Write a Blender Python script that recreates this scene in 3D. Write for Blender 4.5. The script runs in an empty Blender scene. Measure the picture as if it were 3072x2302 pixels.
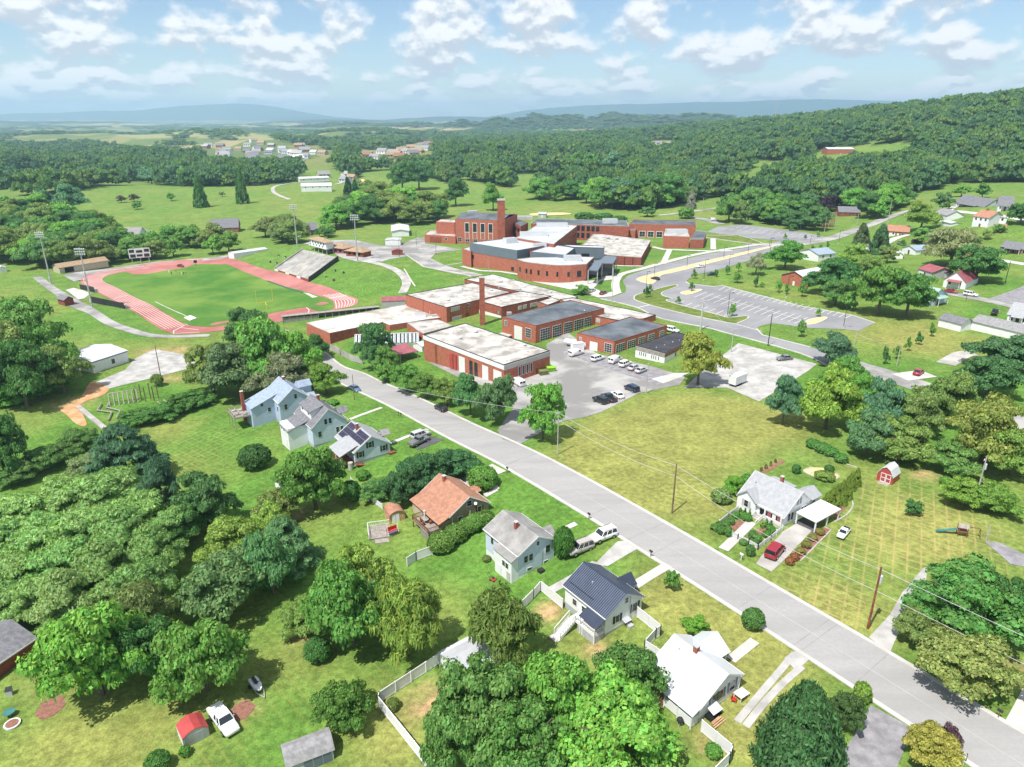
import bpy, bmesh, math, random
import numpy as np
from mathutils import Vector, Matrix
from mathutils.geometry import tessellate_polygon

SC = bpy.context.scene
COL = SC.collection
RAD = math.radians

# ------------------------------------------------------------------ camera
CAM_H = 66.0            # drone height above the street
FOC = 2100.0 / 3072.0   # focal length over picture width
PITCH = 20.878          # degrees below the horizon
cam_d = bpy.data.cameras.new('camera')
cam_d.sensor_width = 36.0
cam_d.lens = 36.0 * FOC
cam_d.clip_start = 1.0
cam_d.clip_end = 90000.0
cam = bpy.data.objects.new('camera', cam_d)
cam.location = (0, 0, CAM_H)
cam.rotation_euler = (RAD(90 - PITCH), 0, 0)
COL.objects.link(cam)
SC.camera = cam

# ------------------------------------------------------------------ light
SUN_EL, SHADOW_DIR = 61.0, Vector((0.66, 0.75, 0)).normalized()
ld = bpy.data.lights.new('sun', 'SUN')
ld.energy = 5.0
ld.angle = RAD(0.53)
ld.color = (1.0, 0.955, 0.88)
sun = bpy.data.objects.new('sun', ld)
sun_dir = Vector((SHADOW_DIR.x * math.cos(RAD(SUN_EL)), SHADOW_DIR.y * math.cos(RAD(SUN_EL)), -math.sin(RAD(SUN_EL))))
sun.rotation_euler = sun_dir.to_track_quat('-Z', 'Y').to_euler()
sun.location = (0, 0, 300)
COL.objects.link(sun)

SC.view_settings.view_transform = 'Standard'
SC.view_settings.look = 'None'
SC.view_settings.gamma = 1.0
SC.view_settings.exposure = 0.42
SC.render.engine = 'CYCLES'
cy = SC.cycles
cy.max_bounces = 5
cy.diffuse_bounces = 3
cy.glossy_bounces = 2
cy.transmission_bounces = 3
cy.transparent_max_bounces = 6
cy.volume_bounces = 1
cy.caustics_reflective = cy.caustics_refractive = False
cy.use_denoising = True

# ------------------------------------------------------------------ sky with fair-weather cumulus
world = bpy.data.worlds.new('World')
SC.world = world
world.use_nodes = True
nt = world.node_tree
nt.nodes.clear()
def nd(tree, kind, **kw):
    n = tree.nodes.new(kind)
    for k, v in kw.items():
        if k.startswith('i_'):
            n.inputs[k[2:].replace('_', ' ')].default_value = v
        else:
            setattr(n, k, v)
    return n
def mth(tree, op, a, b=None, c=None, clamp=False):
    n = tree.nodes.new('ShaderNodeMath')
    n.operation = op
    n.use_clamp = clamp
    for i, v in enumerate((a, b, c)):
        if v is None: continue
        if isinstance(v, (int, float)): n.inputs[i].default_value = v
        else: tree.links.new(v, n.inputs[i])
    return n.outputs[0]
def mixc(tree, fac, a, b, mode='MIX'):
    n = tree.nodes.new('ShaderNodeMix')
    n.data_type = 'RGBA'
    n.blend_type = mode
    for sock, v in ((n.inputs['Factor'], fac), (n.inputs['A'], a), (n.inputs['B'], b)):
        s = [q for q in n.inputs if q.name == sock.name and q.enabled] if sock.name == 'Factor' else None
        tgt = n.inputs[0] if sock.name == 'Factor' else (n.inputs[6] if sock.name == 'A' else n.inputs[7])
        if isinstance(v, (int, float)): tgt.default_value = v
        elif isinstance(v, (tuple, list)): tgt.default_value = (*v, 1.0) if len(v) == 3 else v
        else: tree.links.new(v, tgt)
    return n.outputs[2]
sky = nd(nt, 'ShaderNodeTexSky', sky_type='NISHITA', sun_disc=False, sun_elevation=RAD(SUN_EL),
         sun_rotation=math.atan2(-SHADOW_DIR.x, -SHADOW_DIR.y), altitude=700.0, air_density=1.0, dust_density=0.3, ozone_density=3.0)
tc = nd(nt, 'ShaderNodeTexCoord')
sp = nd(nt, 'ShaderNodeSeparateXYZ')
nt.links.new(tc.outputs['Generated'], sp.inputs[0])
el = mth(nt, 'MAXIMUM', sp.outputs['Z'], 0.0)
hyp = mth(nt, 'SQRT', mth(nt, 'ADD', mth(nt, 'MULTIPLY', sp.outputs['X'], sp.outputs['X']), mth(nt, 'MULTIPLY', sp.outputs['Y'], sp.outputs['Y'])))
elc = mth(nt, 'ADD', el, 0.075)
def cloud_noise(lift):
    e2 = mth(nt, 'ADD', elc, lift)
    cx = nd(nt, 'ShaderNodeCombineXYZ')
    for i, ax in enumerate('XY'): nt.links.new(mth(nt, 'DIVIDE', mth(nt, 'MULTIPLY', sp.outputs[ax], 15.0), mth(nt, 'MAXIMUM', hyp, 0.05)), cx.inputs[i])
    nt.links.new(mth(nt, 'MULTIPLY', mth(nt, 'LOGARITHM', e2, 2.718), 4.2), cx.inputs[2])
    ns = nd(nt, 'ShaderNodeTexNoise', noise_dimensions='3D', i_Scale=1.0, i_Detail=10.0, i_Roughness=0.47, i_Lacunarity=2.1)
    nt.links.new(cx.outputs[0], ns.inputs['Vector'])
    return ns.outputs[0]
n0, n1 = cloud_noise(0.0), cloud_noise(0.008)
def mapr(tree, v, a, b, c=0.0, d=1.0, smooth=True):
    n = tree.nodes.new('ShaderNodeMapRange')
    n.interpolation_type = 'SMOOTHSTEP' if smooth else 'LINEAR'
    tree.links.new(v, n.inputs['Value'])
    for k, q in zip(('From Min', 'From Max', 'To Min', 'To Max'), (a, b, c, d)): n.inputs[k].default_value = q
    return n.outputs[0]
dens = mapr(nt, n0, 0.395, 0.56)
lit = mapr(nt, mth(nt, 'SUBTRACT', n0, n1), -0.05, 0.06)
near_h = mapr(nt, el, 0.0, 0.035)
dens = mth(nt, 'MULTIPLY', dens, mth(nt, 'ADD', mth(nt, 'MULTIPLY', near_h, 0.5), 0.44))
sky_s = nd(nt, 'ShaderNodeVectorMath', operation='SCALE')
nt.links.new(sky.outputs[0], sky_s.inputs[0])
sky_s.inputs['Scale'].default_value = 0.1
cloud_c = mixc(nt, lit, (0.50, 0.535, 0.59), (0.86, 0.855, 0.85))
out_c = mixc(nt, dens, sky_s.outputs[0], cloud_c)
bg = nd(nt, 'ShaderNodeBackground')
nt.links.new(out_c, bg.inputs['Color'])
bg.inputs['Strength'].default_value = 1.0
wo = nd(nt, 'ShaderNodeOutputWorld')
nt.links.new(bg.outputs[0], wo.inputs[0])

# ------------------------------------------------------------------ survey: picture points to places on the land
F0, CX0, CY0 = 2100.0, 1536.0, 1151.0
_cp, _sp = math.cos(RAD(PITCH)), math.sin(RAD(PITCH))
WIN = {'M': (1260, 590, 4.809), 'N': (1680, 590, 4.809), 'K': (1170, 820, 4.809), 'G': (1480, 860, 3.456), 'L': (900, 920, 2.763),
       'F': (1250, 960, 2.763), 'R': (2400, 660, 1.891), 'S': (100, 740, 3.687), 'T': (650, 740, 3.687), 'V': (0, 0, 0.72005),
       'h1': (1930, 1880, 5.53), 'h2': (1650, 1680, 5.53), 'h3': (1400, 1500, 5.53), 'h4': (1150, 1380, 5.53), 'h5': (940, 1240, 7.37), 'h6': (680, 1100, 5.53), 'h8': (2130, 1380, 5.53)}
for ci, ox in zip('ABCD', (0, 800, 1600, 2272)):
    for ri, oy in zip('0123', (0, 500, 1100, 1700)):
        WIN[ci + ri] = (ox, oy, 2.764)
def px(w, x, y):
    o = WIN[w]
    return o[0] + x / o[2], o[1] + y / o[2]
def sight(w, x, y):
    a, b = px(w, x, y)
    u, v = (a - CX0) / F0, (b - CY0) / F0
    return u, _cp - v * _sp, -(_sp + v * _cp)
def lvl(w, x, y, z):
    d = sight(w, x, y)
    t = (z - CAM_H) / d[2]
    return d[0] * t, d[1] * t

# street frame: s runs up the street away from the near end, q to its left
A0, SD, SN = (57.1, 62.7), (-0.585, 0.811), (-0.811, -0.585)
def st(s, q):
    return A0[0] + s * SD[0] + q * SN[0], A0[1] + s * SD[1] + q * SN[1]

# ------------------------------------------------------------------ lie of the land
ctrl = []
for s, z in ((-30, .2), (0, 0), (30, .2), (60, 0), (75, -.4), (90, -1.2), (114, -3.6), (142, -5.8), (170, -9), (195, -12.2), (225, -13.5)):
    for q in (0, 4.7, 9.4): ctrl.append((*st(s, q), z))
for s, q, z in ((20, 21, -.5), (20, 29, -1.8), (30, 45, -3.2), (38, 20, -.5), (40, 28, -2), (57, 20, -1.4), (57, 29, -3.2), (55, 50, -4.5), (77, 20, -2.8), (77, 30, -4.2),
                (110, 22, -4.2), (112, 31, -5.0), (130, 25, -5.6), (130, 33, -7.3), (152, 27, -7.6), (152, 36, -9), (10, 50, -3.8), (20, 75, -5), (70, 60, -6), (100, 60, -7.5),
                (90, 100, -8.5), (40, 100, -6), (140, 70, -10), (-20, 40, -2), (190, 50, -13), (38, -14, .3), (38, -24, .5), (48, -14, .3), (20, -20, .4), (20, -45, .8), (45, -45, 0.5),
                (80, -15, -.6), (75, -35, -.6), (70, -60, -.5), (105, -14, -2.6), (0, -20, .5), (-30, -20, .8)):
    ctrl.append((*st(s, q), z))
for w, x, y, z in (('F', 100, 350, -7.5), ('F', 1000, 520, -5.2), ('F', 800, 560, -4.8), ('G', 700, 700, -5), ('G', 1500, 900, -3.3), ('G', 1900, 900, -2.6), ('G', 2100, 480, -2.6), ('G', 1200, 1150, -3.0), ('C2', 300, 380, -2.6), ('C2', 1150, 130, -2.4),
                   ('G', 100, 560, -6), ('K', 1250, 740, -7.2), ('K', 850, 760, -7.8), ('L', 60, 260, -11), ('L', 250, 330, -10), ('L', 560, 560, -8.5), ('L', 900, 350, -8),
                   ('C1', 700, 1100, -4), ('C1', 1000, 1150, -3.4), ('C1', 1600, 1400, -1.6), ('C1', 1950, 1500, -1.2), ('C1', 800, 850, -4.2), ('C1', 1250, 780, -3.2), ('C1', 1700, 680, -2.2), ('C1', 1900, 640, -1.8),
                   ('C1', 1300, 1100, -2.8), ('C1', 1900, 1200, -1.0), ('C1', 2200, 1250, -.6), ('C1', 1700, 540, -1.6), ('C1', 2100, 590, -1), ('C1', 1700, 920, -2.0),
                   ('M', 620, 1010, -7.5), ('M', 1000, 1090, -6.4), ('M', 2200, 1200, -5), ('M', 100, 700, -6.5), ('M', 500, 700, -6.2), ('N', 1200, 990, -4), ('N', 2000, 740, -2.8), ('M', 300, 900, -7.3),
                   ('D1', 700, 1340, -.4), ('D1', 500, 1150, -.5), ('D1', 300, 950, -1), ('D1', 1300, 1500, 0), ('D1', 1700, 1400, .6), ('D1', 2000, 1300, 1.5), ('D1', 1800, 1090, 2.5), ('D1', 1450, 870, 2.4), ('D1', 1600, 990, 2.2),
                   ('D1', 1200, 700, 2), ('D1', 1900, 700, 6), ('D1', 2100, 720, 7), ('D1', 1850, 500, 12), ('D1', 1750, 340, 15), ('D1', 2050, 360, 17), ('D1', 1400, 480, 7), ('D1', 1100, 550, 2), ('D1', 800, 500, 0), ('D1', 1150, 390, 4), ('D1', 1400, 330, 10),
                   ('D2', 1000, 900, 0), ('D2', 1500, 1000, .5), ('D2', 2000, 900, 1), ('D2', 1900, 400, 1), ('D2', 700, 600, -.3), ('D2', 900, 60, -.3), ('D2', 2000, 1400, 1.2), ('D3', 1700, 600, .6),
                   # stadium hollow
                   ('S', 600, 400, -14), ('S', 800, 230, -14), ('S', 1500, 170, -14), ('S', 2150, 110, -14), ('S', 1000, 570, -14), ('S', 1600, 300, -14), ('S', 1600, 880, -14), ('S', 1400, 600, -14), ('S', 2000, 950, -14),
                   ('T', 400, 240, -14), ('T', 1020, 400, -14), ('T', 1500, 600, -14), ('T', 1100, 720, -14), ('T', 600, 850, -14), ('T', 500, 300, -14), ('T', 600, 600, -14), ('T', 1300, 580, -14), ('T', 1600, 590, -13.6), ('T', 50, 80, -14),
                   ('S', 60, 340, -12), ('S', 300, 520, -12), ('S', 700, 730, -12.2), ('S', 1100, 930, -12.8), ('S', 1400, 985, -13.2), ('S', 1900, 990, -13.4), ('S', 500, 560, -13), ('S', 300, 430, -12.8),
                   ('S', 100, 760, -13.4), ('S', 500, 900, -13.6), ('A1', 200, 1100, -13), ('A1', 600, 1640, -12.5), ('A1', 1200, 1580, -12.5), ('A1', 150, 870, -13.4), ('A2', 1100, 100, -12.2), ('A2', 400, 430, -12), ('A2', 1200, 350, -11.5),
                   ('A2', 300, 900, -10.5), ('A3', 300, 1200, -6.5), ('A3', 1700, 1350, -5.6), ('A3', 100, 700, -7.5), ('A2', 1500, 1400, -8.5),
                   ('T', 1380, 150, -6.5), ('T', 1640, 190, -6.6), ('T', 2000, 320, -7.6), ('T', 2060, 480, -10), ('T', 1700, 420, -9.5), ('T', 1250, 250, -9.5), ('T', 960, 20, -6.8), ('T', 650, 60, -9.5), ('T', 560, 170, -12.5), ('T', 850, 50, -8),
                   ('T', 1500, 480, -11.5), ('B1', 350, 640, -7), ('B1', 700, 620, -6.6), ('B1', 950, 700, -6.6), ('B1', 1050, 570, -7), ('B1', 1300, 560, -6.8), ('B1', 850, 540, -8), ('B1', 1250, 760, -7.2), ('B1', 1400, 900, -7.8), ('B1', 1550, 830, -7.4),
                   # golf land and beyond
                   ('A1', 1000, 700, -14), ('A1', 300, 750, -14), ('A1', 1600, 600, -13.5), ('A1', 1700, 350, -9), ('A1', 1200, 220, -9), ('A1', 300, 200, -10), ('A1', 2000, 180, -7), ('B1', 100, 330, -9), ('B1', 450, 210, -7), ('B1', 400, 480, -10),
                   ('B1', 900, 200, -9), ('B1', 1200, 250, -10), ('B1', 1400, 130, -8), ('B1', 1500, 420, -7.5), ('C1', 200, 340, -5), ('C1', 700, 370, -4), ('C1', 1100, 330, -2.5), ('C1', 1400, 390, -1.5), ('C1', 1800, 470, -1), ('C1', 400, 80, -6)):
    ctrl.append((*lvl(w, x, y, z), z))
ctrl += [(-600, 900, -14), (-900, 700, -16), (-300, 900, -8), (0, 900, -8), (-1500, 1500, -20), (-600, 1500, -18), (0, 1500, -10), (-3000, 3000, -26), (0, 3000, -20), (-3000, 0, -15), (0, -2000, 0), (3000, 0, 30), (-600, -300, -8), (500, -300, 10),
         (300, 200, 5), (600, 200, 14), (-400, 200, -14), (-400, 400, -15),
         (805, 1100, 86), (810, 1400, 76), (800, 1700, 66), (720, 2100, 50), (620, 2600, 26), (1300, 700, 105), (2000, 1500, 110), (1500, 2600, 70), (1100, 1700, 80), (480, 1000, 22), (620, 1000, 48), (420, 1600, 12), (600, 1600, 40), (250, 2500, -6), (420, 2500, 2), (350, 700, 7), (450, 620, 15), (700, 600, 42), (1000, 400, 45), (250, 1000, -2), (180, 1600, -8), (3000, 3000, 40)]
C = np.array(ctrl, dtype=float)
def _kern(d2): return np.sqrt(d2 + 7.0 ** 2)
_D2 = (C[:, None, 0] - C[None, :, 0]) ** 2 + (C[:, None, 1] - C[None, :, 1]) ** 2
_n = len(C)
_A = np.zeros((_n + 1, _n + 1))
_A[:_n, :_n] = -_kern(_D2) + np.eye(_n) * 2.0
_A[:_n, _n] = _A[_n, :_n] = 1.0
_wt = np.linalg.solve(_A, np.append(C[:, 2], 0.0))
BUMPS = [  # far hills: x, y, height, radius x, radius y
    (-350, 5300, 62, 130, 400), (-86, 5000, 80, 125, 400), (145, 5200, 100, 120, 380), (285, 4800, 66, 110, 350), (410, 5200, 92, 125, 400), (640, 5000, 98, 130, 400), (765, 4700, 60, 110, 350), (900, 5200, 90, 140, 400), (1150, 5000, 88, 190, 420), (1400, 4700, 84, 240, 400), (-700, 5600, 46, 260, 400), (-1300, 6000, 44, 500, 400),
    (2600, 15500, 240, 2300, 1400), (5600, 15500, 265, 2600, 1400), (900, 16500, 170, 1500, 1300), (8000, 15500, 250, 2600, 1500), (2200, 11500, 105, 1200, 900), (-900, 12500, 95, 1500, 900),
    (-6900, 17500, 270, 1500, 1300), (-5500, 17500, 185, 1500, 1300), (-8900, 17500, 160, 1500, 1300), (-11000, 17000, 150, 1700, 1200), (-4200, 15000, 80, 1500, 900), (-2200, 9500, 60, 1200, 700), (-5600, 8500, 55, 1300, 600),
    (-780, 2250, 22, 260, 200), (-1250, 3000, 34, 420, 260), (-650, 3400, 34, 330, 240), (-2000, 3300, 25, 380, 300), (-350, 1500, 12, 240, 160), (-60, 1350, 14, 200, 160), (760, 3600, 24, 240, 420), (1150, 3500, 40, 300, 420)]
def land(x, y):
    x = np.asarray(x, float); y = np.asarray(y, float)
    sh = np.broadcast(x, y).shape
    xf, yf = np.broadcast_to(x, sh).ravel(), np.broadcast_to(y, sh).ravel()
    out = np.empty(xf.shape)
    for i in range(0, xf.size, 20000):
        d2 = (xf[i:i + 20000, None] - C[None, :, 0]) ** 2 + (yf[i:i + 20000, None] - C[None, :, 1]) ** 2
        out[i:i + 20000] = -_kern(d2) @ _wt[:_n] + _wt[_n]
    r = np.hypot(xf, yf)
    k = np.clip((r - 2600) / 2500, 0, 1); k = k * k * (3 - 2 * k)
    out = out * (1 - k) + (-32) * k
    for bx, by, bh, rx, ry in BUMPS:
        out += bh * np.exp(-((xf - bx) / rx) ** 2 - ((yf - by) / ry) ** 2)
    k2 = np.clip((r - 500) / 700, 0, 1)
    out += k2 * (3.0 * np.sin(xf / 83 + 1.3) * np.sin(yf / 97 + .4) + 2.0 * np.sin(xf / 41 + yf / 57) + 4 * np.sin(xf / 310 + 2) * np.sin(yf / 270))
    k3 = np.clip((r - 3500) / 3000, 0, 1)
    out += k3 * (9 * np.sin(xf / 330 + yf / 700) * np.sin(yf / 390 + 1) + 5 * np.sin(xf / 140) * np.sin(yf / 210 + xf / 400))
    return out.reshape(sh)
def hz(x, y): return float(land(x, y))
_T = np.concatenate([np.linspace(55, 600, 160), np.geomspace(606, 9000, 160)])
def gnd(w, x, y):
    """the place on the land seen at a picture point"""
    d = sight(w, x, y)
    z = CAM_H + d[2] * _T
    below = z < land(d[0] * _T, d[1] * _T)
    i = int(np.argmax(below)) if below.any() else len(_T) - 1
    a, b = _T[max(i - 1, 0)], _T[i]
    for _ in range(14):
        m = .5 * (a + b)
        if CAM_H + d[2] * m < hz(d[0] * m, d[1] * m): b = m
        else: a = m
    return Vector((d[0] * b, d[1] * b, hz(d[0] * b, d[1] * b)))
def gpts(w, *xy): return [gnd(w, a, b) for a, b in xy]
def rise(P, w, x, y):
    """height over P of what is seen at a picture point straight above P"""
    d = sight(w, x, y)
    return CAM_H + d[2] * math.hypot(P.x, P.y) / math.hypot(d[0], d[1]) - P.z
def mpp(P):
    """metres per picture unit (native pixel) at P"""
    return (P.y * _cp - (P.z - CAM_H) * _sp) / F0

# ------------------------------------------------------------------ materials
MATS = {}
def mat(name, col, rough=0.85, var=0.14, scale=0.5, bump=0.0, spec=0.25, metal=0.0, col2=None, detail=4.0, thr=None, bscale=None, emit=0.0, coat=0.0):
    """one colour with blotches of a second one (or of its own lighter and darker tone)"""
    if name in MATS: return MATS[name]
    m = bpy.data.materials.new(name)
    m.use_nodes = True
    t = m.node_tree
    b = t.nodes['Principled BSDF']
    b.inputs['Roughness'].default_value = rough
    b.inputs['Specular IOR Level'].default_value = spec
    b.inputs['Metallic'].default_value = metal
    b.inputs['Coat Weight'].default_value = coat
    geo = nd(t, 'ShaderNodeNewGeometry')
    if var or col2:
        ns = nd(t, 'ShaderNodeTexNoise', i_Scale=scale, i_Detail=detail, i_Roughness=0.62)
        t.links.new(geo.outputs['Position'], ns.inputs['Vector'])
        fac = mapr(t, ns.outputs[0], *(thr or (0.3, 0.7)))
        lo = tuple(c * (1 - var) for c in col)
        hi = col2 or tuple(min(1, c * (1 + var)) for c in col)
        t.links.new(mixc(t, fac, lo, hi), b.inputs['Base Color'])
    else:
        b.inputs['Base Color'].default_value = (*col, 1)
    if bump:
        n2 = nd(t, 'ShaderNodeTexNoise', i_Scale=bscale or scale * 8, i_Detail=3.0)
        t.links.new(geo.outputs['Position'], n2.inputs['Vector'])
        bp = nd(t, 'ShaderNodeBump', i_Strength=bump, i_Distance=0.08)
        t.links.new(n2.outputs[0], bp.inputs['Height'])
        t.links.new(bp.outputs[0], b.inputs['Normal'])
    MATS[name] = m
    return m
mat('white_siding', (.74, .75, .77), .6, .05, .8)
mat('blue_siding', (.42, .50, .66), .6, .05, .8)
mat('pale_blue_siding', (.52, .59, .72), .6, .05, .8)
mat('tan_siding', (.30, .255, .16), .75, .08, .8)
mat('grey_siding', (.40, .41, .42), .7, .08, .8)
mat('tan_wall', (.46, .40, .30), .7, .08, .8)
mat('white_paint', (.70, .70, .70), .5, .04, 1.2)
mat('white_vinyl', (.70, .70, .72), .45, .03, .7)
mat('block', (.40, .41, .44), .9, .12, 1.2)
mat('brick', (.32, .10, .066), .9, .22, .9, detail=8)
mat('brick_bright', (.38, .128, .082), .9, .16, 1.1, detail=8)
mat('brick_dark', (.24, .07, .048), .9, .2, .9, detail=8)
mat('brick_brown', (.27, .13, .085), .9, .18, 1.0)
mat('shingle_grey', (.255, .25, .26), .95, .22, 1.6, .3, detail=9)
mat('shingle_pale', (.33, .34, .36), .95, .12, 1.6, .3, detail=9)
mat('shingle_slate', (.17, .17, .19), .95, .25, 1.6, .3, detail=9)
mat('shingle_blue', (.27, .33, .42), .95, .18, 1.6, .3, detail=9)
mat('shingle_brown', (.36, .185, .125), .95, .2, 1.3, .3, detail=9)
mat('shingle_weathered', (.24, .235, .23), .95, .14, .5, .3, col2=(.33, .32, .315), detail=9)
mat('shingle_tan', (.33, .235, .155), .95, .2, 1.3, .3)
mat('metal_rib_sheen', (.10, .125, .18), .35, .1, .6, spec=.5)  # paler than the black roof: light caught by the ribs put into the colour
mat('metal_black', (.035, .045, .075), .38, .12, .6, spec=.5)
mat('metal_white', (.54, .56, .58), .42, .05, .35, spec=.45)
mat('metal_red', (.38, .06, .06), .45, .15, .5, spec=.4)
mat('metal_maroon', (.30, .09, .11), .5, .15, .5)
mat('metal_green', (.30, .42, .38), .5, .1, .5)
mat('metal_grey', (.42, .43, .46), .45, .1, .5, spec=.5)
mat('galvanised', (.46, .47, .48), .5, .1, 1.0, metal=.3)
mat('roof_white', (.30, .28, .255), .92, .12, .22, col2=(.50, .48, .45), detail=10, thr=(.36, .6))
mat('roof_stained', (.33, .30, .26), .95, .1, .1, col2=(.62, .59, .55), detail=12, thr=(.38, .6))
mat('roof_grey', (.40, .42, .44), .9, .08, .09, col2=(.50, .52, .54), detail=8)
mat('roof_dark', (.075, .09, .115), .9, .25, .12, col2=(.15, .17, .19), detail=8)
mat('roof_black', (.05, .05, .06), .9, .3, .2, detail=8)
mat('panel_blue_grey', (.135, .165, .20), .6, .05, .3)
mat('panel_grey', (.42, .42, .40), .6, .06, .5)
mat('glass', (.018, .026, .036), .08, 0, spec=.6)
mat('glass_pale', (.35, .39, .42), .2, .3, 2.0, spec=.5)
mat('solar', (.032, .028, .055), .22, .3, .9, spec=.6)
mat('black_trim', (.03, .03, .035), .6, .1, 1)
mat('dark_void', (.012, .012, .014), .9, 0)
mat('wood_grey', (.30, .27, .24), .9, .2, 1.4, .2)
mat('wood_brown', (.20, .075, .035), .8, .25, 1.6, .2)
mat('wood_pole', (.17, .11, .075), .9, .3, 1.2)
mat('wood_pole_red', (.21, .07, .04), .85, .3, 1.2)
mat('wood_fresh', (.48, .30, .17), .8, .2, 1.5)
mat('pole_pale', (.40, .38, .36), .8, .15, 1.0)
mat('concrete', (.46, .445, .42), .92, .10, .25, .1, col2=(.55, .535, .51), detail=9)
mat('concrete_old', (.34, .325, .31), .92, .15, .2, .1, col2=(.47, .455, .43), detail=9)
mat('gravel', (.33, .32, .31), .98, .12, .3, .6, col2=(.48, .47, .46), detail=12, bscale=9)
mat('asphalt_new', (.215, .215, .23), .9, .08, .06, .1, col2=(.275, .275, .285), detail=8)
mat('asphalt_dark', (.09, .09, .10), .92, .2, .5, .1)
mat('asphalt_drive', (.20, .195, .21), .92, .12, .7, .1, col2=(.30, .29, .31), detail=10)
mat('asphalt_pale', (.24, .235, .23), .92, .1, .08, .1, col2=(.385, .375, .365), detail=10, thr=(.4, .62))
mat('paint_line', (.74, .74, .72), .7, .08, 2)
mat('paint_yellow', (.58, .42, .12), .8, .1, 2)
mat('mulch', (.25, .12, .09), .98, .25, 2.2, .5)
mat('straw', (.62, .46, .25), .98, .16, .7, .3)
mat('red_clay', (.50, .25, .12), .98, .2, .35, .4, col2=(.62, .37, .2), detail=9)
mat('track_red', (.35, .115, .105), .9, .1, .05, .05, col2=(.45, .20, .18), detail=8)
mat('rubber', (.018, .018, .02), .8, .1, 3)
mat('chrome', (.55, .55, .56), .25, 0, spec=.5, metal=.9)
mat('dark_green_plastic', (.03, .10, .07), .6, .1, 1)
mat('lime_plastic', (.22, .50, .03), .6, .1, 1)
mat('olive_plastic', (.16, .17, .07), .7, .2, 1)
mat('teal_plastic', (.05, .18, .17), .6, .2, 1)
mat('flag_red', (.45, .03, .02), .7, .1, 1)
mat('skin', (.45, .28, .2), .6, .05, 1)
mat('stone', (.38, .36, .33), .95, .2, 1.5, .3)
mat('stone_dark', (.05, .05, .05), .95, .3, 1.5, .3)
mat('wire', (.42, .42, .43), .6, 0)
mat('bark', (.14, .115, .09), .95, .25, 2.5, .3)
mat('yellow_paint', (.60, .50, .04), .5, .05, 1)
mat('lamp_glass', (.65, .66, .68), .25, .1, 4, spec=.6)
for nm, c in dict(white=(.80, .80, .80), silver=(.46, .47, .48), black=(.014, .014, .017), red=(.30, .014, .028), navy=(.02, .035, .075), blue=(.09, .16, .28), grey=(.15, .155, .165), champagne=(.40, .37, .35), cream=(.70, .66, .56), maroon=(.16, .01, .02)).items():
    mat('paint_' + nm, c, .28, 0, spec=.55, coat=.6)

# foliage: tint from the tree's own object colour, speckled leaf by leaf
def leafmat(name, by_instance=False):
    m = bpy.data.materials.new(name)
    m.use_nodes = True
    t = m.node_tree
    b = t.nodes['Principled BSDF']
    oi = nd(t, 'ShaderNodeObjectInfo')
    geo = nd(t, 'ShaderNodeNewGeometry')
    if by_instance:
        ramp = nd(t, 'ShaderNodeValToRGB')
        cr = ramp.color_ramp
        cr.interpolation = 'CONSTANT'
        cols = [(.10, .21, .068), (.125, .235, .066), (.085, .19, .08), (.155, .25, .075), (.105, .215, .09), (.14, .255, .062), (.07, .155, .068)]
        for i, c in enumerate(cols):
            e = cr.elements[i] if i < 2 else cr.elements.new(i / len(cols))
            e.position = i / len(cols)
            e.color = (*c, 1)
        t.links.new(oi.outputs['Random'], ramp.inputs[0])
        base = ramp.outputs[0]
    else:
        base = oi.outputs['Color']
    rnd = geo.outputs['Random Per Island']
    v = mth(t, 'ADD', mth(t, 'MULTIPLY', rnd, .45 if by_instance else .9), .8 if by_instance else .58)
    sc = nd(t, 'ShaderNodeVectorMath', operation='SCALE')
    t.links.new(base, sc.inputs[0])
    t.links.new(v, sc.inputs['Scale'])
    hue = nd(t, 'ShaderNodeHueSaturation', i_Saturation=1.0, i_Value=1.0, i_Fac=1.0)
    t.links.new(mth(t, 'ADD', mth(t, 'MULTIPLY', mth(t, 'FRACT', mth(t, 'MULTIPLY', rnd, 17.3)), .02 if by_instance else .05), .49 if by_instance else .475), hue.inputs['Hue'])
    t.links.new(sc.outputs[0], hue.inputs['Color'])
    t.links.new(hue.outputs[0], b.inputs['Base Color'])
    b.inputs['Roughness'].default_value = .62
    b.inputs['Specular IOR Level'].default_value = .22
    tr = nd(t, 'ShaderNodeBsdfTranslucent')
    tsc = nd(t, 'ShaderNodeVectorMath', operation='MULTIPLY')
    t.links.new(hue.outputs[0], tsc.inputs[0])
    tsc.inputs[1].default_value = (1.55, 1.6, .8)
    t.links.new(tsc.outputs[0], tr.inputs['Color'])
    mx = nd(t, 'ShaderNodeMixShader')
    mx.inputs[0].default_value = .34
    t.links.new(b.outputs[0], mx.inputs[1])
    t.links.new(tr.outputs[0], mx.inputs[2])
    t.links.new(mx.outputs[0], t.nodes['Material Output'].inputs['Surface'])
    MATS[name] = m
leafmat('leaf')
leafmat('leaf_far', True)

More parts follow.
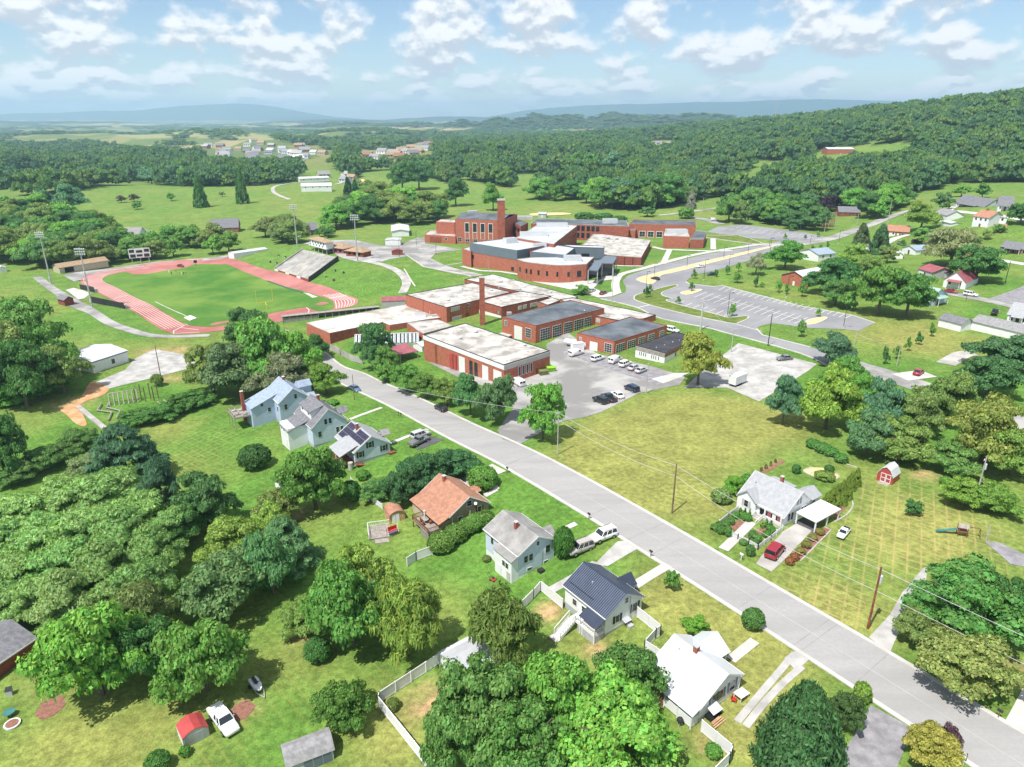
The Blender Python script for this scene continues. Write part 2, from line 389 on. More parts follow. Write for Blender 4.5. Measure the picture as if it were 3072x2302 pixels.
# ------------------------------------------------------------------ objects
def put(name, me, parent=None, m=None, label=None, cat=None, group=None, kind=None):
    o = bpy.data.objects.new(name, me)
    COL.objects.link(o)
    o.parent = parent
    if m is not None and me is not None and not me.materials: me.materials.append(MATS[m] if isinstance(m, str) else m)
    tag(o, label, cat, group, kind)
    return o
def tag(o, label=None, cat=None, group=None, kind=None):
    if label: o['label'] = label
    if cat: o['category'] = cat
    if group: o['group'] = group
    if kind: o['kind'] = kind
    return o
def thing(name, label, cat, loc=(0, 0, 0), rz=0.0, group=None):
    o = bpy.data.objects.new(name, None)
    o.empty_display_size = .5
    COL.objects.link(o)
    o.location = loc
    o.rotation_euler = (0, 0, rz)
    return tag(o, label, cat, group)
def clone(o, parent=None, label=None, group=None):
    c = o.copy()
    COL.objects.link(c)
    c.parent = parent
    for ch in KIDS(o): clone(ch, c)
    tag(c, label, None, group)
    return c
_kids = {}
def KIDS(o): return [c for c in o.children]

class MB:
    """collects faces; build() makes them one mesh object"""
    def __init__(s): s.v, s.f = [], []
    def poly(s, *p):
        k = len(s.v)
        s.v += [tuple(q) for q in p]
        s.f.append(tuple(range(k, k + len(p))))
        return s
    def box(s, x0, y0, z0, x1, y1, z1):
        k = len(s.v)
        s.v += [(x0, y0, z0), (x1, y0, z0), (x1, y1, z0), (x0, y1, z0), (x0, y0, z1), (x1, y0, z1), (x1, y1, z1), (x0, y1, z1)]
        s.f += [tuple(k + i for i in q) for q in ((0, 3, 2, 1), (4, 5, 6, 7), (0, 1, 5, 4), (1, 2, 6, 5), (2, 3, 7, 6), (3, 0, 4, 7))]
        return s
    def bar(s, p0, p1, w, h=None):
        """square bar from p0 to p1"""
        p0, p1 = Vector(p0), Vector(p1)
        h = h or w
        d = (p1 - p0).normalized()
        side = d.cross(Vector((0, 0, 1)))
        side = side.normalized() if side.length > 1e-4 else Vector((1, 0, 0))
        up = side.cross(d).normalized()
        k = len(s.v)
        for p in (p0, p1):
            for a, b in ((-1, -1), (1, -1), (1, 1), (-1, 1)): s.v.append(tuple(p + side * (a * w / 2) + up * (b * h / 2)))
        s.f += [tuple(k + i for i in q) for q in ((0, 3, 2, 1), (4, 5, 6, 7), (0, 1, 5, 4), (1, 2, 6, 5), (2, 3, 7, 6), (3, 0, 4, 7))]
        return s
    def prism(s, pts, z0, z1, cap0=True):
        """pts counter-clockwise in xy"""
        a = sum(pts[i][0] * pts[(i + 1) % len(pts)][1] - pts[(i + 1) % len(pts)][0] * pts[i][1] for i in range(len(pts)))
        if a < 0: pts = pts[::-1]
        k, n = len(s.v), len(pts)
        s.v += [(p[0], p[1], z0) for p in pts] + [(p[0], p[1], z1) for p in pts]
        for i in range(n): s.f.append((k + i, k + (i + 1) % n, k + n + (i + 1) % n, k + n + i))
        s.f.append(tuple(k + n + i for i in range(n)))
        if cap0: s.f.append(tuple(k + i for i in reversed(range(n))))
        return s
    def slab(s, a, b, c, d, th):
        """a plate on corners a b c d, th thick, downward"""
        n = (Vector(b) - Vector(a)).cross(Vector(c) - Vector(a)).normalized()
        if n.z < 0: a, b, c, d = d, c, b, a; n = -n
        k = len(s.v)
        for p in (a, b, c, d): s.v.append(tuple(Vector(p) - n * th))
        s.v += [tuple(p) for p in (a, b, c, d)]
        s.f += [tuple(k + i for i in q) for q in ((0, 3, 2, 1), (4, 5, 6, 7), (0, 1, 5, 4), (1, 2, 6, 5), (2, 3, 7, 6), (3, 0, 4, 7))]
        return s
    def cyl(s, p0, p1, r0, r1=None, n=8, cap=True):
        p0, p1 = Vector(p0), Vector(p1)
        r1 = r0 if r1 is None else r1
        d = (p1 - p0).normalized()
        a = d.orthogonal().normalized()
        b = d.cross(a)
        k = len(s.v)
        for p, r in ((p0, r0), (p1, r1)):
            for i in range(n):
                t = 2 * math.pi * i / n
                s.v.append(tuple(p + a * (r * math.cos(t)) + b * (r * math.sin(t))))
        for i in range(n): s.f.append((k + i, k + (i + 1) % n, k + n + (i + 1) % n, k + n + i))
        if cap:
            s.f.append(tuple(k + i for i in reversed(range(n))))
            s.f.append(tuple(k + n + i for i in range(n)))
        return s
    def loft(s, rings, close=True):
        k, n = len(s.v), len(rings[0])
        for r in rings: s.v += [tuple(p) for p in r]
        for j in range(len(rings) - 1):
            for i in range(n): s.f.append((k + j * n + i, k + j * n + (i + 1) % n, k + (j + 1) * n + (i + 1) % n, k + (j + 1) * n + i))
        if close:
            s.f.append(tuple(k + i for i in reversed(range(n))))
            s.f.append(tuple(k + (len(rings) - 1) * n + i for i in range(n)))
        return s
    def mesh(s, name='m', smooth=False):
        me = bpy.data.meshes.new(name)
        me.from_pydata(s.v, [], s.f)
        if smooth: me.polygons.foreach_set('use_smooth', [True] * len(me.polygons))
        me.update()
        return me
    def build(s, name, m, parent=None, smooth=False, **kw):
        return put(name, s.mesh(name, smooth), parent, m, **kw)

def drape(name, pts, m, off=0.05, step=3.0, parent=None, kind='structure', rim=0.0, label=None):
    """a sheet (with an upstanding rim if asked) laid over the land inside a plan outline"""
    pts = [(p[0], p[1]) for p in pts]
    bm = bmesh.new()
    vs = [bm.verts.new((p[0], p[1], 0)) for p in pts]
    for tri in tessellate_polygon([[Vector((p[0], p[1], 0)) for p in pts]]):
        try: bm.faces.new([vs[i] for i in tri])
        except ValueError: pass
    xs, ys = [p[0] for p in pts], [p[1] for p in pts]
    for ax, lo, hi in ((0, min(xs), max(xs)), (1, min(ys), max(ys))):
        k = math.ceil(lo / step) * step
        while k < hi:
            co, no = [0, 0, 0], [0, 0, 0]
            co[ax], no[ax] = k + .0137, 1
            bmesh.ops.bisect_plane(bm, geom=bm.verts[:] + bm.edges[:] + bm.faces[:], plane_co=co, plane_no=no)
            k += step
    bmesh.ops.remove_doubles(bm, verts=bm.verts, dist=0.002)
    bmesh.ops.recalc_face_normals(bm, faces=bm.faces)
    if bm.faces and sum(f.normal.z for f in bm.faces) < 0: bmesh.ops.reverse_faces(bm, faces=bm.faces)
    co = np.array([v.co[:] for v in bm.verts])
    z = land(co[:, 0], co[:, 1])
    far = np.hypot(co[:, 0], co[:, 1])
    for v, h, r in zip(bm.verts, z, far): v.co.z = h + off + max(0, r - 150) * .00025
    if rim:
        edges = [e for e in bm.edges if len(e.link_faces) == 1]
        ex = bmesh.ops.extrude_edge_only(bm, edges=edges)
        for v in (g for g in ex['geom'] if isinstance(g, bmesh.types.BMVert)): v.co.z -= rim
    me = bpy.data.meshes.new(name)
    bm.to_mesh(me); bm.free()
    o = put(name, me, parent, m)
    if parent is None: tag(o, None, None, None, kind)
    if label: o['label'] = label
    return o
def ribbon(name, line, width, m, off=.06, parent=None, kind='structure', step=2.5, lift=0.0):
    """a strip of even width along a plan line, draped; lift gives it kerb-like sides"""
    P = [Vector((p[0], p[1])) for p in line]
    out = [P[0]]
    for a, b in zip(P, P[1:]):
        n = max(1, int((b - a).length / step))
        out += [a.lerp(b, (i + 1) / n) for i in range(n)]
    L, Rr = [], []
    for i, p in enumerate(out):
        d = (out[min(i + 1, len(out) - 1)] - out[max(i - 1, 0)]).normalized()
        nrm = Vector((-d.y, d.x))
        wd = width if not callable(width) else width(i / (len(out) - 1))
        L.append(p + nrm * wd / 2); Rr.append(p - nrm * wd / 2)
    nx = max(1, int((width if not callable(width) else width(.5)) / 3))
    rows = [[a.lerp(b, k / nx) for k in range(nx + 1)] for a, b in zip(L, Rr)]
    xy = np.array([(q.x, q.y) for r in rows for q in r])
    z = land(xy[:, 0], xy[:, 1]) + off + np.maximum(0, np.hypot(xy[:, 0], xy[:, 1]) - 150) * .00025
    mb = MB()
    mb.v = [(x, y, h) for (x, y), h in zip(xy, z)]
    w = nx + 1
    for i in range(len(rows) - 1):
        for k in range(nx): mb.f.append((i * w + k, i * w + k + 1, (i + 1) * w + k + 1, (i + 1) * w + k))
    if lift:
        b0 = len(mb.v)
        mb.v += [(x, y, h - lift) for (x, y), h in zip(xy, z)]
        for i in range(len(rows) - 1):
            a, c = i * w, (i + 1) * w
            mb.f.append((a, c, b0 + c, b0 + a)); mb.f.append((a + nx, b0 + a + nx, b0 + c + nx, c + nx))
        mb.f.append((0, b0, b0 + nx, nx)); e = (len(rows) - 1) * w; mb.f.append((e, e + nx, b0 + e + nx, b0 + e))
    o = mb.build(name, m, parent)
    if parent is None: tag(o, None, None, None, kind)
    return o
def smooth_line(pts, n=6, closed=False):
    """Catmull-Rom through plan points"""
    P = [Vector((p[0], p[1])) for p in pts]
    out = []
    N_ = len(P)
    rng = range(N_ if closed else N_ - 1)
    for i in rng:
        if closed: a, b, c, d = P[i - 1], P[i], P[(i + 1) % N_], P[(i + 2) % N_]
        else: a, b, c, d = P[max(i - 1, 0)], P[i], P[i + 1], P[min(i + 2, N_ - 1)]
        for k in range(n):
            t = k / n
            out.append(.5 * ((2 * b) + (c - a) * t + (2 * a - 5 * b + 4 * c - d) * t * t + (3 * b - a - 3 * c + d) * t ** 3))
    if not closed: out.append(P[-1])
    return out

# ------------------------------------------------------------------ the ground: one sheet to the horizon
def inpoly(x, y, poly):
    ins = np.zeros(x.shape, bool)
    j = len(poly) - 1
    for i in range(len(poly)):
        (xi, yi), (xj, yj) = poly[i], poly[j]
        if yi != yj: ins ^= ((yi > y) != (yj > y)) & (x < (xj - xi) * (y - yi) / (yj - yi) + xi)
        j = i
    return ins
def to_view(x, y, z):
    f = y * _cp - (z - CAM_H) * _sp
    v = -(y * _sp + (z - CAM_H) * _cp)
    f = np.where(f < 1, 1, f)
    return (CX0 + F0 * x / f) * .72005, (CY0 + F0 * v / f) * .72005
# tracts of wood and open ground in the middle distance, outlined on the picture
WOOD = [[(-80, 404), (130, 400), (215, 385), (300, 354), (420, 338), (560, 322), (660, 318), (700, 332), (720, 345), (650, 362), (640, 392), (560, 402), (420, 404), (330, 400), (210, 402), (120, 422), (-80, 424)],
        [(640, 338), (740, 300), (950, 285), (1360, 290), (1420, 268), (1700, 245), (2300, 190), (2300, 410), (2130, 402), (2000, 412), (1900, 440), (1760, 455), (1560, 425), (1420, 452), (1330, 455), (1300, 430), (1180, 420), (1000, 388), (960, 398), (880, 392), (770, 386), (720, 362)]]
CLEAR = [[(430, 306), (560, 300), (690, 318), (735, 338), (720, 362), (560, 370), (440, 356)], [(770, 322), (840, 326), (935, 300), (945, 350), (890, 368), (780, 362)], [(1725, 350), (1790, 318), (2000, 306), (1975, 345), (1870, 366), (1760, 366)],
         [(770, 374), (860, 366), (965, 396), (905, 412), (780, 402)], [(1090, 378), (1240, 372), (1245, 402), (1110, 408)], [(1395, 305), (1465, 303), (1455, 338), (1405, 335)], [(1235, 382), (1320, 366), (1372, 392), (1260, 402)], [(1610, 345), (1760, 352), (1740, 372), (1620, 372)], [(895, 340), (938, 338), (930, 352), (885, 356)], [(2040, 395), (2230, 395), (2230, 425), (2040, 425)]]
def noise2(x, y, sc, seed=0):
    """smooth value noise, 0..1"""
    rs = np.random.RandomState(seed)
    tab = rs.rand(256, 256)
    u, v = x / sc, y / sc
    i, j = np.floor(u).astype(int), np.floor(v).astype(int)
    f, g = u - i, v - j
    f, g = f * f * (3 - 2 * f), g * g * (3 - 2 * g)
    a, b, c, d = tab[i % 256, j % 256], tab[(i + 1) % 256, j % 256], tab[i % 256, (j + 1) % 256], tab[(i + 1) % 256, (j + 1) % 256]
    return (a * (1 - f) + b * f) * (1 - g) + (c * (1 - f) + d * f) * g
def woody(x, y, z):
    """how wooded the land is: 0 open, 1 wood (middle and far distance)"""
    r = np.hypot(x, y)
    vx, vy = to_view(x, y, z)
    w = np.zeros(x.shape)
    for p in WOOD: w = np.where(inpoly(vx, vy, p), 1.0, w)
    for i, p in enumerate(CLEAR): w = np.where(inpoly(vx, vy, p), .12 if i < 2 else 0.0, w)
    w = np.where((w > .9) & (noise2(x, y * .7, 75, 12) < np.where(vx < 900, .36, .15)), .15, w)
    n = .6 * noise2(x + 900, y * .8, 260, 3) + .4 * noise2(x, y, 90, 4)
    plain = np.clip((n - .455) * 9, 0, 1)
    far_plain = (r > 1350) & (w < .5) & ~inpoly(vx, vy, WOOD[1]) & ~inpoly(vx, vy, CLEAR[0])
    w = np.where(far_plain, plain, w)
    w = np.where((r > 3400) & (z > -5), 1.0, w)
    return w
ang = np.concatenate([np.arange(-180, -44, 4.0), np.arange(-44, 44.01, .36), np.arange(48, 180, 4.0)])
rad = np.concatenate([[0.5], np.geomspace(8, 21000, 580)])
th, rr = np.meshgrid(np.radians(ang), rad, indexing='ij')
gx, gy = rr * np.sin(th), rr * np.cos(th)
gz = land(gx, gy)
na, nr = gx.shape
me = bpy.data.meshes.new('ground')
idx = np.arange(na * nr).reshape(na, nr)
a, b = idx, np.roll(idx, -1, axis=0)
quads = np.stack([a[:, :-1], a[:, 1:], b[:, 1:], b[:, :-1]], -1).reshape(-1, 4)
me.vertices.add(na * nr)
me.vertices.foreach_set('co', np.stack([gx, gy, gz], -1).astype(np.float32).ravel())
me.loops.add(quads.size)
me.loops.foreach_set('vertex_index', quads.astype(np.int32).ravel())
me.polygons.add(len(quads))
me.polygons.foreach_set('loop_start', np.arange(0, quads.size, 4, dtype=np.int32))
me.polygons.foreach_set('loop_total', np.full(len(quads), 4, np.int32))
me.polygons.foreach_set('use_smooth', np.ones(len(quads), bool))
me.update()
# colours of the turf: lush, plain, dry, bare; slope shade coloured in by the grandstand
X, Y, Zg = gx.ravel(), gy.ravel(), gz.ravel()
dry = (noise2(X, Y, 24, 1) * .6 + noise2(X, Y, 7, 2) * .4 - .5) * .9 + .14
bare = np.zeros(X.shape); hatch = np.zeros(X.shape)
for w, amt, rad_, pts in (
    ('C2', .55, 11, [(500, 500), (900, 380), (1300, 330), (700, 700), (1150, 650), (1600, 450), (1100, 1000), (1650, 750), (400, 800), (1400, 1200), (800, 950), (1800, 550), (1900, 350)]),
    ('A3', .2, 7, [(600, 1300), (750, 1500), (1050, 1550), (1500, 1150), (300, 1450), (1300, 1650)]), ('B3', .34, 7, [(400, 850), (850, 950), (1500, 250), (1450, 500), (200, 700), (1000, 1300), (1000, 1500), (1300, 1550)]),
    ('C3', .5, 6, [(1050, 330), (1500, 650), (1950, 800), (1250, 250), (1900, 1500), (1750, 1300), (450, 660), (2000, 500)]), ('D2', .45, 8, [(1100, 1250), (1500, 1350), (900, 1500), (1300, 1500), (1650, 1250), (150, 450), (900, 950)]),
    ('D3', .45, 7, [(600, 250), (450, 350), (800, 480), (100, 700), (80, 1250)]), ('A2', .3, 10, [(400, 450), (1450, 520), (300, 950), (1700, 700), (250, 350)]), ('C1', .35, 12, [(1850, 1000), (2100, 1050), (1600, 930)]),
    ('D1', .35, 16, [(1000, 1450), (1400, 1500), (1250, 1350), (1700, 1500), (1700, 330), (1500, 560)]), ('A1', .3, 25, [(1300, 1500), (1900, 300), (2100, 180), (400, 200), (200, 1150)]), ('B1', .3, 25, [(150, 330), (250, 400), (1500, 350), (500, 560)]),
    ('C1', .3, 30, [(250, 320), (600, 330), (1450, 390)]), ('A2', -.45, 9, [(1700, 580), (2000, 420), (1900, 700), (2050, 1150)]), ('B2', -.5, 7, [(950, 450), (750, 320), (450, 900), (1700, 700), (2000, 1050)]), ('h3', -.35, 5, [(1300, 300), (1250, 1250)]), ('A1', -.35, 12, [(300, 1350), (700, 1300), (900, 1180)]),
    ('T', -.5, 12, [(1500, 330), (1750, 420), (1300, 280), (750, 100), (1900, 350), (600, 150)]), ('C1', -.4, 9, [(1000, 750), (1250, 730), (780, 855), (1570, 650), (620, 920)])):  # grandstand bank spots: lush turf, with the slope's shade put into the colour
    for x, y in pts:
        P = gnd(w, x, y)
        dry += amt * np.exp(-((X - P.x) ** 2 + (Y - P.y) ** 2) / rad_ ** 2)
for w, x, y, r_ in (('C3', 130, 370, 2.2), ('B3', 1350, 1080, 2.6), ('B3', 1300, 1180, 2), ('B3', 300, 560, 2), ('C3', 520, 700, 1.5), ('C3', 1420, 1450, 1.4), ('A3', 2010, 1190, 1.8), ('A3', 500, 900, 3), ('A2', 1560, 1390, 2.4), ('D2', 1380, 900, 2.5), ('B2', 280, 1230, 1.6), ('D3', 2130, 860, 2.4),
                    ('A1', 1450, 1530, 6), ('A1', 1250, 1540, 5), ('A2', 1420, 100, 3), ('A2', 600, 300, 5)):
    P = gnd(w, x, y)
    bare = np.maximum(bare, np.exp(-((X - P.x) ** 2 + (Y - P.y) ** 2) / r_ ** 2))
for x, y in ((1050, 1150), (1400, 1150), (1000, 1400), (1350, 1400), (1600, 1300), (800, 1580), (1150, 1600), (1550, 1500)):
    P = gnd('D2', x, y); hatch = np.maximum(hatch, np.exp(-((X - P.x) ** 2 + (Y - P.y) ** 2) / 8.5 ** 2))
for x, y in ((500, 250), (700, 350)):
    P = gnd('D3', x, y); hatch = np.maximum(hatch, np.exp(-((X - P.x) ** 2 + (Y - P.y) ** 2) / 7 ** 2))
for x, y in ((1700, 600), (1600, 750)):
    P = gnd('A2', x, y); hatch = np.maximum(hatch, .6 * np.exp(-((X - P.x) ** 2 + (Y - P.y) ** 2) / 10 ** 2))
dry = np.clip(dry, 0, 1)[:, None]
lush, dryc = np.array([.094, .198, .034]), np.array([.228, .240, .068])
colr = lush * (1 - dry) + dryc * dry
r_ = np.hypot(X, Y)
golf = np.clip((r_ - 300) / 200, 0, 1)[:, None]
colr = colr * (1 - golf) + golf * (np.array([.125, .215, .045]) * (1 - .8 * dry) + np.array([.25, .25, .075]) * .8 * dry)
wd = woody(X, Y, Zg)[:, None]
fld = noise2(np.floor(X / 170 + .3 * np.sin(Y / 200)) * 37.7, np.floor(Y / 230) * 51.3, 1.0, 9)[:, None]
fcol = np.where(fld < .4, np.array([.12, .17, .05]), np.where(fld < .7, np.array([.22, .22, .08]), np.array([.34, .29, .15])))
fk = np.clip((r_ - 1150) / 300, 0, 1)[:, None]
colr = colr * (1 - fk) + fcol * fk
colr = colr * (1 - wd) + np.array([.030, .060, .018]) * wd
for poly, c in (([(-60, 330), (60, 328), (130, 345), (150, 368), (60, 372), (-60, 368)], (.03, .12, .06)), ([(100, 318), (200, 310), (225, 330), (170, 350), (130, 345)], (.28, .22, .12)), ([(160, 345), (215, 330), (215, 350), (170, 366)], (.36, .26, .10)),
                ([(250, 293), (300, 282), (400, 275), (560, 290), (700, 303), (560, 303), (420, 297), (300, 300)], (.26, .27, .12)), ([(265, 285), (330, 272), (440, 268), (430, 282), (330, 292)], (.15, .20, .10))):
    vx, vy = to_view(X, Y, Zg)
    k = inpoly(vx, vy, poly) & (Y > 300)
    colr[k] = c
bare = bare[:, None] * np.clip(noise2(X, Y, 1.3, 5) * 1.6, .3, 1)[:, None]
colr = colr * (1 - bare) + np.array([.42, .27, .15]) * bare
at = me.color_attributes.new('turf', 'FLOAT_COLOR', 'POINT')
at.data.foreach_set('color', np.concatenate([colr, hatch[:, None]], 1).astype(np.float32).ravel())
gm = bpy.data.materials.new('turf')
gm.use_nodes = True
t = gm.node_tree
b = t.nodes['Principled BSDF']
b.inputs['Roughness'].default_value = .95
b.inputs['Specular IOR Level'].default_value = .1
va = nd(t, 'ShaderNodeVertexColor', layer_name='turf')
geo = nd(t, 'ShaderNodeNewGeometry')
def tnoise(sc, det=5.0, vec=None, rough=.6):
    n = nd(t, 'ShaderNodeTexNoise', i_Scale=sc, i_Detail=det, i_Roughness=rough)
    t.links.new(vec or geo.outputs['Position'], n.inputs['Vector'])
    return n.outputs[0]
fine = mth(t, 'MULTIPLY', mapr(t, tnoise(1.1, 7), .25, .75, .68, 1.32), mapr(t, tnoise(5.0, 4), .3, .7, .78, 1.22))
mott = mapr(t, tnoise(.16, 5), .3, .7, .84, 1.16)
k = mth(t, 'MULTIPLY', fine, mott)
sc_ = nd(t, 'ShaderNodeVectorMath', operation='SCALE')
t.links.new(va.outputs[0], sc_.inputs[0]); t.links.new(k, sc_.inputs['Scale'])
# mower wheel lines, crossed, where the lawn beside the white house shows them
mp = nd(t, 'ShaderNodeMapping'); mp.inputs['Rotation'].default_value = (0, 0, RAD(-8))
t.links.new(geo.outputs['Position'], mp.inputs['Vector'])
spx = nd(t, 'ShaderNodeSeparateXYZ'); t.links.new(mp.outputs[0], spx.inputs[0])
def stripes(sock, period):
    s_ = mth(t, 'ABSOLUTE', mth(t, 'SUBTRACT', mth(t, 'FRACT', mth(t, 'DIVIDE', sock, period)), .5))
    return mapr(t, s_, .36, .5)
xh = mth(t, 'MAXIMUM', stripes(mth(t, 'ADD', spx.outputs[0], mth(t, 'MULTIPLY', spx.outputs[1], .9)), 2.6), stripes(mth(t, 'SUBTRACT', spx.outputs[0], mth(t, 'MULTIPLY', spx.outputs[1], .75)), 2.4))
xh = mth(t, 'MULTIPLY', mth(t, 'MULTIPLY', xh, va.outputs[1]), mapr(t, tnoise(.5, 4), .35, .6, .2, .75))
c2 = mixc(t, xh, sc_.outputs[0], (.42, .34, .14))
# faint mowing passes on all lawns
mow = mth(t, 'MULTIPLY', stripes(mth(t, 'ADD', mth(t, 'MULTIPLY', spx.outputs[0], .82), mth(t, 'MULTIPLY', spx.outputs[1], .57)), 1.9), mapr(t, tnoise(.05, 3), .45, .65, 0.0, .34))
c3 = mixc(t, mow, c2, (.27, .25, .07))
t.links.new(c3, b.inputs['Base Color'])
bp = nd(t, 'ShaderNodeBump', i_Strength=.45, i_Distance=.12)
t.links.new(tnoise(3.5, 4), bp.inputs['Height']); t.links.new(bp.outputs[0], b.inputs['Normal'])
MATS['turf'] = gm
ground = put('ground', me, None, gm, kind='structure')

# ------------------------------------------------------------------ the street
sm = bpy.data.materials.new('street_asphalt')
sm.use_nodes = True
t = sm.node_tree
b = t.nodes['Principled BSDF']; b.inputs['Roughness'].default_value = .9
geo = nd(t, 'ShaderNodeNewGeometry')
mp = nd(t, 'ShaderNodeMapping'); mp.inputs['Rotation'].default_value = (0, 0, -math.atan2(SD[1], SD[0])); mp.inputs['Scale'].default_value = (.03, .35, 1)
mp.vector_type = 'POINT'
t.links.new(geo.outputs['Position'], mp.inputs['Vector'])
c1 = mixc(t, mapr(t, tnoise(1.0, 6, mp.outputs[0]), .3, .7), (.285, .279, .277), (.345, .338, .335))
c2 = mixc(t, mapr(t, tnoise(2.2, 8), .3, .75, .0, .5), c1, (.265, .26, .258))
t.links.new(c2, b.inputs['Base Color'])
MATS['street_asphalt'] = sm
street = ribbon('street', [st(-40, 4.7), st(250, 4.7)], 8.9, 'street_asphalt', .05)
mb = MB()
for q0 in (.1, 9.3): ribbon('kerb', [st(-40, q0), st(250, q0)], .62, 'concrete', .14, street, lift=.3)
for s in (12.9, 30.5, 47, 52, 61.8, 88, 116, 147): ribbon('road_seam', [st(s, .5), st(s + random.Random(s).uniform(-.3, .3), 8.9)], .07, 'asphalt_drive', .06, street)
for s in (20, 21.2): ribbon('road_seam', [st(s, .5), st(s, 8.9)], .06, 'asphalt_drive', .06, street)
ribbon('road_seam', [st(-40, 4.8), st(70, 4.9)], .05, 'concrete', .06, street)
# ------------------------------------------------------------------ school drives and car parks
def wmul(w, *xy): return gpts(w, *xy)
drive = drape('school_drive', wmul('C1', (540, 1092), (655, 1085), (765, 1045), (770, 1005), (740, 950), (785, 905), (905, 865), (1110, 805), (1400, 735), (1890, 655), (2080, 612), (2211, 592), (2260, 640), (1950, 712), (1750, 795), (1560, 850), (1440, 880), (1330, 900), (1265, 955),
              (1290, 970), (1500, 995), (1560, 985), (2211, 1155), (2657, 1235), (2832, 1297), (2697, 1367), (2560, 1350), (2280, 1340), (1980, 1300), (1880, 1325), (1850, 1345), (1900, 1400), (2211, 1478), (2297, 1500), (2660, 1600), (2900, 1690), (2780, 1760), (2460, 1660), (2211, 1545), (1650, 1392), (1450, 1337), (1200, 1290), (1010, 1243), (850, 1165), (560, 1098)), 'asphalt_new', .06, 5)
def island(name, pts, m, rim='concrete'):
    c = Vector((sum(p[0] for p in pts) / len(pts), sum(p[1] for p in pts) / len(pts)))
    o = drape(name, pts, m, .20, 5, rim=.3)
    line = [(p[0], p[1]) for p in pts] + [(pts[0][0], pts[0][1])]
    ribbon('kerb', line, .45, rim, .24, o, lift=.3)
    return o
mat('lawn', (.085, .165, .022), .95, .25, .3, .3, col2=(.17, .20, .045), detail=8)
island('drive_island', smooth_line(wmul('C1', (835, 1090), (880, 1060), (1060, 1010), (1170, 985), (1190, 1000), (1070, 1045), (1075, 1075), (1155, 1100), (1110, 1120), (1500, 1225), (1620, 1255), (1760, 1243), (1780, 1262), (1700, 1298), (1620, 1300), (1200, 1212), (880, 1125)), 3, True), 'lawn')
island('median', smooth_line(wmul('C1', (865, 930), (880, 955), (990, 975), (1060, 905), (1250, 862), (1960, 677), (1940, 668), (1240, 832), (1000, 890)), 3, True), 'straw')
island('car_park_island', smooth_line(wmul('C1', (1225, 1058), (1240, 1040), (1375, 1020), (1390, 1032), (1290, 1065)), 3, True), 'straw')
island('car_park_island', smooth_line(wmul('D1', (400, 1295), (430, 1272), (555, 1250), (570, 1268), (480, 1308), (410, 1312)), 3, True), 'straw')
def stall_lines(a, b, n, dv, w='C1', par=drive):
    for i in range(n):
        x, y = a[0] + (b[0] - a[0]) * i / (n - 1), a[1] + (b[1] - a[1]) * i / (n - 1)
        ribbon('parking_line', wmul(w, (x, y), (x + dv[0], y + dv[1])), .18, 'paint_line', .085, par)
stall_lines((1590, 1000), (2640, 1232), 22, (-55, 28))
stall_lines((1440, 1040), (2330, 1268), 17, (-110, 48))
stall_lines((1250, 1118), (1640, 1212), 7, (-60, 27))
ribbon('parking_line', wmul('C1', (1500, 1082), (2240, 1280)), .15, 'paint_line', .085, drive)
ribbon('road_line', wmul('C1', (850, 1175), (965, 1150)), .4, 'paint_line', .085, drive)
ribbon('road_line', wmul('C1', (960, 1150), (1500, 1262), (1900, 1370)), .22, 'paint_line', .085, drive)
kl = wmul('C1', (560, 1100), (850, 1168), (1010, 1246), (1200, 1293), (1450, 1340), (1650, 1395), (2211, 1550), (2460, 1665))
ribbon('kerb', smooth_line(kl, 3), .5, 'concrete', .18, drive, lift=.3)
ribbon('kerb', wmul('C1', (1265, 958), (1290, 975), (1500, 998), (1560, 988), (2211, 1158), (2657, 1238), (2832, 1299)), .5, 'concrete', .18, drive, lift=.3)
ribbon('kerb', wmul('C1', (1850, 1347), (1900, 1400), (2211, 1478), (2297, 1500)), .5, 'concrete', .18, drive, lift=.3)
upper = drape('upper_car_park', wmul('C1', (1440, 545), (1530, 500), (1740, 483), (2250, 545), (2490, 600), (2330, 635), (2010, 615), (1640, 575)), 'asphalt_new', .06, 6)
stall_lines((1600, 510), (2300, 590), 12, (-40, 14), par=upper)
stall_lines((1720, 497), (2350, 575), 12, (-40, 14), par=upper)
island('car_park_island', smooth_line(wmul('C1', (1640, 575), (1700, 572), (1880, 630), (1840, 645), (1440, 590), (1450, 578)), 2, True), 'lawn')
ribbon('hill_road', smooth_line(wmul('D1', (-90, 640), (300, 648), (600, 600), (800, 530), (950, 480), (1100, 420), (1240, 368), (1330, 345)), 4), 8.5, 'asphalt_pale', .07)
ribbon('back_road', smooth_line(wmul('C1', (1040, 405), (1200, 390), (1330, 372), (1520, 345)), 3), 5, 'asphalt_pale', .07)
ribbon('back_road', smooth_line(wmul('C1', (1300, 420), (1420, 440), (1560, 480)), 3), 7, 'asphalt_pale', .08)
ribbon('valley_road', smooth_line(wmul('D2', (680, -50), (830, 0), (1000, 48), (1180, 110), (1350, 165), (1650, 280), (1950, 390), (2260, 500)), 4), 8.5, 'asphalt_pale', .085)
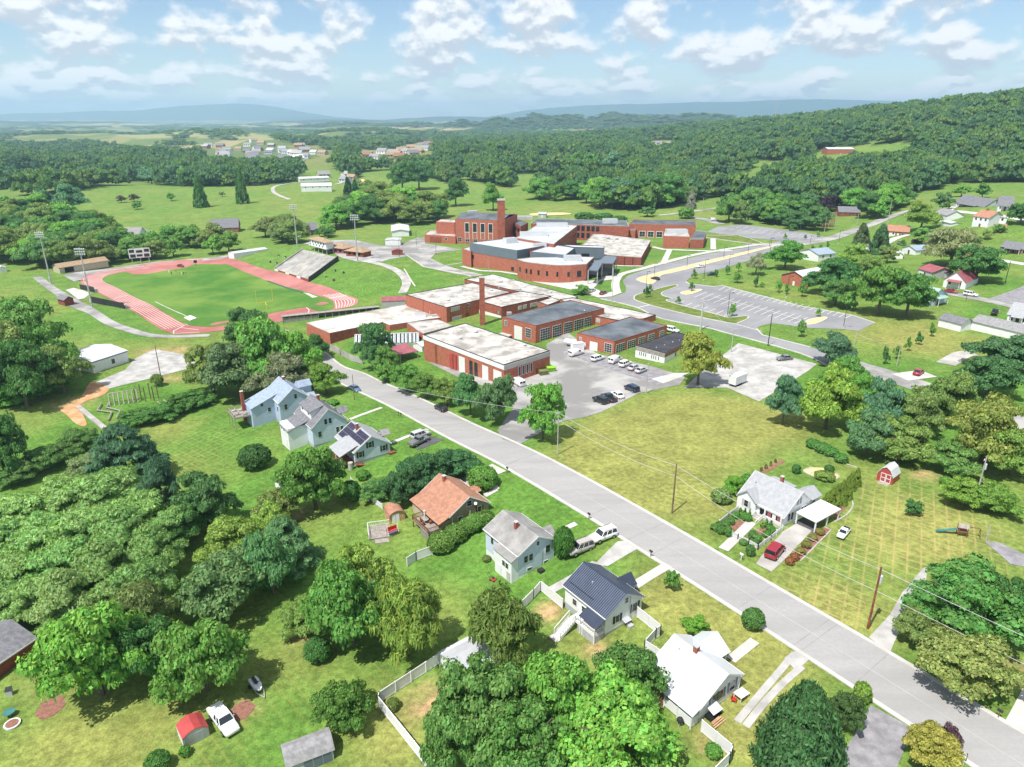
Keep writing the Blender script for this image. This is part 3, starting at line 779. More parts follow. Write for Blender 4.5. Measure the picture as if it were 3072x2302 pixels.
# walks round the school
walk = ribbon('school_walk', smooth_line(wmul('C1', (690, 1040), (680, 990), (690, 940), (740, 892), (900, 850), (1110, 792), (1400, 722), (1890, 645)), 4), 3.6, 'concrete', .16, lift=.25)
drape('forecourt', wmul('C1', (-120, 905), (0, 925), (440, 952), (560, 940), (600, 880), (690, 890), (660, 940), (560, 950), (500, 1010), (600, 1055), (690, 1030), (740, 1045), (650, 1080), (540, 1088), (300, 1020), (0, 958)), 'concrete', .12, 4)
ribbon('school_walk', wmul('C1', (1075, 810), (1130, 692)), 3, 'concrete', .14)
ribbon('school_walk', wmul('C1', (985, 668), (1080, 690), (1500, 705), (1650, 700)), 3.2, 'concrete', .15)
ribbon('school_walk', wmul('C1', (1490, 600), (1492, 690)), 3, 'concrete', .14)
ribbon('school_walk', wmul('C1', (680, 825), (910, 828)), 2.2, 'concrete', .14)
ribbon('school_walk', wmul('M', (600, 1010), (870, 1075), (1180, 1090), (1500, 1140)), 2.4, 'concrete', .14)
lot = drape('stadium_car_park', wmul('B1', (270, 640), (480, 615), (720, 610), (930, 655), (1090, 660), (1250, 590), (1310, 590), (1312, 640), (1620, 690), (1400, 722), (1360, 762), (1480, 822), (1800, 900), (1700, 912), (1300, 832), (1180, 742), (1010, 772), (960, 790), (750, 790), (640, 765), (600, 750), (540, 700)), 'asphalt_pale', .07, 5)
ribbon('kerb', wmul('B1', (1160, 735), (1300, 832), (1560, 880), (1700, 912)), .7, 'concrete', .2, lot, lift=.3)
ribbon('kerb', wmul('B1', (1480, 824), (1620, 800)), .7, 'concrete', .2, lot, lift=.3)
ribbon('curving_path', smooth_line(wmul('B1', (800, 780), (900, 800), (1020, 835), (1115, 890), (1160, 965), (1125, 1050)), 4), 4.2, 'concrete_old', .09)
ribbon('grass_path', smooth_line(wmul('B1', (1140, 850), (1170, 900), (1200, 950), (1232, 995)), 3), .7, 'concrete', .09)
ribbon('stadium_path', smooth_line(wmul('S', (40, 340), (130, 410), (260, 500), (420, 610), (560, 680), (800, 820), (1050, 920), (1300, 985), (1600, 995), (1950, 985)), 4), lambda u: 4.2 + 2.2 * math.exp(-((u - .42) / .1) ** 2), 'asphalt_pale', .08)
drape('stadium_apron', wmul('S', (330, 320), (480, 285), (860, 240), (1400, 165), (2150, 100), (2150, 130), (1400, 190), (900, 262), (640, 305), (520, 372), (450, 392)), 'asphalt_pale', .06, 5)
drape('seating_pad', wmul('S', (355, 485), (445, 460), (640, 520), (560, 578), (500, 590)), 'concrete', .1, 3)
# ------------------------------------------------------------------ track and playing field
track = drape('running_track', smooth_line(wmul('S', (1550, 968), (1210, 782), (1020, 672), (850, 582), (620, 462), (525, 392), (545, 345), (650, 300), (860, 248), (1200, 200), (1700, 142), (2150, 106)) + wmul('T', (130, 130), (350, 190), (620, 275), (1020, 395), (1350, 505), (1450, 540), (1560, 590), (1530, 650), (1310, 700), (1100, 724), (850, 790), (590, 862), (330, 930), (60, 930)), 3, True), 'track_red', .06, 5)
field = drape('playing_field', smooth_line(wmul('S', (1640, 845), (1250, 622), (1000, 500), (800, 402), (768, 360), (840, 318), (1000, 287), (1060, 292), (1110, 310), (1300, 300), (1450, 270), (1680, 236), (1800, 198), (2080, 200)) + wmul('T', (150, 212), (540, 375), (800, 455), (1100, 540), (1220, 572), (1290, 620), (1300, 684), (1200, 712), (1100, 715), (1000, 676), (800, 705), (575, 750), (540, 800), (300, 845), (60, 880), (-130, 890)), 3, True), 'playing_turf' if 'playing_turf' in MATS else mat('playing_turf', (.060, .190, .022), .95, .2, .05, .3, col2=(.14, .235, .04), detail=7), .12, 5)
il, ol = smooth_line(wmul('S', (1720, 872), (1250, 622), (1000, 500), (800, 402), (762, 360), (835, 312), (1000, 278), (1300, 240))), smooth_line(wmul('S', (1430, 920), (1020, 672), (850, 584), (620, 464), (530, 392), (560, 342), (800, 262), (1150, 212)))
for k in range(8):
    f = (k + .3) / 8.4
    ribbon('lane_line', [a.lerp(b, f) for a, b in zip(il, ol)], .17, 'paint_line', .10, track)
il, ol = smooth_line(wmul('T', (800, 452), (1240, 572), (1297, 620), (1310, 690)), 5), smooth_line(wmul('T', (1100, 430), (1440, 540), (1560, 592), (1520, 655)), 5)
for k in range(7): ribbon('lane_line', [a.lerp(b, (k + .5) / 7.6) for a, b in zip(il, ol)][4:], .22, 'paint_line', .10, track)
il, ol = wmul('S', (1560, 950), (1840, 945)), 0
for a, b in (((1550, 965), (1840, 950)), ((1555, 935), (1660, 880)), ((1550, 965), (1555, 935)), ((1640, 900), (1830, 925)), ((890, 575), (1040, 545))): ribbon('lane_line', wmul('S', a, b), .3, 'paint_line', .10, track)
ribbon('lane_line', wmul('T', (1240, 575), (1440, 540)), .3, 'paint_line', .10, track)
ribbon('lane_line', smooth_line(wmul('T', (990, 676), (1022, 705), (1005, 750)), 4), .3, 'paint_line', .10, track)
drape('jump_runway', wmul('S', (1960, 860), (2010, 845), (2230, 812), (2240, 822), (2030, 868), (1970, 876)), 'track_red', .15, 4)
drape('jump_runway', wmul('T', (1080, 645), (1150, 620), (1210, 618), (1245, 632), (1150, 655)), 'track_red', .15, 4)
drape('landing_mat', wmul('S', (1668, 795), (1740, 772), (1808, 800), (1735, 828)), 'white_vinyl', .45, 4, rim=.4)
ribbon('sideline_strip', wmul('S', (1350, 615), (1440, 660), (1560, 715), (1690, 772)), .5, 'concrete', .15)
ribbon('sideline_strip', wmul('T', (560, 385), (720, 440), (900, 500), (950, 515)), 1.0, 'dark_green_plastic', .25, lift=.2)
drape('bench_mat', wmul('T', (960, 515), (1010, 520), (1120, 562), (1060, 572)), 'concrete', .18, 4)
# ------------------------------------------------------------------ workshops' yard, gravel pads, drives and garden paths
drape('workshop_yard', wmul('V', (925, 783), (1010, 788), (1090, 825), (1190, 790), (1180, 745), (1225, 718), (1290, 765), (1420, 795), (1480, 815), (1468, 832), (1380, 850), (1300, 890), (1262, 902), (1215, 910), (1160, 940), (1120, 962), (1085, 950), (1075, 930), (1110, 880), (1090, 850), (1000, 820)), 'asphalt_pale', .06, 4)
drape('yard_strip', wmul('G', (700, 682), (770, 640), (1000, 690), (1230, 740), (1480, 800), (1900, 962), (1700, 1022)), 'asphalt_drive', .085, 4)
drape('yard_ramp', wmul('G', (1640, 960), (1880, 900), (2030, 900), (1940, 945), (1760, 1008)), 'concrete', .10, 4)
drape('gravel_lot', wmul('V', (1478, 838), (1530, 790), (1565, 765), (1595, 742), (1765, 787), (1745, 802), (1640, 868), (1570, 838)), 'gravel', .06, 4)
drape('gravel_pad', wmul('V', (205, 827), (228, 842), (330, 817), (425, 792), (415, 770), (335, 755), (292, 775), (270, 800)), 'gravel', .06, 4)
drape('clay_patch', smooth_line(wmul('A2', (500, 350), (630, 300), (690, 230), (760, 130), (900, 180), (850, 240), (710, 290), (665, 340), (720, 480), (640, 482), (550, 400)), 4, True), 'red_clay', .07, 3)
def path(name, w, pts, wd, m='concrete', off=.09): return ribbon(name, smooth_line(gpts(w, *pts), 3) if len(pts) > 2 else gpts(w, *pts), wd, m, off)
path('garden_path', 'B2', [(690, 440), (955, 342)], 1.3); path('garden_path', 'B2', [(1040, 632), (1335, 522)], 1.3)
drape('driveway', wmul('B2', (1240, 692), (1350, 575), (1475, 607), (1300, 680)), 'asphalt_dark', .07, 3)
drape('driveway', wmul('B2', (1800, 842), (1870, 808), (1985, 868), (1890, 908)), 'concrete', .07, 3)
drape('driveway', wmul('B2', (1590, 945), (1700, 880), (1810, 842), (1890, 900), (1720, 960), (1680, 995)), 'concrete_old', .065, 3)
path('garden_path', 'h4', [(1680, 600), (1880, 490)], 1.3); path('garden_path', 'h4', [(1880, 500), (1840, 440)], 1.2)
path('garden_path', 'h3', [(1530, 530), (1815, 395)], 1.2)
drape('driveway', wmul('C2', (500, 1650), (700, 1450), (760, 1450), (880, 1505), (620, 1655)), 'gravel', .06, 3)
drape('driveway', wmul('h2', (-50, 470), (350, 250), (700, 20), (900, 90), (620, 240), (200, 480), (40, 560)), 'gravel', .06, 3)
path('garden_path', 'h2', [(1390, 440), (1960, 90)], 1.7); path('garden_path', 'h1', [(1450, 560), (1850, 240)], 1.4)
for p in ([(1690, 1290), (1830, 1120), (2000, 920), (2110, 790), (2170, 720)], [(1760, 1330), (1900, 1150), (2080, 960), (2230, 830)]): path('wheel_track', 'C3', p, .9, 'gravel', .06)
drape('driveway', wmul('C3', (2080, 760), (2170, 700), (2290, 770), (2180, 870)), 'gravel', .055, 2)
drape('driveway', wmul('h8', (1210, 1190), (1430, 1060), (1690, 1180), (1240, 1655), (1020, 1860), (760, 1730), (850, 1600)), 'concrete_old', .07, 3)
path('garden_path', 'C2', [(1575, 1520), (1700, 1400), (1810, 1290)], 1.7, 'concrete', .08)
for w, p in (('h8', [(335, 1110), (500, 1000), (600, 1070), (450, 1210)]), ('h8', [(740, 1180), (900, 1120), (975, 1190), (870, 1250)]), ('h8', [(1250, 1650), (1880, 1120), (2005, 1170), (1480, 1680)]), ('h8', [(840, 200), (1180, 0), (1260, 20), (930, 220)]), ('h8', [(2080, 800), (2200, 730), (2260, 800), (2050, 1000)])):
    drape('mulch_bed', gpts(w, *p), 'mulch', .06, 2)
drape('gravel_bed', smooth_line(gpts('h8', (1550, 190), (1640, 140), (1880, 140), (2130, 260), (2120, 310), (1950, 340), (1780, 300)), 4, True), 'straw', .07, 2)
for p in ([(1550, 200), (1600, 150), (1700, 125)], [(1550, 200), (1650, 250), (1800, 310), (1960, 345), (2090, 335), (2145, 270), (2090, 225)], [(1500, 1680), (2005, 1170), (1900, 1115)], [(1660, 240), (1700, 200)]): ribbon('bed_edging', gpts('h8', *p), .22, 'stone', .12, lift=.2)
for p in ([(460, 685), (620, 760), (740, 810), (830, 840)], [(640, 1290), (740, 1230), (790, 1160), (785, 1110)], [(790, 1020), (850, 960), (820, 920)]): ribbon('bed_edging', smooth_line(gpts('D2', *p), 4), .25, 'stone', .12, lift=.2)
drape('driveway', wmul('D3', (925, 590), (1100, 722), (1130, 640), (1210, 480), (1400, 110), (1410, 0), (1370, 20), (1200, 220), (1100, 400)), 'gravel', .06, 3)
drape('driveway', wmul('D3', (2050, 1292), (2240, 940), (2400, 1100), (2300, 1450)), 'concrete', .07, 3)
drape('driveway', wmul('D3', (940, 1150), (1290, 1345), (1160, 1658), (1110, 1820), (690, 1820), (715, 1540), (830, 1350)), 'asphalt_drive', .06, 3)
drape('driveway', wmul('D2', (1885, 1455), (2000, 1460), (2300, 1600), (2300, 1680), (2100, 1640)), 'asphalt_drive', .06, 3)
ribbon('village_road', smooth_line(wmul('D1', (1500, 1035), (1800, 1090), (2000, 1130), (2260, 1195)), 4), 5.5, 'asphalt_pale', .07)
drape('village_drive', wmul('D1', (1915, 1100), (2240, 980), (2240, 1170), (2100, 1145)), 'asphalt_drive', .10, 4)
path('village_drive', 'D1', [(1060, 640), (1150, 595), (1260, 565)], 5, 'concrete'); path('village_drive', 'D1', [(1570, 380), (1640, 330)], 5, 'concrete'); path('village_drive', 'D1', [(1640, 372), (1900, 400), (2220, 450)], 3.5, 'concrete')
path('village_drive', 'D1', [(1980, 775), (2230, 815)], 4, 'concrete'); path('village_drive', 'D2', [(1180, 90), (1420, 60)], 6, 'concrete')
path('village_drive', 'D1', [(1560, 1640), (1700, 1560), (1800, 1550)], 5, 'concrete_old')
path('golf_track', 'B1', [(620, 60), (640, 110), (560, 150), (250, 140), (90, 160), (50, 190), (80, 230), (190, 275)], 4, 'concrete_old', .1)
for w, p in (('B0', [(770, 1500), (800, 1490), (830, 1510), (800, 1525)]), ('C1', [(0, 390), (250, 385), (300, 400), (0, 410)])): drape('sand_bunker', smooth_line(gpts(w, *p), 4, True), 'straw', .2, 6)
for w, x, y, r0 in (('A3', 420, 1180, 1.6), ('A3', 2005, 1195, 1.5), ('A3', 430, 1120, 1.3)):
    P = gnd(w, x, y); drape('mulch_bed', [(P.x + r0 * math.cos(k * .5) * (1 + .15 * math.sin(k * 2)), P.y + r0 * 1.1 * math.sin(k * .5)) for k in range(13)][:-1], 'mulch', .05, 2)

# ------------------------------------------------------------------ trees: leaf sprays gathered in clumps round a crown
def leaf_mesh(name, cen, nrm, size, rs, aspect=.7, hang=0.0):
    n = len(cen)
    r = rs.normal(size=(n, 3))
    nrm = nrm + .36 * r
    nrm /= np.linalg.norm(nrm, axis=1, keepdims=True) + 1e-9
    tg = rs.normal(size=(n, 3))
    if hang: tg = tg * (1 - hang) + np.array([0, 0, -1.0]) * hang * 2
    tg -= nrm * np.sum(tg * nrm, 1, keepdims=True)
    tg /= np.linalg.norm(tg, axis=1, keepdims=True) + 1e-9
    bt = np.cross(nrm, tg)
    s = (size * rs.uniform(.45, 1.6, n))[:, None]
    v = np.stack([cen - tg * s, cen + bt * s * aspect - nrm * s * .2, cen + tg * s, cen - bt * s * aspect - nrm * s * .2], 1)
    v[:, :, 2] = np.maximum(v[:, :, 2], .01)
    me = bpy.data.meshes.new(name)
    me.vertices.add(n * 4)
    me.vertices.foreach_set('co', v.astype(np.float32).ravel())
    me.loops.add(n * 4)
    me.loops.foreach_set('vertex_index', np.arange(n * 4, dtype=np.int32))
    me.polygons.add(n)
    me.polygons.foreach_set('loop_start', np.arange(0, n * 4, 4, dtype=np.int32))
    me.polygons.foreach_set('loop_total', np.full(n, 4, np.int32))
    me.update()
    return me
def sphere(rs, n):
    d = rs.normal(size=(n, 3))
    return d / np.linalg.norm(d, axis=1, keepdims=True)
def crown(seed, kind, nc, nl, leaf):
    """crown of unit radius and unit height standing on z = 0"""
    rs = np.random.RandomState(seed)
    C_, N_ = [], []
    hang, asp = 0.0, .7
    if kind in ('broad', 'flat', 'weep', 'open'):
        lobes = [(.52 * math.cos(a_ + seed), .52 * math.sin(a_ + seed), rs.uniform(.26, .52)) for a_ in np.arange(5) * 1.257 + rs.uniform(-.3, .3, 5)] + [(.27 * math.cos(a_), .27 * math.sin(a_), rs.uniform(.62, .76)) for a_ in rs.uniform(0, 6.28, 3)] + [(0, 0, .5), (.1, -.1, .34)]
        lsz = rs.uniform(.75, 1.2, 10)
        for i in range(nc):
            d = sphere(rs, 1)[0]
            if d[2] < -.5: d[2] *= -.6
            l_ = i % 10
            c = np.array(lobes[l_]) + d * np.array([.36, .36, .19 if kind != 'flat' else .13]) * lsz[l_] * rs.uniform(.6, 1.0)
            c[2] = min(max(c[2], .1), .93)
            rc = rs.uniform(.12, .25) if kind != 'flat' else rs.uniform(.12, .22)
            n = sphere(rs, nl)
            n[:, 2] = np.where(n[:, 2] < -.2, -n[:, 2] * .7, n[:, 2])
            flat = .55 if kind == 'broad' else (.34 if kind == 'flat' else .6)
            p = c + n * np.array([rc, rc, rc * flat]) * rs.uniform(.6, 1.05, (nl, 1))
            C_.append(p); N_.append(n + np.array([0, 0, .35]))
        if kind == 'weep': hang, asp = .5, .3
        if kind == 'flat': asp = .5
    elif kind == 'pine':
        for i in range(nc):
            f = (i + rs.uniform()) / nc
            z = .12 + .86 * f
            rr_ = (1 - f) ** .75 * .95 + .06
            a = rs.uniform(0, 6.28)
            k = rs.uniform(.25, 1) ** .6
            c = np.array([math.cos(a) * rr_ * k, math.sin(a) * rr_ * k, z - .05 * k])
            rc = rs.uniform(.14, .25) * (.5 + .5 * (1 - f))
            n = sphere(rs, nl)
            n[:, 2] = np.abs(n[:, 2])
            p = c + n * np.array([rc, rc, rc * .26]) * rs.uniform(.5, 1.05, (nl, 1))
            C_.append(p); N_.append(n + np.array([0, 0, .6]))
        asp = .28
    elif kind == 'cone':
        for i in range(nc):
            f = ((i + rs.uniform()) / nc) ** 1.25
            a = rs.uniform(0, 6.28)
            rr_ = (1 - f) ** .72 * .86 * rs.uniform(.75, 1.0) + .02
            c = np.array([math.cos(a) * rr_, math.sin(a) * rr_, .03 + .93 * f])
            n = sphere(rs, nl) * .6 + np.array([math.cos(a), math.sin(a), .5])
            p = c + sphere(rs, nl) * np.array([.17, .17, .075]) * rs.uniform(.3, 1, (nl, 1))
            C_.append(p); N_.append(n)
        asp, hang = .4, .2
    elif kind == 'ball':
        for i in range(nc):
            d = sphere(rs, 1)[0]
            d[2] = d[2] if d[2] > -.5 else -d[2]
            c = np.array([d[0] * .84, d[1] * .84, .48 + d[2] * .42])
            n = sphere(rs, nl) * .7 + d
            p = c + sphere(rs, nl) * np.array([.2, .2, .12]) * rs.uniform(.3, 1, (nl, 1))
            C_.append(p); N_.append(n)
    return leaf_mesh('crown', np.concatenate(C_), np.concatenate(N_), leaf, rs, asp, hang)
def trunk_mesh(seed, tall=.5, r=.055):
    rs = random.Random(seed)
    mb = MB()
    mb.cyl((0, 0, -.03), (.02, .01, tall * .5), r, r * .75, 7).cyl((.02, .01, tall * .5), (0, 0, tall), r * .75, r * .45, 7)
    for i in range(6):
        a = i * 1.05 + rs.uniform(-.3, .3)
        z = tall * rs.uniform(.45, .9)
        mb.cyl((0, 0, z), (math.cos(a) * .5, math.sin(a) * .5, z + rs.uniform(.14, .28)), r * .4, r * .12, 5)
    return mb.mesh('trunk')
PROTO = {}
def proto(kind, q):
    key = (kind, q)
    if key not in PROTO:
        base = {'oval': 'broad'}.get(kind, kind)
        nv = {'hi': 3, 'mid': 3, 'lo': 3}[q]
        spec = {'hi': (115, 215, .0265), 'mid': (60, 62, .062), 'lo': (22, 28, .125)}[q]
        if kind == 'flat': spec = {'hi': (170, 120, .031), 'mid': (70, 45, .065), 'lo': (24, 24, .12)}[q]
        if kind == 'weep': spec = {'hi': (120, 150, .045), 'mid': (55, 60, .08), 'lo': (18, 26, .14)}[q]
        if kind == 'pine': spec = {'hi': (130, 120, .055), 'mid': (55, 45, .11), 'lo': (24, 20, .18)}[q]
        if kind == 'cone': spec = {'hi': (260, 70, .04), 'mid': (110, 40, .07), 'lo': (24, 16, .19)}[q]
        if kind == 'ball': spec = {'hi': (170, 70, .05), 'mid': (90, 44, .08), 'lo': (26, 24, .15)}[q]
        out = []
        for v in range(nv):
            me = crown(11 * v + {'broad': 1, 'flat': 2, 'weep': 3, 'pine': 4, 'cone': 5, 'ball': 6}[base] * 101 + len(q), base, *spec)
            me.materials.append(MATS['leaf'])
            out.append(me)
        PROTO[key] = out
    return PROTO[key]
TRUNKS = [trunk_mesh(i) for i in range(3)]
for tm in TRUNKS: tm.materials.append(MATS['bark'])
DK, MD, BR, YL, OL, SG, BL, PN, LM = (.040, .098, .024), (.070, .148, .028), (.080, .172, .028), (.108, .166, .032), (.098, .136, .036), (.108, .180, .052), (.052, .118, .056), (.042, .090, .042), (.096, .195, .032)
LEAF_GAIN = 2.2
trs = random.Random(5)
N_TREES = [0]
def plant(P, R, H, kind, tint, label, cat='tree', name=None, group=None, q=None):
    d = math.hypot(P.x, P.y)
    if q is None: q = 'hi' if (2 * R / d * 2100 / 3 > 26) else ('mid' if 2 * R / d * 2100 / 3 > 9 else 'lo')
    nm = name or {'broad': 'leafy_tree', 'flat': 'thicket_tree', 'weep': 'weeping_tree', 'pine': 'pine_tree', 'cone': 'conifer', 'ball': 'shrub'}[kind]
    o = thing(nm, label, cat, (P.x, P.y, P.z), trs.uniform(0, 6.28), group)
    o.scale = (R, R * trs.uniform(.92, 1.08), H)
    ms = proto(kind, q)
    c = put('crown', ms[trs.randrange(len(ms))], o)
    j = trs.uniform(.88, 1.12) * LEAF_GAIN
    c.color = (tint[0] * j * trs.uniform(.93, 1.07), tint[1] * j, tint[2] * j * 1.15, 1)
    put('trunk' if cat == 'tree' else 'stem', TRUNKS[trs.randrange(3)], o)
    N_TREES[0] += 1
    return o
def tree(w, x, yt, yb, wd, kind, tint, label, cat='tree', name=None, group=None):
    P = gnd(w, x, yb)
    H = max(.4, rise(P, w, x, yt) * 1.1)
    R = .5 * wd / WIN[w][2] * mpp(P) * (1.38 - .25 * H / CAM_H)
    return plant(P, R, H, kind, tint, label, cat, name, group)

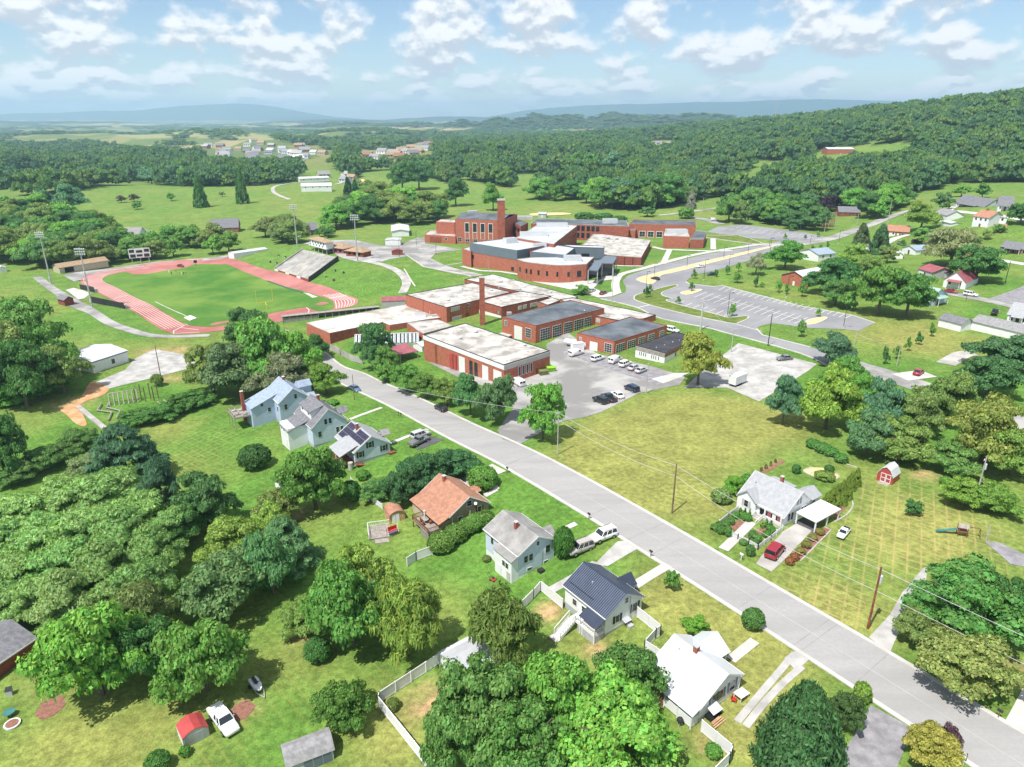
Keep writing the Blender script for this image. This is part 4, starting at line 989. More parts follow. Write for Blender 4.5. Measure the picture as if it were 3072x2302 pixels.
# the pale thicket filling the left of the picture: its trees blend into each other
for x, yt, yb, wd in ((180, 1070, 1430, 470), (520, 930, 1330, 500), (900, 830, 1240, 540), (1180, 1000, 1440, 460), (60, 1300, 1680, 420), (360, 1230, 1640, 500), (720, 1130, 1600, 520), (1050, 1200, 1700, 520), (1300, 1330, 1780, 380),
                      (220, 1480, 1880, 480), (560, 1420, 1900, 500), (900, 1480, 1960, 500), (1220, 1560, 2020, 440), (100, 1700, 2080, 400), (380, 1680, 2080, 420), (40, 1780, 2130, 420), (680, 1720, 2110, 460), (960, 1700, 2080, 460), (1240, 1700, 2060, 400), (1400, 1180, 1560, 360)):
    tree('A2', x, yt, yb, wd * 1.12, 'flat', SG, 'sage green feathery tree merging into the broad thicket at left', group='trees of the pale thicket')
T_ = [
 ('A2', 1060, 490, 960, 560, 'pine', PN, 'large dark pine rising behind the pale thicket'), ('A2', 1390, 780, 1330, 400, 'pine', PN, 'lower dark pine with drooping tiers right of the large pine'),
 ('A2', 1740, 890, 1350, 430, 'broad', (.045, .10, .03), 'round dark oak alone on the lawn below the pines'), ('A3', 1330, 430, 940, 460, 'broad', DK, 'dark tree in the gap between the bright and the mid green tree'), ('A3', 1880, -80, 400, 620, 'broad', (.075, .135, .045), 'grey green wide tree above the mid green tree'), ('A3', 600, 40, 560, 480, 'flat', (.12, .165, .055), 'pale feathery tree overhanging the bright green tree'), ('A2', 1950, 1300, 1640, 460, 'broad', YL, 'yellow green bushy tree by the tree shadow'), ('A2', 760, 700, 960, 330, 'flat', (.10, .14, .055), 'greyish brush on the upper edge of the thicket'), ('A2', 1560, 1150, 1480, 300, 'broad', DK, 'dark low tree beside the dark oak'),
 ('A2', 60, 390, 930, 360, 'broad', DK, 'dark tall tree cut by the left edge beside the hedge'),
 ('A3', 850, 320, 1060, 760, 'broad', BR, 'bright green wide tree in front of the thicket near the brick house'), ('A3', 1720, 390, 1030, 680, 'broad', MD, 'mid green dense tree shading the lawn beside the jet ski'),
 ('A3', 1200, 80, 640, 520, 'flat', (.085, .115, .035), 'olive brown tree wedged behind the bright green tree'), ('B3', 60, -330, 230, 420, 'broad', (.07, .145, .05), 'blue green feathery tree behind the leaning white fence panels'),
 ('B2', 160, 1270, 1690, 470, 'pine', (.07, .145, .055), 'soft light green pine in the yard below the maple'), ('B2', 410, 690, 1180, 480, 'broad', (.055, .125, .022), 'full green maple beside the solar roofed house'),
 ('B2', 80, 1060, 1330, 320, 'broad', OL, 'olive tree between the dark oak and the maple'), ('B2', 30, 1180, 1480, 360, 'broad', (.11, .16, .03), 'light tree below the olive tree'),
 ('B3', 720, -40, 640, 640, 'broad', MD, 'large mid green tree left of the weeping tree in the back yard'), ('B3', 1170, 130, 740, 560, 'weep', (.105, .150, .026), 'yellow green weeping tree hanging over the white fence corner'),
 ('B3', 820, -160, 380, 500, 'broad', YL, 'yellowish tree behind the large back yard tree'), ('B3', 1960, 240, 760, 560, 'weep', (.072, .105, .022), 'dark olive weeping tree over the grey roofed white garage'),
 ('B3', 660, 990, 1310, 430, 'broad', (.055, .11, .02), 'small round tree alone on the lawn by the long grey shed'), ('B3', 300, 300, 520, 330, 'weep', (.10, .155, .035), 'light drooping bush over the white fence panels'), ('B3', 430, 620, 770, 170, 'ball', DK, 'dark round bush under the large back yard tree'),
 ('B3', 1820, 860, 1560, 720, 'broad', (.075, .145, .035), 'grey green tree at the lower end of the white fence'), ('C3', 200, 760, 1330, 640, 'broad', BR, 'bright tree left of the white metal roof in the front clump'),
 ('C3', 800, 690, 1130, 520, 'broad', (.048, .11, .025), 'darker tree touching the white metal roof'), ('C3', 640, 1080, 1640, 900, 'broad', LM, 'vivid lime green wide tree at the bottom of the picture'), ('C3', -40, 1180, 1700, 640, 'broad', (.07, .14, .03), 'green tree at the bottom left of the lime green tree'),
 ('B3', 1500, 1180, 1700, 420, 'broad', (.072, .138, .032), 'leafy low tree inside the white fence at bottom'),
 ('D3', 340, 1010, 1590, 620, 'cone', (.040, .092, .03), 'broad dark evergreen between the wheel tracks and the asphalt drive'), ('D3', 1700, 10, 480, 820, 'broad', (.05, .118, .025), 'large dark green tree by the gravel drive at right'),
 ('D3', 1690, 570, 980, 700, 'broad', (.10, .130, .034), 'olive green low tree at the kerb across from the asphalt drive'), ('D3', 1290, 330, 640, 290, 'broad', OL, 'small olive tree at the mouth of the gravel drive'), ('D3', 2080, 120, 600, 420, 'broad', DK, 'dark tree at the right edge above the red clay bank'),
 ('D2', 205, 95, 480, 270, 'broad', BL, 'blue green tree at the corner of the mown empty lot'), ('D2', 560, 30, 520, 480, 'broad', (.105, .17, .026), 'yellow green tree in the row behind the garden'), ('D2', 1010, 120, 530, 280, 'broad', BL, 'blue green tree in the middle of the row behind the garden'),
 ('D2', 700, -80, 220, 320, 'broad', MD, 'green tree by the road at the back of the row'), ('D2', 900, 390, 740, 340, 'broad', (.055, .105, .04), 'grey green tree overhanging the garden corner'), ('D2', 1170, 450, 780, 420, 'broad', (.09, .135, .03), 'wide tree standing behind the red barn shed'),
 ('D2', 1320, 190, 560, 360, 'broad', OL, 'olive tree in the row left of the tallest olive tree'), ('D2', 1560, 50, 470, 420, 'broad', (.085, .125, .03), 'dense olive green tree near the roadside in the row'), ('D2', 1850, 270, 800, 620, 'broad', (.112, .140, .03), 'tallest olive yellow tree behind the pole with transformer'),
 ('D2', 1620, 650, 900, 330, 'broad', (.07, .13, .03), 'low green tree between the barn and the thick bushes'), ('D2', 2090, 500, 900, 420, 'broad', YL, 'yellow olive tree at the right edge behind the bushes'), ('D2', 1900, -80, 250, 460, 'broad', (.04, .095, .03), 'dark green tree over the road at right'),
 ('D2', 830, 60, 280, 260, 'broad', BR, 'bright green tree top beside the road'), ('D2', 1285, 1110, 1230, 130, 'broad', DK, 'small lone tree on the crosshatched lawn'),
 ('G', 2120, 500, 1020, 430, 'broad', (.125, .155, .028), 'large yellow green elm at the top of the mown lot'), ('C2', 80, 150, 600, 330, 'broad', BR, 'bright green tree at the yard gate by the street pole'),
 ('L', 620, 140, 520, 280, 'broad', (.042, .098, .03), 'dark green tree in front of the greenhouse'), ('L', 715, 350, 590, 190, 'broad', (.075, .145, .03), 'light green small tree beside the maroon canopy'),
 ('B2', 1160, 0, 210, 230, 'broad', MD, 'green tree in the street hedge below the maroon canopy'), ('B2', 1330, 60, 260, 210, 'broad', (.075, .14, .028), 'lighter tree in the street hedge, third from the greenhouse'), ('B2', 1500, 110, 320, 200, 'broad', (.09, .13, .028), 'yellowish low tree in the street hedge behind the black car'),
 ('B2', 1690, 50, 400, 250, 'broad', (.05, .115, .035), 'tall blue green tree in the street hedge at the workshop corner'), ('B2', 1890, 90, 450, 300, 'broad', (.06, .115, .04), 'widest tree in the street hedge beside the white van'), ('B2', 980, -20, 130, 150, 'broad', MD, 'leafy bush tree at the upper end of the street hedge'),
 ('B2', 500, -20, 230, 250, 'broad', (.085, .160, .026), 'bright clipped tree beside the parked blue car'), ('V', 668, 775, 838, 60, 'broad', YL, 'yellow green tree left of the bright clipped tree'),
 ('V', 520, 740, 855, 140, 'broad', (.065, .10, .04), 'large grey green tree behind the pale blue house'), ('V', 590, 690, 845, 130, 'broad', MD, 'tall green tree over the track corner'), ('V', 545, 668, 770, 90, 'broad', (.045, .105, .03), 'dark tree at the near corner of the track'), ('V', 648, 710, 830, 110, 'broad', BR, 'bright tree left of the long low school building'),
 ('V', 462, 745, 850, 100, 'broad', OL, 'olive tree at the gravel pad corner'), ('V', 610, 770, 860, 110, 'broad', (.085, .105, .05), 'greyish tree right behind the pale blue house'), ('V', 690, 720, 775, 45, 'broad', DK, 'small dark tree against the brick end wall'),
 ('V', 60, 650, 800, 150, 'broad', (.075, .145, .03), 'green tree left of the white metal building'), ('V', 20, 700, 850, 130, 'broad', OL, 'olive tree on the left edge below the field path'), ('V', 115, 700, 830, 110, 'broad', MD, 'tree nearest the white metal building'), ('V', 60, 740, 880, 120, 'broad', DK, 'dark tree in the clump left of the clay patch'), ('V', 140, 745, 850, 90, 'broad', OL, 'olive bush tree beside the white metal building wall'),
 ('C1', 2080, 625, 850, 260, 'broad', (.055, .135, .022), 'round full tree beside the brick gabled hall'), ('D1', 620, 760, 1050, 380, 'broad', (.034, .085, .022), 'dark dense tree touching the brick gabled hall'), ('D1', 640, 940, 1150, 240, 'broad', (.06, .13, .03), 'lighter round tree below the dark dense tree'), ('D1', 900, 740, 1000, 260, 'broad', (.085, .125, .028), 'olive tree between the dark dense tree and the village'),
 ('D1', 1000, 830, 1230, 380, 'broad', (.065, .140, .026), 'bright tall tree above the car park'), ('D1', 1230, 880, 1250, 360, 'broad', (.045, .110, .022), 'deep green tree left of the green roofed house'), ('D1', 740, 1040, 1190, 150, 'broad', MD, 'small leafy tree at the car park edge'), ('D1', 780, 640, 830, 200, 'broad', YL, 'yellow green tree behind the dark dense tree'),
 ('D1', 850, 490, 690, 140, 'cone', (.06, .085, .035), 'tall brown green conifer by the hill road'), ('D1', 1005, 500, 720, 160, 'cone', (.04, .085, .03), 'dark conifer beside the white shed'), ('D1', 1600, 530, 830, 420, 'weep', (.105, .125, .05), 'wide willow like tree behind the maroon roofed houses'), ('D1', 1800, 660, 960, 380, 'broad', (.036, .092, .022), 'dark round tree behind the pink roofed house'),
 ('D1', 1350, 290, 530, 260, 'broad', (.10, .16, .03), 'yellow green tree standing by the hill road'), ('D1', 1380, 510, 640, 170, 'broad', MD, 'green tree among the village roofs'), ('D1', 1070, 660, 800, 140, 'broad', OL, 'olive tree beside the small white shed'), ('D1', 630, 1400, 1650, 330, 'broad', (.05, .10, .045), 'blue green tree by the grass bank below the car park') ,
 ('D1', 2050, 1380, 1680, 520, 'broad', (.045, .10, .035), 'dark wide tree in front of the long white sheds'), ('D1', 1690, 150, 250, 130, 'broad', MD, 'round tree behind the black roofed bungalow'), ('D1', 1860, 140, 260, 130, 'broad', MD, 'second round tree behind the black roofed bungalow'), ('D1', 2180, 300, 480, 200, 'broad', DK, 'dark tree on the right edge by the hill houses'), ('D1', 1530, 220, 370, 170, 'broad', (.05, .10, .03), 'dark tree behind the yellow green hill road tree'),
 ('D1', 590, 240, 370, 170, 'broad', (.032, .020, .028), 'dark purple leaved tree at the wood edge'), ('C1', 1620, 250, 460, 230, 'broad', MD, 'full round tree at the upper car park'), ('C1', 1720, 290, 480, 150, 'broad', (.085, .13, .035), 'olive tree beside the full round tree at the upper car park'), ('C1', 1305, 205, 350, 80, 'cone', (.16, .17, .12), 'pale silvery spruce behind the school'),
 ('C1', 1265, 345, 430, 105, 'ball', (.075, .15, .03), 'clipped round tree below the silvery spruce'), ('C1', 945, 335, 415, 120, 'broad', (.05, .115, .03), 'round tree behind the auditorium roof'), ('C1', 2150, 480, 535, 55, 'ball', DK, 'dark clipped bush by the batting cage'), ('C1', 1840, 730, 900, 150, 'weep', (.14, .16, .08), 'pale thin leaved tree at the car park bank'),
 ('C1', 425, 385, 445, 120, 'ball', DK, 'left of three dark clipped domes behind the school'), ('C1', 585, 390, 448, 120, 'ball', DK, 'middle of three dark clipped domes behind the school'), ('C1', 708, 412, 455, 110, 'ball', DK, 'right of three dark clipped domes behind the school'),
 ('V', 870, 350, 412, 60, 'broad', DK, 'large dark tree in the clump on the fairway'), ('V', 905, 352, 410, 60, 'broad', (.04, .09, .03), 'right tree of the dark clump on the fairway'), ('V', 755, 390, 448, 28, 'cone', (.028, .07, .028), 'left tall cedar behind the club house'), ('V', 770, 395, 452, 28, 'cone', (.028, .07, .028), 'right tall cedar behind the club house'),
 ('V', 985, 385, 445, 50, 'broad', DK, 'dark tree alone on the middle fairway'), ('V', 1065, 395, 455, 45, 'broad', MD, 'tree left of the fairway bunkers'), ('V', 1240, 330, 372, 32, 'broad', MD, 'left of two round trees on the far green'), ('V', 1275, 332, 372, 32, 'broad', MD, 'right of two round trees on the far green'), ('V', 1322, 330, 370, 45, 'broad', BL, 'blue green tree beside the two round trees on the far green'),
 ('V', 158, 400, 462, 62, 'broad', BL, 'blue green round tree at the edge of the golf slope'), ('V', 110, 410, 465, 50, 'broad', BL, 'tree left of the blue green round tree on the golf slope'), ('V', 435, 385, 448, 30, 'cone', DK, 'dark pine standing on the open golf slope'), ('V', 525, 372, 440, 26, 'cone', DK, 'dark pine to the right on the golf slope'),
 ('A1', 1010, 240, 300, 70, 'broad', (.07, .06, .035), 'left of two brownish bushy trees on the golf slope'), ('A1', 1115, 228, 290, 75, 'broad', (.075, .065, .035), 'right of two brownish bushy trees on the golf slope'), ('A1', 1140, 295, 355, 75, 'broad', MD, 'small tree below the brownish trees on the golf slope'), ('A1', 1425, 220, 285, 65, 'broad', MD, 'small round tree in the middle of the golf slope'), ('A1', 1845, 208, 250, 45, 'broad', OL, 'tiny lone tree high on the golf slope'),
]
for r in T_: tree(*r)
S_ = [
 ('A2', 2120, 670, 835, 190, 'ball', (.035, .08, .022), 'clipped dark round shrub on the lawn'), ('h3', 1600, 500, 940, 270, 'ball', (.05, .12, .022), 'tall round shrub beside the silver suv'), ('B2', 1790, 850, 1000, 190, 'ball', MD, 'round leafy shrub at the brown roofed house front'),
 ('C3', 1340, 420, 560, 180, 'broad', (.07, .16, .02), 'bright loose shrub beside the white metal roof'), ('C3', 1145, 40, 190, 110, 'broad', MD, 'young tree on the front lawn by the concrete walk'), ('C3', 1815, 370, 500, 140, 'ball', (.055, .125, .03), 'round shrub at the kerb of the street'), ('C3', 1490, 1490, 1570, 110, 'ball', MD, 'small shrub inside the lower white fence'),
 ('D3', 720, 1040, 1350, 240, 'broad', (.045, .085, .025), 'dark upright shrub at the asphalt drive'), ('D3', 860, 975, 1110, 120, 'ball', (.09, .15, .025), 'clipped lollipop tree at the kerb'), ('D3', 1430, 1340, 1630, 400, 'broad', (.15, .15, .03), 'yellow green bush at the foot of the asphalt drive'), ('D3', 1575, 1330, 1490, 170, 'broad', (.05, .025, .03), 'purple bush behind the yellow green bush'),
 ('A3', 1320, 1560, 1680, 160, 'ball', (.05, .12, .025), 'dark bush at the bottom edge below the red roofed shed'), ('A3', 1540, 1500, 1560, 80, 'ball', MD, 'weeds at the foot of the red roofed shed'), ('D2', 1700, 930, 1150, 330, 'broad', (.095, .165, .026), 'bright left half of the thick bushes under the transformer pole'), ('D2', 1960, 990, 1200, 360, 'broad', (.085, .155, .025), 'right half of the thick bushes under the transformer pole'),
 ('D2', 1560, 920, 980, 80, 'ball', BR, 'tiny bush by the dirt patch near the barn'), ('h8', 400, 280, 560, 290, 'weep', (.07, .17, .02), 'tall ornamental grass left of the white house'), ('h8', 180, 510, 700, 260, 'ball', (.09, .14, .04), 'flowering bush at the mown lot edge'), ('h8', 590, 250, 420, 150, 'ball', MD, 'bush behind the tall ornamental grass'),
 ('h8', 1425, 90, 220, 110, 'ball', DK, 'small dark tree behind the white house'), ('h8', 1970, 100, 230, 130, 'ball', DK, 'dark shrub beside the round gravel bed'), ('h8', 1900, 220, 310, 260, 'ball', (.10, .15, .03), 'flowering plants in the round gravel bed'),
 ('B2', 910, 950, 1090, 250, 'broad', (.06, .12, .03), 'shrubs behind the picket fence'), ('B2', 690, 970, 1100, 140, 'ball', DK, 'dark bush at the foot of the maple'), ('B2', 800, 870, 930, 90, 'ball', MD, 'bush beside the porch water tank'), ('B2', 550, 280, 320, 80, 'ball', MD, 'low bush in front of the slate roofed house'),
 ('C1', 400, 985, 1060, 130, 'broad', MD, 'planting by the school parking bays'), ('C1', 60, 890, 930, 120, 'ball', OL, 'bush under the school front wall'), ('B2', 720, 1060, 1110, 60, 'ball', MD, 'grassy tuft by the picket fence'),
 ('A2', 1310, 70, 160, 80, 'ball', OL, 'shrub at the foot of the field pole'), ('B3', 1050, 1110, 1180, 90, 'ball', (.09, .12, .03), 'small bush in the fence corner'), ('h3', 330, 940, 1010, 120, 'ball', OL, 'scrub at the back of the pale blue house'),
]
for w, x, yt, yb, wd, k, c, l in S_: tree(w, x, yt, yb, wd, k, c, l, 'shrub' if k != 'broad' else 'bush', {'ball': 'shrub', 'broad': 'bush', 'weep': 'ornamental_grass'}[k])
def row(w, lst, kind, tint, label, cat, name, group):
    xs = sorted(q[0] for q in lst)
    for x, yt, yb, wd in lst: tree(w, x, yt, yb, wd, kind, tint, '%s, %s from the left' % (label, 'first second third fourth fifth sixth seventh eighth ninth tenth'.split()[xs.index(x)]), cat, name, group)
row('D2', [(815, 850, 985, 70), (770, 880, 1020, 75), (735, 915, 1060, 75), (695, 950, 1090, 75), (655, 985, 1110, 75), (615, 1010, 1130, 80), (580, 1040, 1125, 70), (700, 1030, 1140, 80), (655, 1060, 1165, 80), (745, 985, 1100, 70)], 'cone', (.095, .135, .022), 'clipped yellow green arborvitae in the hedge beside the carport', 'hedge plant', 'arborvitae', 'arborvitae hedge')
row('B2', [(1120, 830, 1120, 290), (1230, 760, 1060, 290), (1330, 730, 1010, 290), (1440, 710, 950, 280), (1600, 720, 900, 290), (1690, 760, 890, 200)], 'broad', (.036, .092, .030), 'dark hemlock in the clump behind the brown roofed house', 'tree', 'conifer', 'hemlocks behind the brown roofed house')
row('B2', [(1450, 1400, 1520, 170), (1570, 1330, 1440, 150), (1660, 1280, 1380, 120), (1730, 1240, 1350, 140), (1810, 1215, 1310, 130)], 'ball', (.075, .135, .028), 'shrub in the row along the tan gable wall', 'shrub', 'shrub', 'shrubs by the tan wall')
row('A2', [(640, 520, 690, 250), (740, 540, 690, 200), (480, 650, 810, 260), (330, 700, 880, 260), (200, 800, 950, 240), (90, 860, 990, 200)], 'broad', (.06, .115, .028), 'bushy tree in the hedge line at the left field edge', 'tree', 'hedge_tree', 'left hedge line')
row('A2', [(1120, 370, 490, 200), (1230, 350, 470, 230), (1370, 320, 440, 230), (1500, 230, 380, 210), (1640, 200, 330, 230)], 'broad', (.055, .12, .026), 'bushy tree in the hedge between lawn and obstacle course', 'tree', 'hedge_tree', 'hedge by the obstacle course')
row('A2', [(330, 90, 260, 260), (160, 190, 310, 260), (500, 60, 190, 200), (50, 240, 330, 160)], 'broad', (.055, .145, .02), 'creeper covered bush below the white metal building', 'bush', 'creeper_bush', 'creeper bushes')
row('h8', [(500, 800, 900, 60), (575, 810, 920, 60), (650, 820, 950, 60), (930, 980, 1080, 60), (1010, 1010, 1100, 60)], 'cone', (.05, .11, .03), 'small conical shrub against the white porch', 'shrub', 'cone_shrub', 'porch shrubs')
row('h8', [(420, 870, 960, 110), (540, 880, 990, 120), (620, 910, 1010, 110), (900, 1060, 1130, 100), (1000, 1100, 1160, 110), (940, 1190, 1270, 120), (1030, 1150, 1230, 100)], 'ball', (.055, .135, .025), 'green hedge shrub in the fenced front garden', 'shrub', 'hedge_shrub', 'front garden hedge')
row('h8', [(70, 1080, 1170, 110), (180, 1110, 1220, 120), (290, 1110, 1270, 100), (330, 960, 1060, 120), (250, 1020, 1110, 110), (150, 1030, 1120, 100)], 'ball', (.06, .13, .03), 'leafy shrub outside the white garden fence', 'shrub', 'garden_shrub', 'shrubs outside the garden fence')
row('h8', [(550, 1330, 1400, 110), (660, 1420, 1590, 120), (760, 1250, 1370, 150), (700, 1180, 1330, 110)], 'ball', (.065, .13, .035), 'shrub at the garden gate', 'shrub', 'garden_shrub', 'shrubs at the garden gate')
row('h8', [(1820, 1150, 1230, 120), (1700, 1250, 1330, 130), (1590, 1360, 1450, 130), (1500, 1480, 1560, 130)], 'ball', (.13, .12, .03), 'yellow olive shrub in the bed along the driveway', 'shrub', 'bed_shrub', 'driveway bed')
row('h8', [(1400, 1570, 1650, 120), (1320, 1640, 1730, 120)], 'ball', (.16, .075, .03), 'rust brown shrub at the street end of the driveway bed', 'shrub', 'bed_shrub', 'rust shrubs of the driveway bed')
row('h8', [(850, 130, 190, 40), (925, 80, 150, 40), (1005, 30, 100, 36), (1080, -10, 50, 36)], 'ball', (.09, .06, .03), 'small rust bush on the brick edged bed', 'shrub', 'bed_shrub', 'rust bushes by the long bed')
row('D2', [(460, 610, 670, 90), (540, 640, 710, 100), (610, 680, 740, 90), (690, 730, 790, 90)], 'ball', (.06, .14, .03), 'plant in the long bed on the garden edge', 'shrub', 'bed_plant', 'long bed plants')
# young trees of the car parks and banks
YT = [('C1', 940, 990, 1090, 50), ('C1', 970, 980, 1040, 35), ('C1', 1205, 1075, 1140, 42), ('C1', 1310, 960, 1035, 42), ('C1', 1645, 1140, 1245, 55), ('C1', 1335, 850, 930, 45), ('C1', 1605, 820, 900, 40), ('C1', 1700, 795, 870, 40), ('C1', 1690, 880, 965, 70), ('C1', 1843, 910, 1000, 45), ('C1', 2030, 950, 1045, 50), ('C1', 2097, 975, 1060, 45), ('C1', 1515, 855, 915, 35), ('C1', 1893, 960, 1000, 36),
      ('D1', 360, 1280, 1415, 65), ('D1', 602, 1370, 1490, 45), ('D1', 505, 1180, 1245, 42), ('D1', 370, 960, 1080, 60), ('D1', 1055, 1500, 1640, 55), ('D1', 1150, 1480, 1595, 50), ('D1', 1245, 1410, 1530, 50), ('D1', 1335, 1370, 1480, 60), ('D1', 1440, 1300, 1410, 55), ('D1', 232, 555, 600, 30), ('D1', 397, 565, 605, 20), ('D1', 500, 535, 585, 36), ('D1', 580, 620, 680, 26), ('D1', 455, 655, 705, 30), ('D1', 520, 645, 695, 26), ('D1', 40, 965, 1000, 40)]
for i, (w, x, yt, yb, wd) in enumerate(YT): tree(w, x, yt, yb, wd, 'broad', MD if i % 3 else DK, 'thin young tree planted round the school car parks', 'tree', 'young_tree', 'young trees of the car parks')
# belts of trees beyond the stadium, single trees
TONE = {MD: 'mid green ', DK: 'dark ', OL: 'olive ', BR: 'bright ', BL: 'blue green '}
def stand(label, group, w, poly, n, hmin, hmax, tints, mind, kinds=('broad',), seed=0, ratio=(.6, .84)):
    rs = random.Random(seed)
    got, tries = [], 0
    xs, ys = [p[0] for p in poly], [p[1] for p in poly]
    while len(got) < n and tries < n * 40:
        tries += 1
        x, y = rs.uniform(min(xs), max(xs)), rs.uniform(min(ys), max(ys))
        if not inpoly(np.array([x]), np.array([y]), poly)[0]: continue
        P = gnd(w, x, y)
        if any((P.x - g.x) ** 2 + (P.y - g.y) ** 2 < mind ** 2 for g in got): continue
        got.append(P)
        H = rs.uniform(hmin, hmax)
        tn = rs.choice(tints)
        fx, fy = (x - min(xs)) / (max(xs) - min(xs)), (y - min(ys)) / (max(ys) - min(ys))
        plant(P, H * rs.uniform(*ratio), H, rs.choice(kinds), tn, '%s %s%s, %s' % ('small' if H < hmin * .7 + hmax * .3 else 'tall' if H > hmin * .3 + hmax * .7 else 'middling', TONE.get(tn, 'leafy '), label, 'at its ' + ('far' if fy < .4 else 'near' if fy > .6 else 'middle') + (' left' if fx < .33 else ' right' if fx > .67 else ' centre')), group=group)
mixd = (MD, DK, OL, BR, (.05, .11, .03), (.085, .13, .03))
stand('tree in the dense belt beyond the track', 'belt beyond the track', 'A1', [(-60, 400), (700, 420), (900, 500), (950, 820), (480, 850), (-60, 820)], 72, 13, 20, mixd, 5, seed=1)
stand('tree in the scoreboard belt', 'belt behind the scoreboard', 'A1', [(950, 640), (1250, 640), (1500, 560), (1900, 640), (1900, 720), (1000, 800)], 20, 9, 15, (MD, BR, (.075, .15, .03), OL), 5, seed=2)
stand('tree behind the press box', 'belt behind the press box', 'B1', [(-30, 520), (250, 560), (280, 640), (-100, 640)], 8, 12, 18, (OL, MD, (.09, .125, .04)), 5, seed=3)
stand('tree of the golf course wood', 'wood beside the golf course', 'B1', [(520, 470), (700, 380), (850, 300), (1150, 360), (1420, 400), (1420, 480), (1150, 500), (860, 480), (560, 540)], 34, 14, 23, (MD, DK, OL, BR, (.09, .125, .03)), 7, seed=4)
stand('tree beyond the stadium car park', 'trees by the white equipment building', 'B1', [(450, 520), (560, 530), (540, 600), (420, 590)], 4, 6, 9, (MD, DK), 5, seed=5)
stand('tree of the upper golf row', 'row along the upper golf slope', 'A1', [(0, 150), (600, 150), (900, 130), (1500, 160), (2000, 120), (2200, 130), (2200, 90), (1500, 110), (600, 110), (0, 110)], 26, 15, 22, (DK, BL, MD, (.045, .095, .04)), 9, seed=6)
stand('tree on the fairway behind the school', 'fairway trees', 'C1', [(0, 230), (320, 260), (480, 280), (500, 330), (330, 300), (0, 270)], 7, 15, 22, (MD, BL, DK), 10, seed=7)
stand('tree of the wood behind the auditorium', 'wood edge behind the auditorium', 'C1', [(490, 330), (800, 330), (1080, 300), (1200, 260), (1200, 300), (1080, 330), (800, 350), (500, 345)], 18, 18, 27, (MD, BR, DK, BL), 8, seed=8)
stand('tree above the upper car park', 'wood edge above the car park', 'C1', [(1500, 380), (1900, 400), (2211, 470), (2211, 500), (1900, 470), (1800, 430)], 14, 14, 21, (MD, DK, (.055, .12, .03)), 7, seed=9)
stand('tree of the batting cage row', 'row above the batting cage', 'D1', [(0, 430), (560, 480), (620, 530), (280, 530), (0, 450)], 12, 11, 16, (DK, MD, (.045, .1, .03)), 6, seed=10)
stand('tree lining the hill road', 'trees lining the hill road', 'D1', [(680, 320), (900, 420), (1100, 330), (1180, 300), (1000, 470), (880, 440)], 9, 13, 20, (MD, BR, DK), 7, seed=11)
stand('garden tree of the village', 'village garden trees', 'D1', [(1180, 620), (1500, 640), (1500, 720), (1800, 560), (2100, 540), (2100, 600), (1500, 780), (1200, 700)], 9, 2.5, 5, (MD, DK, OL), 9, seed=12)

# ------------------------------------------------------------------ wood on the hill and the plain
rs = np.random.RandomState(77)
bands = [(430, 1000, 9.5, 1.0), (1000, 1700, 12, 1.15), (1700, 2900, 18, 1.5), (2900, 4800, 34, 2.4), (4800, 9000, 75, 4.2)]
PX, PY, PS = [], [], []
for r0, r1, sp_, k in bands:
    n = int((math.radians(84)) * .5 * (r1 ** 2 - r0 ** 2) / sp_ ** 2)
    r = np.sqrt(rs.uniform(r0 ** 2, r1 ** 2, n)); th_ = np.radians(rs.uniform(-42, 42, n))
    PX.append(r * np.sin(th_)); PY.append(r * np.cos(th_)); PS.append(np.full(n, k))
PX, PY, PS = map(np.concatenate, (PX, PY, PS))
PZ = land(PX, PY)
w_ = woody(PX, PY, PZ)
vx, vy = to_view(PX, PY, PZ)
keep = (w_ > rs.uniform(.25, 1, len(w_))) & (vx > -120) & (vx < 2330)
PX, PY, PZ, PS = PX[keep], PY[keep], PZ[keep], PS[keep]
order = np.argsort(np.hypot(PX, PY))
n_single = 0
for i in order[:n_single]:
    H = rs.uniform(11, 17)
    plant(Vector((PX[i], PY[i], PZ[i])), H * rs.uniform(.4, .52), H, 'broad', random.Random(int(i)).choice((MD, DK, (.05, .105, .035), OL, (.045, .1, .04))), 'tree at the near edge of the wood below the hill', group='near edge of the hill wood', q='mid')
rest = order[n_single:]
co = np.stack([PX, PY, PZ], -1)[rest]
pm = bpy.data.meshes.new('hill_wood')
pm.vertices.add(len(co))
pm.vertices.foreach_set('co', co.astype(np.float32).ravel())
hgt_ = (9 + 15 * rs.beta(2, 2.2, len(co))) * PS[rest]
rad_ = hgt_ * rs.uniform(.4, .72, len(co))
hgt_ = np.where(PS[rest] > 2, 13 + 3 * rs.uniform(size=len(co)), hgt_ / np.maximum(1, PS[rest] * .85))
sa = pm.attributes.new('size', 'FLOAT_VECTOR', 'POINT'); sa.data.foreach_set('vector', np.stack([rad_, rad_, hgt_], -1).astype(np.float32).ravel())
ra = pm.attributes.new('turn', 'FLOAT', 'POINT'); ra.data.foreach_set('value', rs.uniform(0, 6.28, len(co)).astype(np.float32))
ia = pm.attributes.new('pick', 'INT', 'POINT'); ia.data.foreach_set('value', rs.randint(0, 3, len(co)).astype(np.int32))
pm.update()
wood = put('hill_wood', pm, None, None, kind='stuff')
tag(wood, 'unbroken green wood covering the hill and the far plain', 'wood')
gn = bpy.data.node_groups.new('scatter_wood', 'GeometryNodeTree')
gn.interface.new_socket('Geometry', in_out='INPUT', socket_type='NodeSocketGeometry')
gn.interface.new_socket('Geometry', in_out='OUTPUT', socket_type='NodeSocketGeometry')
gi, go = gn.nodes.new('NodeGroupInput'), gn.nodes.new('NodeGroupOutput')
m2p = gn.nodes.new('GeometryNodeMeshToPoints')
iop = gn.nodes.new('GeometryNodeInstanceOnPoints')
